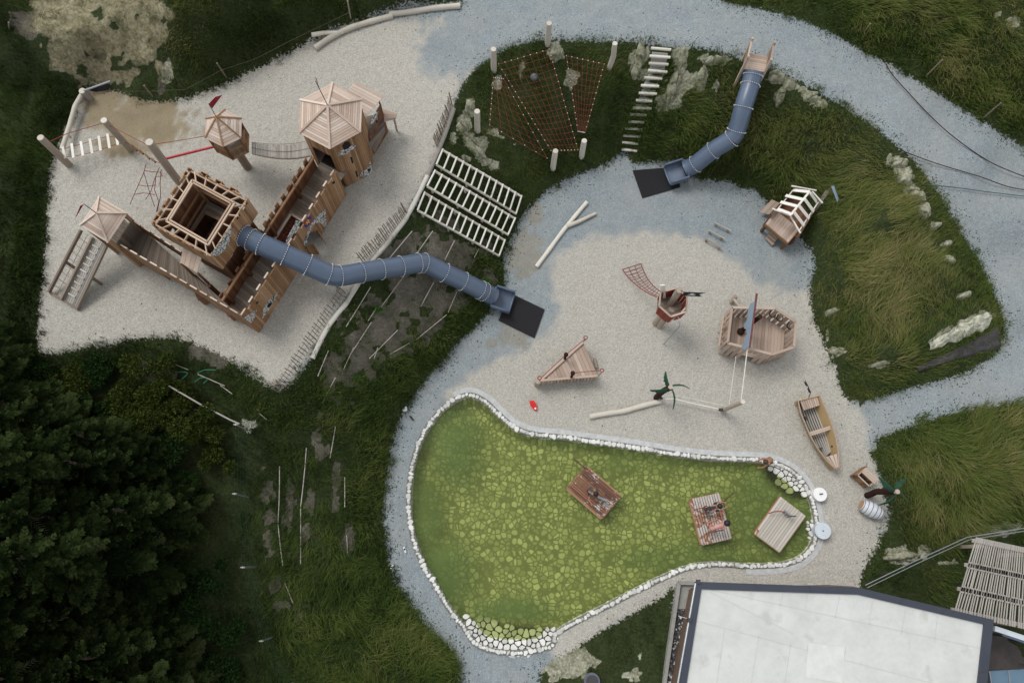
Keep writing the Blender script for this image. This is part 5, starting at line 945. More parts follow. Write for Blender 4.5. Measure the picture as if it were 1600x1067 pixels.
# triangular bow deck
bd = thing('bow_deck', 'low triangular wooden deck with red ropes and red rings at its corners', 'play deck', V(890, 580, 0)); T0, T1, T2 = V(911, 535, .6), V(844, 595, .6), V(934, 587.5, .6)
mb = MB(); mb.strips(T2, T0, T1, T1, 15, .05); part('deck', mb, M['deck_pale'], bd)
mb = MB(); mb.pwall(T1, T2, .03, .56, 17, .03, .035); mb.pwall(T0, T1, .1, .56, 18, .03, .03); mb.pwall(T2, T0, .1, .56, 9, .03, .03); part('skirt', mb, M['deck_pale'], bd)
mb = MB(); mb.bar(T0+Vector((0, 0, .06)), T1+Vector((0, 0, .06)), .09, .05); mb.bar(T1+Vector((0, 0, .06)), T2+Vector((0, 0, .04)), .08, .05); part('edge_board', mb, M['larch_light'], bd)
for u, v in ((884.5, 554), (895, 583)):
    mb = MB(); t = V(u, v, 1.25); b = xy(t, .6); mb.tube([b, t], .05, 10); mb.ball(t, .09, 10, 7); part('bollard', mb, M['brown'], bd)
for u, v, b in ((915, 527.5, T0), (940.7, 578.7, T2), (843, 590.5, T1)):
    mb = MB(); c = V(u, v, 1.1); mb.tube([c+Vector((math.cos(a)*.065, math.sin(a)*.065, 0)) for a in [2*math.pi*k/12 for k in range(13)]], .018, 6); mb.tube([xy(b, .55), c-Vector((0, .06, 0))], .014, 6); part('red_ring', mb, M['rope_red'], bd)
mb = MB(); mb.tube([V(895, 583, 1.15), V(917, 580.5, 1.08), V(938, 579, 1.1)], .014, 5); mb.tube([V(914, 530, 1.08), V(884.5, 554, 1.15), V(845, 591, 1.1)], .014, 5); part('rope', mb, M['rope_red'], bd)
mb = MB(); mb.tube([xy(T1, -.1)+Vector((-.08, 0, 0)), xy(T1, .62)+Vector((-.08, 0, 0))], .12, 10); part('corner_log', mb, M['post'], bd)
mb = MB(); mb.tube([V(929, 560, .1), V(932, 575, .1)], .06, 8); part('step_log', mb, M['post'], bd)
# crow's nest
cn_ = thing('crows_nest', 'red hexagonal lookout basket on two round poles with a black pirate flag', 'lookout', V(1025, 510, 0))
C6 = [V(1056.6, 450.5, 2.35), V(1073.7, 464.3, 2.35), V(1071.7, 487.3, 2.35), V(1048, 495, 2.35), V(1029.7, 478.7, 2.35), V(1032, 457, 2.35)]; c6 = sum(C6, Vector())/6
for i in range(6):
    a, b = C6[i], C6[(i+1) % 6]; a0, b0 = xy(a.lerp(c6, .08), 0), xy(b.lerp(c6, .08), 0); n = 4; nn = wallframe(a, b)[1]
    if i == 4: continue
    mb = MB()
    for k in range(n):
        if i in (1, 2) and k in (2,): continue
        t0, t1 = (k+.04)/n, (k+.96)/n; out_ = (a.lerp(b, .5)-c6); out_.z = 0; o_ = out_.normalized()*.03
        mb.hexa([xy(a0.lerp(b0, t0), 1.62), xy(a0.lerp(b0, t1), 1.62), xy(a0.lerp(b0, t1), 1.62)+o_, xy(a0.lerp(b0, t0), 1.62)+o_], [a.lerp(b, t0), a.lerp(b, t1), a.lerp(b, t1)+o_, a.lerp(b, t0)+o_])
    pl = part('basket_side', mb, M['red_board'], cn_); mb = MB(); mb.bar(a+Vector((0, 0, .02)), b+Vector((0, 0, .02)), .06, .04); part('rim', mb, M['deck_pale'], pl)
mb = MB(); mb.bar(C6[4]+Vector((0, 0, .02)), C6[5]+Vector((0, 0, .02)), .06, .04); part('rim', mb, M['deck_pale'], cn_)
fl = [xy(p.lerp(c6, .08), 1.7) for p in C6]; mb = MB(); mb.strips(fl[5], fl[0], fl[1], fl[4], 6, .04); mb.strips(fl[4], fl[1], fl[2], fl[3], 6, .04); part('floor', mb, M['deck'], cn_)
mb = MB(); mb.tube([V(1022.5, 507.5, -.1), V(1053.5, 466, 2.1), V(1062, 453, 3.15)], [.125, .12, .115], 14); mb.tube([V(1029, 511.5, -.1), V(1050, 483, 1.7)], .12, 14); part('pole', mb, M['post'], cn_)
mb = MB(); mb.tube([V(1059, 494, 2.15), V(1061.5, 499, 2.2), V(1062.5, 507, 2.15), V(1061, 511, 2.0), V(1037, 537.5, .0)], .022, 8); part('slide_pole', mb, M['steel'], cn_)
mb = MB(); mb.bar(V(1037, 465, 1.7), V(1035, 445.5, 2.9), .16, .04, (0, 1, 0)); part('grip_board', mb, M['white_wood'], cn_)
def skullflag(root, p, q, h, notch=.25):
    mb = MB(); d = q-p; up = Vector((0, 0, h)); n = d.cross(up).normalized()*.006; mb.prism([p, p+d*.98-up*.0, p+d*(1-notch)-up*.5, p+d*.96-up, p-up], n); f = part('flag', mb, M['flag_black'], root, 'black flag with a white skull and crossbones')
    mb = MB(); c = p+d*.42-up*.42; dn = d.normalized(); un = Vector((0, 0, 1)); r = h*.2
    for s in (1, -1):
        off = n*1.6*s
        pts = [c+off+dn*math.cos(a)*r+un*math.sin(a)*r*.9 for a in [2*math.pi*k/12 for k in range(12)]]; mb.prism(pts, n*.3*s)
        for sg_ in (1, -1): a_ = c+off-dn*r*1.8-un*r*(1.1+.9*sg_); b_ = c+off+dn*r*1.8-un*r*(1.1-.9*sg_); w_ = un*r*.16; mb.prism([a_-w_, a_+w_, b_+w_, b_-w_], n*.3*s)
    part('skull', mb, M['white'], f)
mb = MB(); mb.tube([V(1062, 453, 3.1), V(1070, 457, 3.25)], .015, 6); part('flag_pole', mb, M['dark_metal'], cn_)
skullflag(cn_, V(1069, 456, 3.35), V(1103, 457.5, 3.3), .38)
mb = MB(); a, b = V(1001.5, 412, .02), V(972.5, 421, .02); c, d = V(1033, 456, 2.1), V(1026.5, 464.5, 1.95)
def nf(s, t): p = a.lerp(b, s).lerp(c.lerp(d, s), t); p.z -= .35*4*t*(1-t)*1.0+.18*4*s*(1-s)*(1-t*.5); p.z = max(p.z, .03); return p
for s in (0, .33, .66, 1): mb.tube([nf(s, t/8) for t in range(9)], .018 if s in (0, 1) else .012, 5)
for k in range(13): mb.tube([nf(s/4, k/13) for s in range(5)], .011, 4)
part('rope_ladder_net', mb, M['rope_red'], cn_)
# palms
def palm(label, P, tips, crown, r0=.10):
    g = P[0]; root = thing('palm_sculpture', label, 'palm sculpture', Vector((g.x, g.y, gz(g.x, g.y))), 'painted palm tree sculptures'); Q = spline(P, False, 5); mb = MB(); mb.tube(Q, [r0*(1+.12*(i % 2)) for i in range(len(Q))], 12); part('trunk', mb, M['brown'], root)
    for t in tips:
        a, b = crown, t; d = b-a; m_ = 9; up = []; dn = []; sdv = Vector((-d.y, d.x, 0)).normalized()
        for k in range(m_+1):
            s = k/m_; c_ = a.lerp(b, s)+Vector((0, 0, .18*math.sin(s*math.pi*.8)))+sdv*.05*math.sin(s*math.pi); w_ = (.05+.16*math.sin(math.pi*min(1, s*.9+.08)))*(1-s*.4)*(.82 if k % 2 else 1.1); up.append(c_); dn.append(c_-Vector((0, 0, w_*.95))+sdv*w_*.5 if k < m_ else c_-Vector((0, 0, .01)))
        mb = MB()
        for k in range(m_): n_ = sdv*.025; mb.hexa([dn[k], dn[k+1], dn[k+1]+n_, dn[k]+n_], [up[k], up[k+1], up[k+1]+n_, up[k]+n_], .5)
        part('frond', mb, M['palm_green'], root)
    mb = MB(); mb.tube([crown-Vector((0, 0, .1)), crown+Vector((0, 0, .05))], .08, 12); part('crown_cap', mb, M['post'], root); return root
palm('painted palm sculpture with four dark green fronds beside the balance log', [V(1025, 622, 0), V(1029, 617, .5), V(1036, 611, 1.2), V(1046, 606, 2.05)], [V(1040, 581, 1.9), V(1014, 610, 1.9), V(1077, 609, 1.9), V(1049.5, 641, 1.7)], V(1047.5, 605, 2.1))
palm('painted palm sculpture with an S-shaped trunk between the barrel and the tall grass', [V(1354, 774, 0), V(1362, 771.5, .35), V(1369, 768, .7), V(1380, 768, 1.2), V(1400, 768, 2.0)], [V(1371, 744, 1.9), V(1413.5, 748.5, 1.9), V(1369.5, 788.5, 1.8), V(1415.5, 791.5, 1.8)], V(1401.5, 768, 2.1))
swp = post(1128.5, 641, 1161, 627.5, .085, 'slanting round post carrying white ropes between palm and ship', 'post')
rc = thing('rope_course', 'white rope walk strung from the palm to the slanting post and on to the ship', 'rope walk', V(1100, 630, 0)); b_, t_ = V(1128, 640, .35), V(1160, 628, 1.9)
mb = MB(); mb.tube([V(1034, 624, .35), V(1052, 623, .33), V(1090, 632, .28), b_], .028, 6); mb.tube([V(1050, 617, 1.0), V(1062, 619, .98), V(1100, 627, .92), V(1140, 635, 1.0)], .012, 5); mb.tube([V(1158, 626, 1.8), V(1168, 543, 1.9)], .02, 5); mb.tube([V(1139, 634, .8), V(1150, 556, .9)], .012, 5); part('rope', mb, M['rope_white'], rc)
mb = MB(); mb.tube([b_-Vector((.12, 0, 0)), b_+Vector((.06, 0, 0))], .06, 8); mb.tube([V(1031, 623, .5), V(1035, 621.5, .5)], .05, 8); part('rope_clamp', mb, M['dark_metal'], rc)
mb = MB(); q = [V(827, 627, .03), V(834, 626, .05), V(838, 632, .05), V(839, 641, .03), V(836, 642, .03), V(829, 634, .03)]; mb.prism(q, Vector((0, 0, .06))); cl_ = single('red_cloth', mb, plain('bright_red_cloth', (.55, .015, .012), .8), 'small bright red garment dropped on the pea gravel', 'garment'); mb = MB(); mb.box(V(836.5, 638, .1), (.06, .06, .02), .4); part('white_patch', mb, M['white'], cl_)
# rowing boat
bt_ = thing('rowing_boat', 'pale wooden rowing boat with a thwart and a small black flag at the stern', 'rowing boat', V(1280, 675, 0)); zt_ = .52
LFT = [V(a, b, zt_) for a, b in ((1246.8, 625.8), (1251, 646), (1258, 662), (1266, 681), (1277, 700), (1290, 718), (1304.5, 732))]; RGT = [V(a, b, zt_) for a, b in ((1281, 617.5), (1288, 634), (1294.5, 649), (1300, 664), (1305, 680), (1309, 700), (1310.5, 730))]
cl0 = [a.lerp(b, .5) for a, b in zip(LFT, RGT)]; LB = [xy(a.lerp(c, .30), .05) for a, c in zip(LFT, cl0)]; RB = [xy(a.lerp(c, .30), .05) for a, c in zip(RGT, cl0)]
for side_, (T_, B_) in enumerate(((LFT, LB), (RGT, RB))):
    mb = MB(); n = len(T_); inn_ = .05
    vs = T_+B_+[p.lerp(c, .07) for p, c in zip(T_, cl0)]+[p.lerp(xy(c, p.z), .12) for p, c in zip(B_, cl0)]; fs = []
    for k in range(n-1): fs += [(k, k+1, n+k+1, n+k), (2*n+k, 3*n+k, 3*n+k+1, 2*n+k+1), (k, 2*n+k, 2*n+k+1, k+1)]
    mb.add(vs, fs, .5); hp = part('hull_side', mb, M['larch_light'] if 0 else M.setdefault('oiled', wood('oiled_pine', [(0, (.28, .19, .09)), (.5, (.38, .27, .14)), (1, (.50, .38, .22))])), bt_)
    mb = MB(); mb.tube([p+Vector((0, 0, .015)) for p in T_], .025, 6); part('gunwale', mb, M['deck_pale'], hp)
mb = MB(); mb.bar(LFT[0]-Vector((0, 0, .2)), RGT[0]-Vector((0, 0, .2)), .04, .42); part('transom', mb, M['oiled'], bt_)
mb = MB()
for k in range(7):
    t = (k+.5)/7; pts = [LB[j].lerp(RB[j], t)+Vector((0, 0, .05)) for j in (0, 2, 4, 5)]
    for a, b in zip(pts, pts[1:]): mb.bar(a, b, .055, .02, tone=t)
part('floor_slats', mb, M['grey_wood'], bt_)
mb = MB(); mb.add([xy(p, .045) for p in LB]+[xy(p, .045) for p in RB], [(k, k+1, 8+k, 7+k) for k in range(6)]); part('hull_bottom', mb, M['dark_metal'], bt_)
def crossb(j, z=zt_-.05, inset=.08): a, b = LFT[j], RGT[j]; return xy(a.lerp(b, inset), z), xy(b.lerp(a, inset), z)
mb = MB(); a0, b0 = crossb(0, zt_-.04, .1); a1, b1 = V(1256, 641, zt_-.04), V(1281, 633, zt_-.04); mb.strips(a0, a1, b1, b0, 8, .03, .014); part('stern_deck', mb, M['deck_pale'], bt_)
mb = MB(); mb.strips(V(1264, 675, .45), V(1298, 664.5, .45), V(1299.5, 670.5, .45), V(1267, 681, .45), 2, .04); part('thwart', mb, M['deck_pale'], bt_)
mb = MB(); a0, b0 = V(1288.5, 714, zt_), V(1308.5, 708.5, zt_); t0, t1 = V(1304, 731, zt_), V(1310, 730, zt_); mb.strips(a0, t0, t1, b0, 3, .03, .02); part('bow_deck', mb, M['deck_pale'], bt_)
mb = MB(); mb.box(V(1307.5, 731.5, zt_+.02), (.12, .06, .06), .3); part('bow_cap', mb, M['larch'], bt_)
for u, v in ((1258, 652), (1284, 645), (1281, 701), (1301, 697)): mb = MB(); mb.box(V(u, v, .2), (.12, .06, .18), .25); part('iron_bracket', mb, M['dark_metal'], bt_)
mb = MB(); mb.tube([V(1263.5, 621, .5), V(1267, 613, 1.3)], .012, 6); part('flag_pole', mb, M['brown'], bt_)
skullflag(bt_, V(1267, 612.5, 1.38), V(1257.5, 592, 1.36), .16)
# bench box, barrel, tubs
bx_ = thing('bench_box', 'small open wooden box bench with a pale plank top above the tall grass', 'box bench', V(1352, 748, 0)); q = [V(1340, 742, .5), V(1346, 737, .5), V(1364, 754, .5), V(1358, 759.5, .5)]
mb = MB()
for i in range(4): mb.pwall(q[i], q[(i+1) % 4], .05, .5, 5, .03)
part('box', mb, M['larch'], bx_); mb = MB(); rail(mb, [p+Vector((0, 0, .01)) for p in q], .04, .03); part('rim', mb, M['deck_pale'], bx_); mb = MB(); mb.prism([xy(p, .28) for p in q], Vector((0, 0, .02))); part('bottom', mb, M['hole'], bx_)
mb = MB(); mb.strips(V(1345.8, 737, .56), V(1352.3, 730.3, .56), V(1372, 748, .56), V(1366, 756, .56), 1, .03); mb = MB(); mb.strips(V(1345.8, 737, .56), V(1366, 756, .56), V(1372, 748, .56), V(1352.3, 730.3, .56), 3, .03); part('top_boards', mb, M['deck_pale'], bx_)
mb = MB(); mb.bar(V(1332, 743, .3), V(1351, 729.5, .3), .04, .45); mb.bar(V(1333, 744, .15), V(1343, 745, .2), .05, .2); part('end_board', mb, M['larch'], bx_)
for u, v in ((1332.5, 743), (1351, 730), (1352, 760)): mb = MB(); mb.ball(V(u, v, .42), .04, 8, 5); part('bolt_head', mb, M['dark_metal'], bx_)
br = thing('barrel', 'white stave barrel with dark hoops lying on its side by the tall grass', 'barrel', V(1362, 797, 0)); a, b = V(1346, 788.5, .27), V(1377, 804, .27); mb = MB(); n = 13; mb.tube([a.lerp(b, k/(n-1)) for k in range(n)], [.20+.075*math.sin(math.pi*k/(n-1)) for k in range(n)], 18, True, .5); part('staves', mb, plain('white_staves', (.55, .58, .62), .6, .1, 9), br)
for t in (.04, .2, .4, .62, .82, .96): mb = MB(); R_ = .203+.075*math.sin(math.pi*t); d = (b-a)*.011; c = a.lerp(b, t); mb.tube([c-d, c+d], R_+.004, 18); part('hoop', mb, M['dark_metal'], br)
mb = MB(); d = (b-a).normalized(); mb.tube([a-d*.012, a-d*.004], .185, 18); part('barrel_head', mb, M['larch'], br)
for u, v, r, lb, mt in ((1281.5, 772, .245, 'smaller white round lid with a dark handle, upper one beside the pond', 'white'), (1286, 829, .285, 'larger pale blue round tub lid, lower one beside the pond', 'tub')):
    M.setdefault('tub', plain('pale_blue_paint', (.50, .55, .60), .6, .12, 5)); mb = MB(); c = V(u, v, .3); mb.tube([xy(c, -.05), xy(c, .27)], r*.97, 28, True, .5); o = single('round_tub', mb, M[mt], lb, 'tub', 'round tubs beside the pond'); mb = MB(); mb.tube([xy(c, .275), xy(c, .30)], r, 28, True, .5); part('lid', mb, M[mt], o)
    mb = MB(); mb.tube([c+Vector((-.03, 0, .03)), c+Vector((.09, .02, .03))] if mt == 'white' else [c+Vector((-.02, 0, .005)), c+Vector((.02, .0, .02))], .02, 8); part('handle', mb, M['dark_metal'], o)
# rafts
def raft(label, q, n, mat, z=.12, gap=.022):
    P = [V(a, b, z) for a, b in q]; c = sum(P, Vector())/4; root = thing('raft', label, 'raft', xy(c, -.1), 'wooden rafts on the pond'); mb = MB(); mb.strips(P[0], P[1], P[2], P[3], n, .04, gap); part('deck', mb, mat, root)
    mb = MB(); I = [p.lerp(c, .04) for p in P]
    for i in range(4): mb.bar(xy(I[i], z-.1), xy(I[(i+1) % 4], z-.1), .1, .12)
    part('frame', mb, M['larch'], root); mb = MB()
    for t in (.2, .8): mb.tube([xy(I[0].lerp(I[3], t), -.1), xy(I[1].lerp(I[2], t), -.1)], .12, 10)
    part('float', mb, M['dark_metal'], root); return root
def wet_wood(name, wetc, dryc, thr, sc=1.2):
    m, t, b = nt(name); at = N(t, 'Attribute', attribute_name='tone'); oc = objc(t); n1 = nz(t, sc, 4, .75, oc); n2 = nz(t, 12, 3, .7, oc)
    w = ramp(t, [(.1, tuple(x*.4 for x in wetc)), (.9, tuple(x*1.9 for x in wetc))], math_(t, 'ADD', math_(t, 'MULTIPLY', at.outputs['Fac'], .6), math_(t, 'MULTIPLY', n2, .4))); d = ramp(t, [(0, tuple(x*.65 for x in dryc)), (1, tuple(min(1, x*1.25) for x in dryc))], math_(t, 'ADD', math_(t, 'MULTIPLY', at.outputs['Fac'], .5), math_(t, 'MULTIPLY', n2, .5)))
    f = ramp(t, [(thr-.02, (0, 0, 0)), (thr+.02, (1, 1, 1))], math_(t, 'ADD', math_(t, 'MULTIPLY', n1, .8), math_(t, 'MULTIPLY', n2, .2))); t.links.new(mixc(t, f, w, d), b.inputs['Base Color']); t.links.new(ramp(t, [(0, (.35, .35, .35)), (1, (.8, .8, .8))], f), b.inputs['Roughness']); bump(t, b, n2, .006); return m
r1 = raft('dark wet raft with one child, leftmost on the pond', [(916, 727.7), (971, 775), (940.5, 811), (885, 763)], 14, wet_wood('wet_boards', (.15, .065, .038), (.52, .49, .46), .585))
r2 = raft('middle raft with flaking brown boards and two children on it', [(1123.4, 770), (1143.5, 841), (1096, 852), (1077, 780)], 12, wet_wood('half_wet_boards', (.26, .12, .065), (.46, .42, .39), .47, 1.6))
r3 = raft('empty dry grey raft with a crank, moored at the right end of the pond', [(1219.6, 775.6), (1178.4, 833.3), (1218.3, 862.7), (1259, 806)], 11, M['dry_raft'], .12, .010)
M['pole_wood'] = plain('wet_pole', (.085, .05, .03), .6)
mb = MB(); mb.tube([V(896, 716.5, .05), V(914, 731, .2)], .028, 6); part('pull_pole', mb, M['pole_wood'], r1); mb = MB(); mb.tube([V(1122, 791, .45), V(1146, 770, .02)], .022, 6); part('pull_pole', mb, M['pole_wood'], r2)
mb = MB(); mb.tube([V(1080, 799, .05), V(1088, 795, .2), V(1100, 793, .4)], .016, 5); part('tow_rope', mb, M['rope_red'], r2)
for a, b, c, rt in (((1225, 797), (1236, 806), (1222, 801), r3), ((1100, 799), (1114, 800), (1103, 803), r2), ((934, 776), (949, 782), (938, 779), r1)):
    mb = MB(); p, q = V(*a, .42), V(*b, .42); mb.tube([p, q], .045, 10); mb.tube([xy(p.lerp(q, .3), .12), p.lerp(q, .3)], .03, 8); mb.tube([xy(p.lerp(q, .7), .12), p.lerp(q, .7)], .03, 8); part('crank_drum', mb, M['steel'], rt)
mb = MB(); mb.tube([V(1201, 802, .3), V(1210, 799, .36), V(1220, 798.5, .42), V(1227, 801, .45)], .02, 6); part('tow_rope', mb, M['rope_red'], r3); mb = MB(); mb.tube([V(1230, 807, .5), V(1244, 806, .55)], .022, 6); part('crank_handle', mb, M['dark_metal'], r3)
mb = MB(); mb.prism([V(1178.6, 832, .09), V(1184, 826, .125), V(1186, 829, .125), V(1181, 836, .125)], Vector((0, 0, .006))); part('corner_plate', mb, M['raft'], r3)
# covered wagon
wg = thing('covered_wagon', 'wooden wagon playhouse with an open roof frame of white slats', 'wagon', V(1235, 345, 0)); zw = lambda a, b, z: V(1160+a/7.622, 260+b/7.622, z)
rg0, rg1 = zw(800, 300, 1.75), zw(565, 590, 1.75); mb = MB(); mb.bar(rg0, rg1, .08, .05); part('ridge_board', mb, M['white_wood'], wg)
lE0, lE1 = zw(610, 275, 1.35), zw(420, 510, 1.35); rE0, rE1 = zw(900, 430, 1.3), zw(680, 760, 1.3)
for a, b in ((lE0, lE1), (rE0, rE1)): mb = MB(); mb.bar(a, b, .04, .05); part('eave_rail', mb, M['white_wood'], wg)
SLT = [((800, 305), (610, 285)), ((735, 400), (515, 348)), ((665, 480), (455, 425)), ((595, 575), (420, 508))]; SRT = [((810, 320), (885, 425)), ((745, 395), (850, 540)), ((670, 465), (795, 620)), ((610, 540), (735, 705))]
for L, zE in ((SLT, 1.38), (SRT, 1.33)):
    for a, b in L: mb = MB(); mb.bar(zw(*a, 1.79), zw(*b, zE+.03), .13, .028, tone=.8); part('roof_slat', mb, M['white_wood'], wg)
for a, b in (((585, 235), (880, 290)), ((355, 505), (580, 590)), ((575, 600), (690, 795)), ((830, 300), (955, 440))): mb = MB(); mb.bar(zw(*a, 1.5), zw(*b, 1.45), .05, .05); part('bow_rail', mb, M['white_wood'], wg)
wq = [zw(615, 290, .75), zw(880, 460, .75), zw(650, 850, .75), zw(310, 620, .75)]; mb = MB(); mb.strips(wq[0], wq[3], wq[2], wq[1], 9, .05); part('wagon_floor', mb, M['larch_dark'], wg)
mb = MB(); mb.pwall(wq[0], wq[3], .55, 1.1, 9, .03); mb.pwall(wq[1], wq[2], .55, 1.1, 9, .03); mb.pwall(wq[0], wq[1], .55, 1.1, 6, .03); part('wagon_side', mb, M['larch'], wg)
fq = [zw(360, 520, .8), zw(600, 620, .8), zw(550, 900, .62), zw(280, 685, .62)]; fq = [zw(395, 520, .82), zw(680, 745, .82), zw(545, 905, .8), zw(278, 682, .8)]; mb = MB(); mb.strips(fq[0], fq[3], fq[2], fq[1], 10, .05); part('front_deck', mb, M['deck_pale'], wg)
mb = MB(); mb.bar(fq[3]-Vector((0, 0, .12)), fq[2]-Vector((0, 0, .12)), .05, .14); mb.bar(fq[2]-Vector((0, 0, .12)), fq[1]-Vector((0, 0, .12)), .05, .2); part('deck_beam', mb, M['larch'], wg)
mb = MB(); mb.strips(zw(350, 395, .5), zw(205, 545, .25), zw(320, 575, .25), zw(450, 440, .5), 6, .04); part('side_ramp', mb, M['deck_pale'], wg)
for k, (a, b) in enumerate((((345, 775), (425, 850)), ((315, 810), (400, 885)), ((288, 845), (370, 930)))): mb = MB(); mb.bar(zw(*a, .42-.15*k), zw(*b, .42-.15*k), .16, .05); part('step', mb, M['deck_pale'], wg)
mb = MB(); mb.bar(zw(860, 520, .9), zw(1015, 290, 1.5), .14, .07); part('draw_bar', mb, M['post'], wg)
for p in wq+fq[2:]: mb = MB(); mb.bar(xy(p.lerp(sum(wq, Vector())/4, .08), -.05), xy(p.lerp(sum(wq, Vector())/4, .08), .72), .1, .1, (1, 0, 0)); part('leg', mb, M['larch_dark'], wg)
pf = thing('grey_pennant', 'blue grey swallow-tailed pennant on a thin pole behind the wagon', 'pennant', G(1290, 320)); mb = MB(); tp_ = V(1300, 291, 2.35); mb.tube([xy(tp_, gz(tp_.x, tp_.y)), tp_], .015, 6); part('pole', mb, M['steel'], pf)
mb = MB(); p = V(1299, 292, 2.35); q1 = V(1303, 290, 2.35); a_ = V(1311.5, 313, 2.2); mb.prism([p, q1, a_, V(1309.5, 311, 2.15), V(1308.5, 316, 2.1)], Vector((0, 0, -.012))); part('pennant', mb, M['sail'], pf)
# dropped things
def shoe(u, v, rz, mat, label, L=.22, W_=.08):
    mb = MB(); c = G(u, v, .05); d = Vector((math.cos(rz), math.sin(rz), 0)); mb.tube([c-d*L*.5, c-d*L*.2, c+d*L*.1, c+d*L*.35, c+d*L*.5], [W_*.35, W_*.5, W_*.42, W_*.5, W_*.25], 8); o = single('shoe', mb, mat, label, 'shoe', 'shoes left by the path'); mb = MB(); mb.tube([c-d*L*.25+Vector((0, 0, .03)), c+Vector((0, 0, .03))], W_*.3, 8); part('opening', mb, M['hole'], o)
shoe(643, 653, -.9, M['dark_metal'], 'black shoe lying on the path near the crumpled white cloth'); shoe(632.5, 859, -1.2, M['white'], 'white shoe with a dark opening on the left path'); shoe(612.5, 885, 1.1, M['white'], 'small pale shoe at the grass edge of the left path', .16, .07)
mb = MB(); mb.ball(G(632, 640, .05), .09, 9, 6, (1.2, .8, .6)); mb.ball(G(634, 637, .06), .06, 8, 5); single('crumpled_cloth', mb, M['white'], 'crumpled white cloth at the grass edge of the left path', 'cloth')
# cables on the upper path
def cable(pts, mat, label, r=.018):
    P = spline([G(a, b, .10) for a, b in pts], False, 6); mb = MB(); mb.tube(P, r, 5); single('cable', mb, mat, label, 'cable', 'cables across the upper path')
cable([(1384, 100), (1395, 118), (1420, 146), (1460, 188), (1500, 222), (1550, 255), (1610, 280)], M['brown'], 'uppermost long brown cable crossing the path at the right'); cable([(1405, 232), (1420, 240), (1470, 258), (1530, 276), (1575, 292), (1610, 298)], M['brown'], 'middle brown cable crossing the path at the right')
cable([(1440, 288), (1490, 293), (1550, 301), (1610, 308)], plain('teal_hose', (.03, .09, .10), .5), 'lowest, teal coloured thin cable crossing the path at the right')
for (b, t, lb) in (((1348, 52), (1360, 37), 'thin fence stake on the bank above the path, leftmost on the right'), ((1447, 119), (1472, 94), 'thin fence stake on the bank above the path, middle one'), ((1537, 184), (1564, 161), 'thin fence stake on the bank above the path, rightmost'), ((353, 120), (339, 99), 'thin fence stake in the grass above the lookout hut'), ((239, 151), (225, 134), 'thin fence stake above the yellow sand'), ((548, 30), (543, 2), 'thin fence stake above the long debarked log'), ((12, 46), (13.5, 35), 'thin fence stake in the top left corner')):
    mb = MB(); b0, t0 = vpost(*b, *t); mb.tube([b0-Vector((0, 0, .1)), t0], .03, 7); single('fence_stake', mb, M['picket'], lb, 'fence stake', 'thin fence stakes')
mb = MB()
for z in (.3, .55, .8): mb.tube([G(a, b, z) for a, b in ((186, 143), (232, 143), (290, 140), (346, 110), (400, 92), (450, 66), (546, 20))], .003, 4)
single('wire_fence', mb, M['picket'], 'thin wires strung between stakes along the upper left bank', 'wire fence')
for k, L in enumerate(([(237, 583), (248, 580), (254, 585), (252, 596), (248, 602)], [(271, 582), (285, 581), (293, 583), (287, 590), (277, 597)], [(308, 583), (320, 578), (337, 578)], [(304, 597), (314, 590), (324, 592), (318, 599)])):
    mb = MB(); mb.tube(spline([G(a, b, .18) for a, b in L], False, 4), .014, 5); single('garden_hose', mb, M.setdefault('teal', plain('green_hose', (.03, .20, .13), .5)), ['leftmost curl of green garden hose in the grass', 'V-shaped piece of green hose in the grass', 'upper arched piece of green hose in the grass', 'small hooked piece of green hose under the long cane'][k], 'hose', 'green hose pieces')
# retaining wall and pale rock at the corner of the mound
mb = MB(); NU, NV = 30, 5; vs = []; fs = []
for i in range(NU+1):
    for j in range(NV+1):
        s_, t_ = i/NU, j/NV; u_ = 1432+s_*127+t_*4; v0_ = 574-s_*66; v_ = v0_+t_*(6+s_*32); p = G(u_, v_, .13 if 0 < j < NV else -.05); vs.append((p.x, p.y, p.z+.06*noise.noise(Vector((s_*9, t_*4, 2)))))
for i in range(NU):
    for j in range(NV): a_ = i*(NV+1)+j; fs.append((a_, a_+1, a_+NV+2, a_+NV+1))
mb.add(vs, fs, .5, False); single('retaining_wall', mb, plain('dark_wall', (.052, .047, .05), .85, .5, 3, bmp=.03), 'dark weathered retaining wall at the lower right corner of the mound', 'retaining wall')
mb = MB(); A_, B_ = V(1462, 536, 1.9), V(1556, 494, 2.0); dd = (B_-A_); nn = Vector((-dd.y, dd.x, 0)).normalized(); vs = []; fs = []; NU, NV = 46, 14
for i in range(NU+1):
    for j in range(NV+1):
        s, t = i/NU, j/NV-.5; w_ = (.52+.16*noise.noise(Vector((s*7, 0, 3))))*(.45+.55*min(1, s*2.2))*min(1, (1-s)*9+.3); p = A_.lerp(B_, s)+nn*(t*w_*2*.55+.10*noise.noise(Vector((s*9, t*2, 1)))); h_ = .20*(1-(2*t)**2)**.5 if abs(t) < .5 else 0; h_ += .11*noise.noise(Vector((s*16, t*5, 0)))*(1-4*t*t)+.05*noise.noise(Vector((s*45, t*14, 5)))*(1-4*t*t); vs.append((p.x, p.y, gz(p.x, p.y)-.06+h_+(.02 if abs(t) < .45 else -.1)))
for i in range(NU):
    for j in range(NV): a_ = i*(NV+1)+j; fs.append((a_, a_+NV+1, a_+NV+2, a_+1))
mb.add(vs, fs, .5, False); rk = single('rock_outcrop', mb, plain('pale_limestone', (.42, .42, .34), .9, .6, 5, .1, bmp=.05), 'long pale limestone outcrop above the dark retaining wall', 'rock')
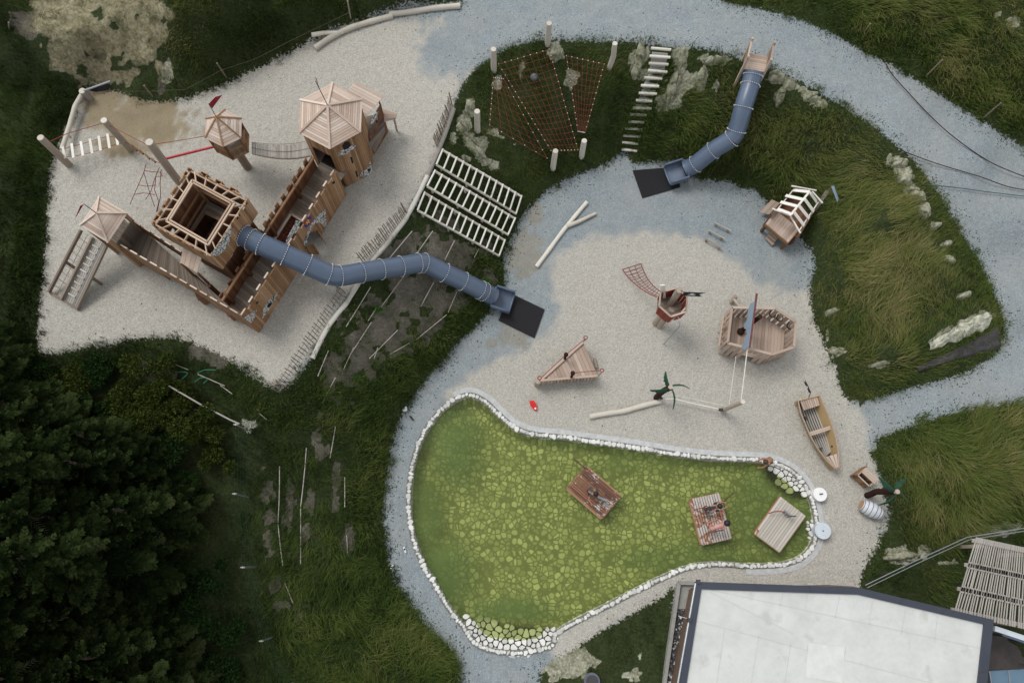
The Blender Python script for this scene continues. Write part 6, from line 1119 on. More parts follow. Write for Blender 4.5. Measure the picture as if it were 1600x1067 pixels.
def outcrop(u, v, ru, rv, an, label, hh=.22):
    c = G(u, v); px = (G(u+10, v)-c).length/10; A1, A2 = ru*px, rv*px; a0 = -math.radians(an); NR, NT = 9, 34; vs = []; fs = []; sd0 = u*.37+v*.11
    for i in range(NR+1):
        for j in range(NT):
            t = 2*math.pi*j/NT; rr_ = i/NR; k = 1+.34*noise.noise(Vector((math.cos(t)*1.6, math.sin(t)*1.6, sd0)))+.16*noise.noise(Vector((math.cos(t)*5, math.sin(t)*5, sd0))); x = math.cos(t)*A1*rr_*k; y = math.sin(t)*A2*rr_*k; X_ = c.x+x*math.cos(a0)-y*math.sin(a0); Y_ = c.y+x*math.sin(a0)+y*math.cos(a0)
            n1 = noise.noise(Vector((X_*2.6, Y_*2.6, 1))); n2 = noise.noise(Vector((X_*7, Y_*7, 4))); crack = -.09 if abs(noise.noise(Vector((X_*1.9+3, Y_*1.9, 9)))) < .045 else 0
            vs.append((X_, Y_, gz(X_, Y_)+(hh*(1-rr_**3)+.10*n1+.05*n2+crack)*(1 if i < NR else 0)-(.0 if i < NR else .12)))
    for i in range(NR):
        for j in range(NT): a_ = i*NT+j; b_ = i*NT+(j+1) % NT; fs.append((a_, a_+NT, b_+NT, b_))
    m2 = MB(); m2.add(vs, fs, .5, False); single('rock_outcrop', m2, ROCK, label, 'rock', 'pale rock outcrops of the mound')
def rockmat():
    m, t, b = nt('pale_mossy_rock'); oc = objc(t); n = nz(t, 2.4, 6, .75, oc); n2 = nz(t, 9, 3, .7, oc); c = ramp(t, [(.30, (.05, .055, .025)), (.43, (.15, .155, .09)), (.54, (.31, .31, .235)), (.72, (.48, .48, .41))], math_(t, 'ADD', math_(t, 'MULTIPLY', n, .7), math_(t, 'MULTIPLY', n2, .3))); t.links.new(c, b.inputs['Base Color']); b.inputs['Roughness'].default_value = .9; bump(t, b, n2, .04); return m
ROCK = rockmat()
for a in ((1000, 88, 9, 17, 5, 'pale rock right beside the crooked post, left of the stair top'), (993, 112, 7, 9, 0, 'small pale rock left of the upper stair'), (1066, 98, 9, 20, 10, 'tall pale rock slab just right of the stair top'), (1052, 138, 10, 26, 22, 'long pale rock slab right of the middle of the stair'), (1096, 125, 11, 17, 8, 'pale cracked rock between the stair and the shorter slide'), (1112, 96, 16, 6, 3, 'flat pale rock along the path right of the stair'), (1032, 172, 5, 9, 25, 'small low rock beside the middle stair steps'),
          (1212, 122, 15, 9, 20, 'pale rock beside the balcony of the shorter slide'), (1234, 134, 12, 8, 30, 'second pale rock right of the balcony'), (1262, 152, 17, 8, 25, 'long pale rock below the path, right of the balcony rocks'), (1220, 150, 7, 14, 10, 'greyish rock under the balcony rocks'), (1405, 256, 16, 8, 25, 'pale rock at the upper right edge of the mound'), (1415, 280, 15, 11, -10, 'large cracked pale rock at the upper right edge of the mound'), (1432, 304, 15, 10, 35, 'pale rock at the right edge of the mound where the teal hose begins'),
          (1444, 330, 11, 11, 10, 'grey pale rock below the teal hose'), (1462, 354, 11, 4, 150, 'thin pale rock strip at the right edge of the mound'), (1480, 382, 9, 4, 150, 'narrow pale rock in the right edge grass'), (1484, 406, 6, 5, 0, 'smallest pale rock in the right edge grass'), (1506, 462, 10, 5, -20, 'pale rock above the long limestone outcrop'), (1298, 488, 11, 5, -12, 'pale rock at the left edge of the mound above the boat'), (1308, 548, 10, 6, 25, 'pale rock at the lower left edge of the mound near the boat flag'), (1372, 570, 15, 4, -6, 'flat low rock near the lower end of the mound'),
          (735, 168, 8, 13, 10, 'pale rock between the left net and the picket fence'), (722, 198, 8, 11, 20, 'pale rock above the pale post by the ladders'), (740, 232, 17, 9, 25, 'broken pale rock above the topmost ladder'), (868, 84, 9, 11, 0, 'pale rock under the top post of the nets'), (1404, 868, 26, 9, -6, 'flat pale rock under the handrail'), (1555, 832, 34, 7, -8, 'pale rock at the top of the pergola')):
    outcrop(*a[:5], a[5])
# ================================================================ CHILDREN
SK = [plain('skin', (.34, .17, .11), .6, .08, 9), None]; M['hair'] = plain('black_hair', (.012, .009, .008), .5); M['hair2'] = plain('brown_hair', (.05, .025, .015), .5)
def person(label, loc, rz, J, hair, cloth, legs, hs=1):
    root = link(bpy.data.objects.new('person', None)); R = Matrix.Rotation(rz, 3, 'Z'); g = Vector(loc); root.location = g; root['label'] = label; root['category'] = 'person'; root['group'] = 'children at the pond'; ORG[root] = g
    vs = []; ed_ = []; rd = []
    def add(p, r, par=None):
        vs.append(tuple(p)); rd.append(r)
        if par is not None: ed_.append((par, len(vs)-1))
        return len(vs)-1
    v = lambda k: R @ Vector(J[k])
    pe = add(v('pelvis'), .085); wa = add(v('waist'), .072, pe); ch = add(v('chest'), .088, wa); nk = add(v('neck'), .035, ch); hd = v('head'); dn = (hd-v('neck')).normalized(); chn = add(v('neck')+dn*.05, .05, nk); sk = add(hd, .078*hs, chn); add(hd+dn*.05, .062*hs, sk)
    fw = R @ Vector(J.get('look', (0, 1, -.2))).normalized(); ns = add(hd+fw*.085-dn*.015, .012, sk)
    for s in (1, -1):
        f = lambda k: R @ Vector((J[k][0]*s if J[k+'_m'] == 1 else J[k+('L' if s < 0 else 'R')][0], *J[k][1:])) if False else R @ Vector(J[k+('R' if s > 0 else 'L')])
        add(hd+(R @ Vector((s*.078, 0, 0))), .018, sk)
        sh_i = add(f('sh'), .042, ch); el = add(f('el'), .031, sh_i); wr = add(f('wr'), .022, el); hdv = (f('wr')-f('el')).normalized(); pm = add(f('wr')+hdv*.045, .026, wr)
        sd2 = hdv.cross(Vector((0, 0, 1))); sd2 = sd2.normalized() if sd2.length > .01 else Vector((1, 0, 0))
        for q_ in range(4):
            o_ = sd2*(.027-.018*q_); l_ = (.045, .055, .052, .04)[q_]; k1 = add(f('wr')+hdv*.065+o_, .0075, pm); k2 = add(f('wr')+hdv*(.065+l_*.5)+o_-Vector((0, 0, .01)), .007, k1); add(f('wr')+hdv*(.065+l_*.8)+o_-Vector((0, 0, .03)), .006, k2)
        k1 = add(f('wr')+hdv*.03-sd2*s*.035, .009, pm); add(f('wr')+hdv*.06-sd2*s*.045-Vector((0, 0, .012)), .007, k1)
        hp_ = add(f('hip'), .072, pe); kn = add(f('kn'), .048, hp_); mid = add(f('kn').lerp(f('an'), .45), .044, kn); an = add(f('an'), .028, mid); add(f('toe'), .024, an)
    me = bpy.data.meshes.new('body'); me.from_pydata(vs, ed_, []); o = link(bpy.data.objects.new('body', me)); o.parent = root; md = o.modifiers.new('Skin', 'SKIN')
    if not me.skin_vertices: me.attributes
    sv = me.skin_vertices[0].data
    for i, r in enumerate(rd): sv[i].radius = (r, r); sv[i].use_root = (i == 0)
    ss = o.modifiers.new('Sub', 'SUBSURF'); ss.levels = 2; ss.render_levels = 2; me.materials.append(SK[0]); o['label'] = 'bare skin of arms, face and legs'
    mb = MB(); W_ = lambda p: g+p
    mb.ball(W_(hd-fw*.018+dn*.022), .098*hs, 14, 9, (1, 1, .95)); part('hair', mb, hair, root)
    mb = MB()
    for s in (1, -1): mb.ball(W_(hd+fw*.074-dn*.004+(R @ Vector((s*.03, 0, 0)))), .009, 6, 4)
    part('eyes', mb, M['hole'], root)
    mb = MB(); T_ = [v('pelvis')-Vector((0, 0, .03)), v('pelvis').lerp(v('waist'), .6), v('waist').lerp(v('chest'), .5), v('chest'), v('chest').lerp(v('neck'), .7)]; mb.tube([W_(p) for p in T_], [.088, .080, .084, .092, .05], 14)
    for s in ('L', 'R'): a_, b_ = v('sh'+s), v('el'+s); mb.tube([W_(v('chest')), W_(a_), W_(a_.lerp(b_, .4))], [.06, .048, .042], 10)
    if cloth is not None: part('shirt', mb, cloth, root)
    mb = MB()
    for s in ('L', 'R'): a_, b_ = v('hip'+s), v('kn'+s); mb.tube([W_(v('pelvis')), W_(a_), W_(a_.lerp(b_, .75))], [.082, .078, .060], 10)
    part('shorts', mb, legs, root); return root
def bent(lean=.2, arms=((.17, .30, .66), (.10, .46, .62)), arms2=None, kn=.06, h=1.0):
    a2 = arms2 or arms; J = dict(pelvis=(0, -.04, .58), waist=(0, .02, .70), chest=(0, lean*.7, .84), neck=(0, lean, .94), head=(0, lean+.05, 1.04))
    for s, sg_, A_ in (('R', 1, arms), ('L', -1, a2)): J.update({'sh'+s: (sg_*.125, lean*.75, .87), 'el'+s: (sg_*A_[0][0], A_[0][1], A_[0][2]), 'wr'+s: (sg_*A_[1][0], A_[1][1], A_[1][2]), 'hip'+s: (sg_*.07, -.03, .56), 'kn'+s: (sg_*.09, kn, .31), 'an'+s: (sg_*.09, -.03, .06), 'toe'+s: (sg_*.10, .09, .03)})
    return {k: tuple(c*h for c in v_) for k, v_ in J.items()}
def squat(lean=.12, arms=((.20, .22, .42), (.12, .36, .30)), h=1.0):
    J = dict(pelvis=(0, -.06, .26), waist=(0, -.03, .40), chest=(0, lean*.6, .55), neck=(0, lean, .64), head=(0, lean+.05, .74))
    for s, sg_ in (('R', 1), ('L', -1)): J.update({'sh'+s: (sg_*.125, lean*.7, .58), 'el'+s: (sg_*arms[0][0], *arms[0][1:]), 'wr'+s: (sg_*arms[1][0], *arms[1][1:]), 'hip'+s: (sg_*.075, -.04, .25), 'kn'+s: (sg_*.14, .22, .34), 'an'+s: (sg_*.12, .04, .06), 'toe'+s: (sg_*.13, .15, .03)})
    return {k: tuple(c*h for c in v_) for k, v_ in J.items()}
zd = .13
person('dark haired child crouching with spread arms on the wet leftmost raft', V(920.5, 769, zd), -2.4, bent(.16, ((.27, .14, .68), (.33, .34, .62)), ((.27, .16, .66), (.30, .36, .55)), h=.92), M['hair'], plain('grey_shirt', (.055, .065, .065), .8), plain('dark_shorts', (.03, .035, .04), .8))
person('child in a dark top pulling a pole at the upper end of the middle raft', V(1099, 797, zd), -1.35, bent(.30, ((.16, .42, .70), (.10, .62, .72)), h=.95), M['hair'], plain('dark_top', (.035, .03, .035), .8), plain('brown_shorts', (.10, .05, .04), .8))
person('child with big black hair and pink patterned clothes on the middle raft', V(1107, 826, zd), -1.2, bent(.34, ((.18, .30, .62), (.14, .10, .50)), ((.20, .26, .60), (.22, -.05, .55)), h=1.02), M['hair'], plain('pink_floral', (.50, .27, .25), .8, .6, 30), plain('pink_floral_trousers', (.42, .20, .19), .8, .6, 30), 1.15)
person('small brown haired child bending down at the stone edge of the pond', V(1196, 722, .08), 1.9, bent(.34, ((.18, .42, .62), (.13, .50, .42)), h=.85), M['hair2'], None, plain('olive_trunks', (.14, .17, .05), .8), .95)
# ================================================================ BUILDING
zr_ = 2.3; bl = thing('flat_roof_building', 'low building with a large pale flat roof edged by a dark metal parapet', 'building', V(1300, 1000, 0))
RO = [V(1089, 908.5, zr_), V(1341, 917.5, zr_), V(1553, 968, zr_), V(1536, 1130, zr_), V(1052, 1130, zr_)]
RI = [V(1096, 920, zr_), V(1341, 928.5, zr_), V(1538, 975, zr_), V(1521, 1130, zr_), V(1063, 1130, zr_)]; rc0 = sum(RO, Vector())/5
def roofmat():
    m, t, b = nt('roof_membrane'); oc = objc(t); n = nz(t, .9, 5, .65, oc); n2 = nz(t, 7, 3, .7, oc)
    c = ramp(t, [(.3, (.44, .455, .44)), (.55, (.53, .545, .52)), (.8, (.585, .60, .575))], math_(t, 'ADD', math_(t, 'MULTIPLY', n, .8), math_(t, 'MULTIPLY', n2, .2))); v = N(t, 'TexNoise'); v.inputs['Scale'].default_value = 1.7; v.inputs['Detail'].default_value = 8; t.links.new(oc, v.inputs['Vector'])
    c = mixc(t, ramp(t, [(.62, (0, 0, 0)), (.72, (.35, .35, .35))], v.outputs[0]), c, (.30, .305, .29)); t.links.new(c, b.inputs['Base Color']); b.inputs['Roughness'].default_value = .6; b.inputs['Specular IOR Level'].default_value = .3; bump(t, b, n, .01, .3); return m
RM_ = roofmat(); mb = MB(); mb.add([xy(p, zr_-.07) for p in RI], [tuple(range(5))[::-1]]); roof_ = part('roof', mb, RM_, bl)
if roof_.data.polygons[0].normal.z < 0: roof_.data.flip_normals()
M['parapet'] = plain('dark_blue_grey_sheet_metal', (.036, .043, .060), .4, .12, 1.2, .5); mb = MB()
for i in (0, 1, 2, 4):
    a, b, a1, b1 = RO[i], RO[(i+1) % 5], RI[i], RI[(i+1) % 5]; mb.hexa([xy(p, zr_-.28) for p in (a, b, b1, a1)], [a, b, b1, a1], .5)
pa_ = part('parapet_cap', mb, M['parapet'], bl)
for i, ts in ((0, (.36, .7)), (1, (.33, .66)), (2, (.5,))):
    for t in ts: mb = MB(); a = RO[i].lerp(RO[i+1], t); b = RI[i].lerp(RI[i+1], t); mb.bar(a+Vector((0, 0, .006)), b+Vector((0, 0, .006)), .03, .012); part('cap_joint', mb, M['dark_metal'], pa_)
wi = [p.lerp(rc0, .02) for p in RO]; wi[0] = V(1081, 911, 1.2); wi[0] = xy(RO[0]+Vector((.32, -.32, 0)), 0); wi[4] = xy(RO[4]+Vector((.3, 0, 0)), 0); mb = MB()
for i in (0, 1, 2, 3, 4): mb.pwall(wi[i], wi[(i+1) % 5], -.1, zr_-.2, 1, .12, 0)
part('wall', mb, plain('brown_facade', (.13, .085, .06), .7, .2, 3), bl)
M['seam'] = plain('membrane_seam', (.455, .465, .45), .6, .1); SEAM = [((1096, 918), (1545, 1015)), ((1060, 962), (1525, 1085)), ((1224, 922), (1219, 946)), ((1262, 924), (1258, 950)), ((1312, 930), (1305, 965)), ((1363, 938), (1358, 975)), ((1415, 950), (1408, 992)), ((1465, 962), (1460, 1004)), ((1132, 982), (1120, 1067)), ((1186, 990), (1174, 1067)), ((1236, 1003), (1226, 1067)), ((1322, 1010), (1312, 1067)), ((1422, 1000), (1420, 1016)), ((1110, 925), (1240, 990)), ((1262, 1006), (1320, 1012)), ((1260, 1058), (1262, 1008))]
for a, b in SEAM: mb = MB(); mb.bar(V(*a, zr_-.067), V(*b, zr_-.067), .018, .004); part('roof_seam', mb, M['seam'], roof_)
mb = MB(); mb.prism([V(1263, 1004, zr_-.064), V(1320, 1010, zr_-.064), V(1316, 1067, zr_-.064), V(1258, 1057, zr_-.064)], Vector((0, 0, .004))); part('roof_patch', mb, plain('clean_membrane', (.555, .57, .545), .6, .1, 3), roof_)
mb = MB(); mb.tube([V(1087, 911, zr_-.1), V(1058, 1075, zr_-.1)], .05, 8); part('gutter', mb, M['steel'], bl)
for u, v in ((1091, 908), (1077, 968)): mb = MB(); mb.box(V(u, v, zr_), (.12, .12, .14)); part('gutter_bracket', mb, M['dark_metal'], bl)
mb = MB(); c0, c1, c2 = V(1090, 911, 0), V(1059, 910, 0), V(1030, 1110, 0); M['concrete'] = plain('concrete', (.26, .26, .24), .85, .2, 5, .2, bmp=.006)
for a, b in ((c0, c1), (c1, c2)): mb.bar(xy(a, .08), xy(b, .08), .12, .3)
lw = single('light_well_curb', mb, M['concrete'], 'thin concrete curb round the light well left of the white roof', 'curb')
mb = MB(); mb.prism([V(1062, 914, .03), V(1092, 915, .03), V(1088, 951, .03), V(1056, 951, .03)], Vector((0, 0, .03))); part('slab', mb, M['concrete'], lw)
mb = MB(); mb.prism([V(1055, 952, .03), V(1090, 952, .03), V(1070, 1110, .03), V(1032, 1110, .03)], Vector((0, 0, .02)))
def blackwhite():
    m, t, b = nt('dark_gravel'); oc = objc(t); v = N(t, 'TexVoronoi'); v.inputs['Scale'].default_value = 16; t.links.new(oc, v.inputs['Vector']); s_ = N(t, 'SeparateColor'); t.links.new(v.outputs['Color'], s_.inputs[0]); n = nz(t, .8, 2, .5, oc)
    t.links.new(ramp(t, [(.62, (.02, .02, .022)), (.78, (.10, .10, .10)), (.9, (.6, .6, .6))], math_(t, 'ADD', math_(t, 'MULTIPLY', s_.outputs[0], .75), math_(t, 'MULTIPLY', n, .35))), b.inputs['Base Color']); bump(t, b, v.outputs['Distance'], .02); return m
DG = blackwhite(); single('gravel_strip', mb, DG, None, None, kind='structure')
mb = MB(); mb.prism([V(1545, 978, .05), V(1640, 1000, .05), V(1640, 1100, .05), V(1520, 1100, .05)], Vector((0, 0, .02))); single('yard_paving', mb, plain('dark_paving', (.055, .048, .045), .8, .4, 2), None, None, kind='structure')
cp = thing('metal_canopy', 'blue metal canopy at the bottom right corner beyond the white roof', 'canopy', V(1600, 1090, 0)); mb = MB(); cq = [V(1545, 1048, 1.5), V(1640, 1043, 1.5), V(1640, 1120, 1.5), V(1556, 1120, 1.5)]; mb.prism(cq, Vector((0, 0, -.08))); part('roof_sheet', mb, plain('blue_sheet_metal', (.10, .165, .23), .4, .15, 2), cp)
for k in range(4): mb = MB(); a = cq[0].lerp(cq[1], k/3.2); b = cq[3].lerp(cq[2], k/3.2); mb.bar(a+Vector((0, 0, .02)), b+Vector((0, 0, .02)), .03, .04); part('standing_seam', mb, M['steel'], cp)
for p in cq[:2]: mb = MB(); mb.tube([xy(p, 0), xy(p, 1.45)], .04, 8); part('post', mb, M['steel'], cp)
bm_ = thing('glass_beam', 'narrow light blue metal beam between the pergola and the blue canopy', 'beam', V(1590, 1000, 0)); mb = MB(); mb.bar(V(1553, 981, 1.9), V(1640, 1010, 1.9), .16, .12); part('beam', mb, M['tub'], bm_); mb = MB(); mb.bar(V(1566, 990, 1.85), V(1640, 1016, 1.85), .10, .05); part('lower_flange', mb, M['slide'], bm_)
for u, v in ((1600, 997), (1632, 1007)): mb = MB(); p = V(u, v, 1.8); mb.tube([xy(p, 0), p], .05, 8); part('post', mb, M['dark_metal'], bm_)
# pergola
pg = thing('slatted_pergola', 'weathered pergola roof of thin pale slats at the right edge of the photo', 'pergola', V(1560, 910, 0)); PA, PB, PC, PD = V(1523, 843, 2.2), V(1622, 864, 2.2), V(1600+24, 983, 2.2), V(1489, 953, 2.2)
def pq(s, t): return PA.lerp(PB, s).lerp(PD.lerp(PC, s), t)
for t in (.01, .36, .70, .99):
    mb = MB(); mb.bar(pq(0, t)-Vector((0, 0, .1)), pq(1, t)-Vector((0, 0, .1)), .12, .1); part('purlin', mb, M['grey_wood'], pg)
for k in range(30):
    s = (k+.5)/30; mb = MB()
    for t0, t1 in ((.0, .37), (.35, .71), (.69, 1.0)):
        j = random.uniform(-.006, .006); a, b = pq(s+j, t0), pq(s+j+random.uniform(-.004, .004), t1); mb.bar(a, b, .030, .03, tone=random.uniform(.4, 1)); 
        for e in (a.lerp(b, .0), b.lerp(a, .0)): mb.bar(e-(b-a).normalized()*.09+Vector((0, 0, .02)), e+(b-a).normalized()*.09+Vector((0, 0, .02)), .06, .03, tone=.4)
    part('slat', mb, M['grey_wood'], pg)
for s, t in ((.32, .02), (.98, .02), (.32, .98), (.98, .98)): mb = MB(); p = pq(s, t); mb.bar(xy(p, -.1), xy(p, 2.06), .12, .12, (1, 0, 0)); part('post', mb, M['post'], pg)
hr = thing('handrail', 'thin galvanised double handrail running up from the roof edge past the pergola', 'handrail', G(1430, 880)); HP = [(1352, 914), (1428, 877), (1511, 839), (1606, 824)]
for dz_, off in ((1.0, 0), (.86, 0)): mb = MB(); mb.tube([V(a, b, .25+dz_) for a, b in HP], .016, 6); part('rail', mb, M['steel'], hr)
mb = MB(); mb.tube([V(a+3, b+4, 1.2) for a, b in HP], .014, 6); part('rail', mb, M['steel'], hr)
for a, b in HP[1:3]+[(1390, 895), (1470, 858), (1560, 831)]: mb = MB(); p = V(a, b, 1.25); mb.tube([xy(p, gz(p.x, p.y)-.1), p], .018, 6); part('post', mb, M['dark_metal'], hr)
mb = MB(); c = V(925, 1064, .1); mb.tube([xy(c, 0), xy(c, .12)], .27, 24, True, .5); o = single('shaft_cover', mb, plain('grey_plastic', (.10, .11, .14), .5), 'round dark grey shaft cover at the bottom edge of the photo', 'shaft cover'); mb = MB(); mb.tube([xy(c, .12), xy(c, .14)], .2, 24, True, .5); part('lid', mb, M['dark_metal'], o)
# wire fence in the wood edge
wf = thing('mesh_fence', 'green wire mesh fence with pale post tops beside the dark wood', 'mesh fence', G(368, 770)); WF = [(368, 663), (366, 771), (379, 886), (408, 1001), (442, 1075)]; fb_ = []
for a, b in WF:
    p = V(a, b, gz(G(a, b).x, G(a, b).y)+1.35); g_ = gz(p.x, p.y); fb_.append((p, g_)); mb = MB(); mb.tube([xy(p, g_-.1), p], .03, 8); o = part('post', mb, M['steel'], wf); mb = MB(); mb.bar(p-Vector((.07, 0, 0)), p+Vector((.07, 0, -.02)), .035, .03); part('post_cap', mb, M['grey_wood'], wf)
mb = MB()
for (p, g_), (q, h_) in zip(fb_, fb_[1:]):
    for k in range(6): t = k/5; mb.tube([xy(p, g_+(p.z-g_)*t), xy(q, h_+(q.z-h_)*t)], .0025, 3)
    for k in range(14): s = k/14; r = p.lerp(q, s); mb.tube([xy(r, g_*(1-s)+h_*s), r], .0022, 3)
part('mesh', mb, plain('mesh_wire', (.02, .07, .05), .5), wf)
mb = MB(); mb.tube([V(264, 603, 2.9), V(312, 631, 2.8), V(360, 656, 2.6), V(374, 662, 2.6)], .03, 7); o = single('pale_pole', mb, M['grey_wood'], 'long pale pole lying along the top of the wood edge fence', 'pole')
mb = MB(); mb.tube([xy(V(360, 656, 2.6), 1.8), V(360, 656, 2.6)], .03, 7); part('prop', mb, M['picket'], o)
# ================================================================ WOOD AND SHRUBS
def leafmat(name, stops):
    m, t, b = nt(name); a = N(t, 'Attribute', attribute_name='tone').outputs['Fac']; c = ramp(t, stops, a); df = N(t, 'BsdfDiffuse'); t.links.new(c, df.inputs[0]); t.links.new(df.outputs[0], t.nodes['Material Output'].inputs[0]); return m
NEED = leafmat('spruce_needles', [(0, (.0015, .0025, .001)), (.4, (.005, .009, .003)), (.7, (.016, .026, .008)), (.92, (.035, .049, .016)), (1, (.045, .042, .03))]); BARK = plain('spruce_bark', (.05, .038, .03), .9, .3, 12)
def spruce(idx, H, R):
    r_ = np.random.default_rng(idx); Vs = []; T = []
    zc = .12*H
    while zc < H*.985:
        f = 1-zc/H; nb = r_.integers(6, 9)
        for k in range(nb):
            an = r_.uniform(0, 6.28); Lb = R*(f**.8)*r_.uniform(.72, 1.12)+.12; el = .10-.38*f+r_.normal(0, .07); tb = r_.uniform(.25, .75); bare = r_.random() < .022
            d = np.array([math.cos(an)*math.cos(el), math.sin(an)*math.cos(el), math.sin(el)]); side = np.array([-math.sin(an), math.cos(an), 0]); up = np.cross(d, side)*-1; o0 = np.array([0, 0, zc]); m_ = max(4, int(Lb/.075))
            for j in range(m_):
                t = (j+.6)/m_; p = o0+d*(Lb*t)+np.array([0, 0, -.20*Lb*t*t+.10*Lb*t**4])
                if t < .12: continue
                for s in (-1, 1):
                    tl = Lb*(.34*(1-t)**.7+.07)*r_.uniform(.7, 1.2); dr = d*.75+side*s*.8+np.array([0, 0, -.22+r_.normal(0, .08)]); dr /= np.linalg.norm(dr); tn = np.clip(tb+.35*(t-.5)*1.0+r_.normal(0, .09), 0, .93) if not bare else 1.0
                    w = np.cross(dr, [0, 0, 1]); w /= np.linalg.norm(w)+1e-9; ww_ = .030 if not bare else .007; e = p+dr*tl; mid = p+dr*tl*.5-np.array([0, 0, .01])
                    Vs += [p-w*ww_*.6, p+w*ww_*.6, mid-w*ww_, mid+w*ww_, e]; T.append(tn)
                    if tl > .16 and not bare:
                        for q_ in (.35, .6, .8):
                            for s2 in (-1, 1):
                                b0 = p+dr*tl*q_; d2 = dr*.8+w*s2*.7+np.array([0, 0, r_.normal(-.1, .1)]); l2 = tl*.42*(1.1-q_*.6); w2 = np.cross(d2, [0, 0, 1]); w2 /= np.linalg.norm(w2)+1e-9; e2 = b0+d2*l2; m2 = b0+d2*l2*.5
                                Vs += [b0-w2*.012, b0+w2*.012, m2-w2*.022, m2+w2*.022, e2]; T.append(np.clip(tn+.05+r_.normal(0, .06), 0, .95))
        zc += r_.uniform(.16, .26)*(1.0 if H < 7 else 1.25)
    n = len(T); b = (np.arange(n)*5)[:, None]; F_ = np.concatenate([b+np.array([[0, 1, 3]]), b+np.array([[0, 3, 2]]), b+np.array([[2, 3, 4]])]); return np.array(Vs), F_, np.repeat(np.array(T), 5)
protos = []
for k, (H_, R_) in enumerate(((8.2, 2.1), (6.8, 1.9), (9.0, 2.3), (5.4, 1.6))):
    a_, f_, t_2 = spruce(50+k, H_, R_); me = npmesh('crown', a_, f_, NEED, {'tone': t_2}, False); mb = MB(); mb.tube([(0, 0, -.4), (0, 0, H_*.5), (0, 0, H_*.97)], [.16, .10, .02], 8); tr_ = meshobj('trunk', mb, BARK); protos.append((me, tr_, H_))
TP = []
rr_ = random.Random(5)
for row, v0 in enumerate(range(575, 1150, 62)):
    for col, u0 in enumerate(range(10, 400, 66)):
        u_ = u0+(33 if row % 2 else 0)+rr_.uniform(-14, 14); v_ = v0+rr_.uniform(-14, 14)
        lim = 210 if v_ < 640 else (235 if v_ < 720 else (255 if v_ < 800 else (280 if v_ < 1000 else 292)))
        if u_ > lim or v_ < 628+.30*min(u_, 240): continue
        TP.append((u_, v_))
TP += [(-10, 600), (-40, 690), (-30, 820), (30, 640)]
used_ = set(); desc = ['dark spruce in the wood at the lower left']
TP.sort(key=lambda p: p[0]); ntp = len(TP)
for i, (u_, v_) in enumerate(TP):
    k = rr_.choice([0, 1, 1, 2, 3]) if u_ < 200 else rr_.choice([1, 3, 3, 1]); cr_, tr_, H_ = protos[k]; g_ = G(u_, v_); root = thing('spruce_tree', 'dark spruce standing inside the lower left wood, its crown merging with its neighbours', 'spruce', g_, 'dark spruces of the lower left wood'); root.rotation_euler = (0, 0, rr_.uniform(0, 6.28)); s = rr_.uniform(.85, 1.15); root.scale = (s, s, s*rr_.uniform(.9, 1.1))
    if k in used_: c1, t1 = link(cr_.copy()), link(tr_.copy())
    else: c1, t1 = cr_, tr_; used_.add(k)
    c1.parent = root; t1.parent = root
for k in range(4):
    if k not in used_: bpy.data.objects.remove(protos[k][0]); bpy.data.objects.remove(protos[k][1])
def shrub(u_, v_, R_, H_, n, mat, label, group, lf=.05, tone=(.3, .8), name='shrub', rosette=False):
    g = G(u_, v_); root = thing(name, label, 'shrub' if name == 'shrub' else 'plant', g, group); r_ = np.random.default_rng(int(u_*7+v_)); 
    if rosette:
        mb = MB()
        for k in range(14):
            a_ = 6.28*k/14*2.4; el = r_.uniform(.2, .7); L_ = R_*r_.uniform(.8, 1.1); d = Vector((math.cos(a_), math.sin(a_), 0)); s_ = Vector((-d.y, d.x, 0)); p0 = g+Vector((0, 0, .1)); p1 = p0+d*L_*.5+Vector((0, 0, .3*el+.1)); p2 = p0+d*L_+Vector((0, 0, .2*el)); mb.add([p0-s_*.02, p0+s_*.02, p1+s_*L_*.22, p2, p1-s_*L_*.22], [(0, 1, 2, 3, 4)], random.uniform(*tone))
        part('leaves', mb, mat, root); return root
    T = []; Vs = []; lump = [(r_.normal(0, R_*.45), r_.normal(0, R_*.45), r_.uniform(.35, .85)*H_, R_*r_.uniform(.3, .5)) for _ in range(9)]
    for k in range(n):
        lx, ly, lz, lr = lump[r_.integers(0, 9)]; d = r_.normal(0, 1, 3); d /= np.linalg.norm(d); d[2] = abs(d[2])*.9; rad = lr*r_.uniform(.55, 1.05)
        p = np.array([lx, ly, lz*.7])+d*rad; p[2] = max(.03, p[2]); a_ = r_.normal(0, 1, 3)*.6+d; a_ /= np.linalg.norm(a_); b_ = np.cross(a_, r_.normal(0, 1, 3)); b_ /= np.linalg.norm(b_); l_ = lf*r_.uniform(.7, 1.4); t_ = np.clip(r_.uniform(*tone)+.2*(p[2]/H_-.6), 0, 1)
        Vs += [p, p+a_*l_+b_*l_*.38, p+a_*l_*2, p+a_*l_-b_*l_*.38]; T.append(t_)
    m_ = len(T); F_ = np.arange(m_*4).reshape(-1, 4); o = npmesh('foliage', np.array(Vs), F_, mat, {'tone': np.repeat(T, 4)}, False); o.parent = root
    mb = MB()
    for lx, ly, lz, lr in lump[:5]: mb.tube([g+Vector((0, 0, -.1)), g+Vector((lx*.5, ly*.5, lz*.5)), g+Vector((lx, ly, lz*.9))], [.03, .02, .008], 5)
    part('stems', mb, BARK, root); return root
LG = leafmat('yellow_green_leaves', [(0, (.010, .016, .004)), (.5, (.035, .052, .012)), (.85, (.075, .095, .02)), (1, (.15, .14, .04))]); DGm = leafmat('dark_green_leaves', [(0, (.006, .014, .005)), (.5, (.018, .038, .012)), (1, (.045, .09, .025))])
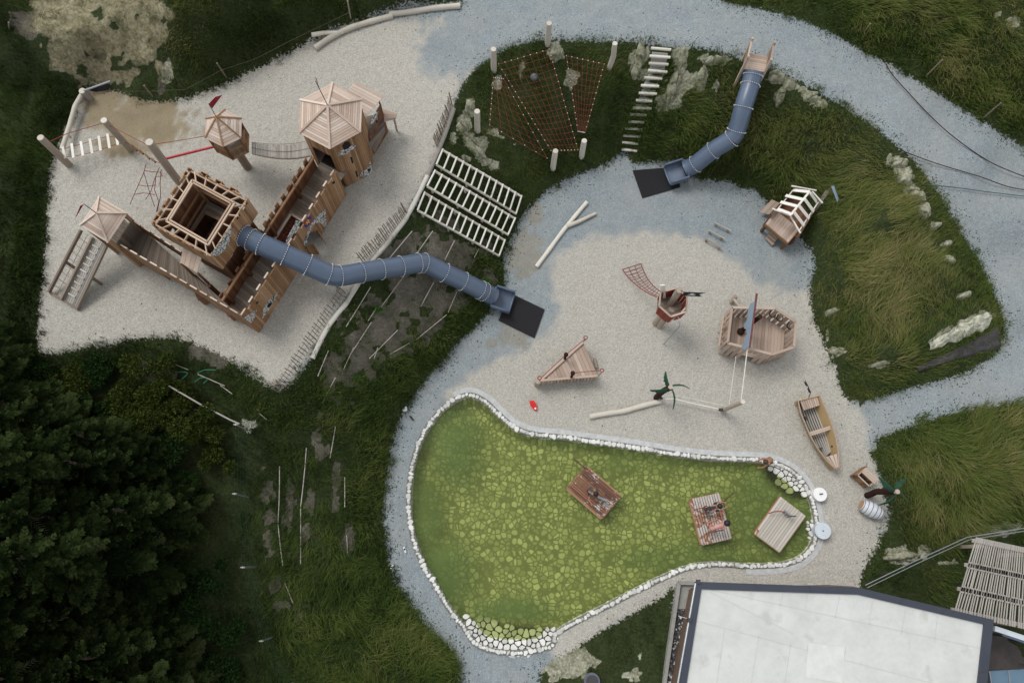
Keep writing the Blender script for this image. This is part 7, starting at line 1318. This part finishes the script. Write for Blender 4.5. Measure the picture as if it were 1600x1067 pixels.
for i, (a, b, r, h, m_, lb) in enumerate(((70, 590, .7, .9, DGm, 'dark bush below the left tip of the castle terrace'), (120, 605, .7, .8, LG, 'olive bush left of the wood, below the climbing ramp'), (165, 590, .6, .7, DGm, 'low dark bush under the terrace bank'), (205, 622, .7, .9, LG, 'olive shrub between the spruces and the green hoses'), (150, 645, .7, 1.0, DGm, 'dark shrub at the upper rim of the wood'), (90, 640, .7, 1.0, DGm, 'dark shrub at the upper left rim of the wood'), (255, 608, .8, 1.3, LG, 'uppermost yellow green shrub at the top of the wood'), (235, 645, .85, 1.5, LG, 'yellow green shrub right beside the spruces, second from the top'), (292, 640, .75, 1.2, LG, 'yellowish shrub left of the pale pole'), (330, 672, .6, .9, LG, 'low yellow green shrub near the upper end of the mesh fence'), (275, 690, .8, 1.1, DGm, 'dark leafy shrub in the middle of the clearing by the wood'),
        (230, 700, .8, 1.3, DGm, 'dark leafy shrub against the spruces above the big-leaved plant'), (335, 715, .5, .6, LG, 'small yellow flecked shrub beside the mesh fence'), (255, 740, .7, .9, DGm, 'dark green shrub just above the big-leaved plant'), (330, 900, .6, .9, DGm, 'dark shrub at the wood edge near the middle fence post'), (352, 985, .6, .9, DGm, 'dark shrub at the wood edge near the lowest fence post'), (345, 1050, .6, .8, DGm, 'dark shrub at the lower end of the wood edge'), (310, 960, .6, 1.1, DGm, 'darker bush between the spruces and the fence'))):
    shrub(a, b, r, h, 4200, m_, lb, 'shrubs along the wood edge', .045, (.25, .85))
BL = leafmat('bright_leaves', [(0, (.03, .08, .015)), (1, (.08, .17, .035))]); shrub(283, 786, .42, .5, 0, BL, 'big-leaved rosette plant in the clearing, larger one', 'leafy rosette plants', .1, (.2, .7), 'rosette_plant', True); shrub(306, 749, .24, .4, 0, BL, 'smaller bright rosette plant above the large one', 'leafy rosette plants', .1, (.5, 1), 'rosette_plant', True)
for (a, b, lb) in ((592, 485, 'bright green seedling on the bare soil below the tube slide'), (762, 440, 'bright green seedling beside the exit of the long tube slide'), (562, 592, 'pale green weed in the grass below the bare soil')): shrub(a, b, .17, .3, 260, BL, lb, 'bright green seedlings', .035, (.5, 1), 'seedling')
MW = leafmat('white_blossom', [(0, (.25, .28, .2)), (1, (.55, .56, .48))]); shrub(391, 667, .2, .5, 500, MW, 'small plant with white blossom beside the corner of the mesh fence', None, .03, (.3, 1), 'flowering_plant')
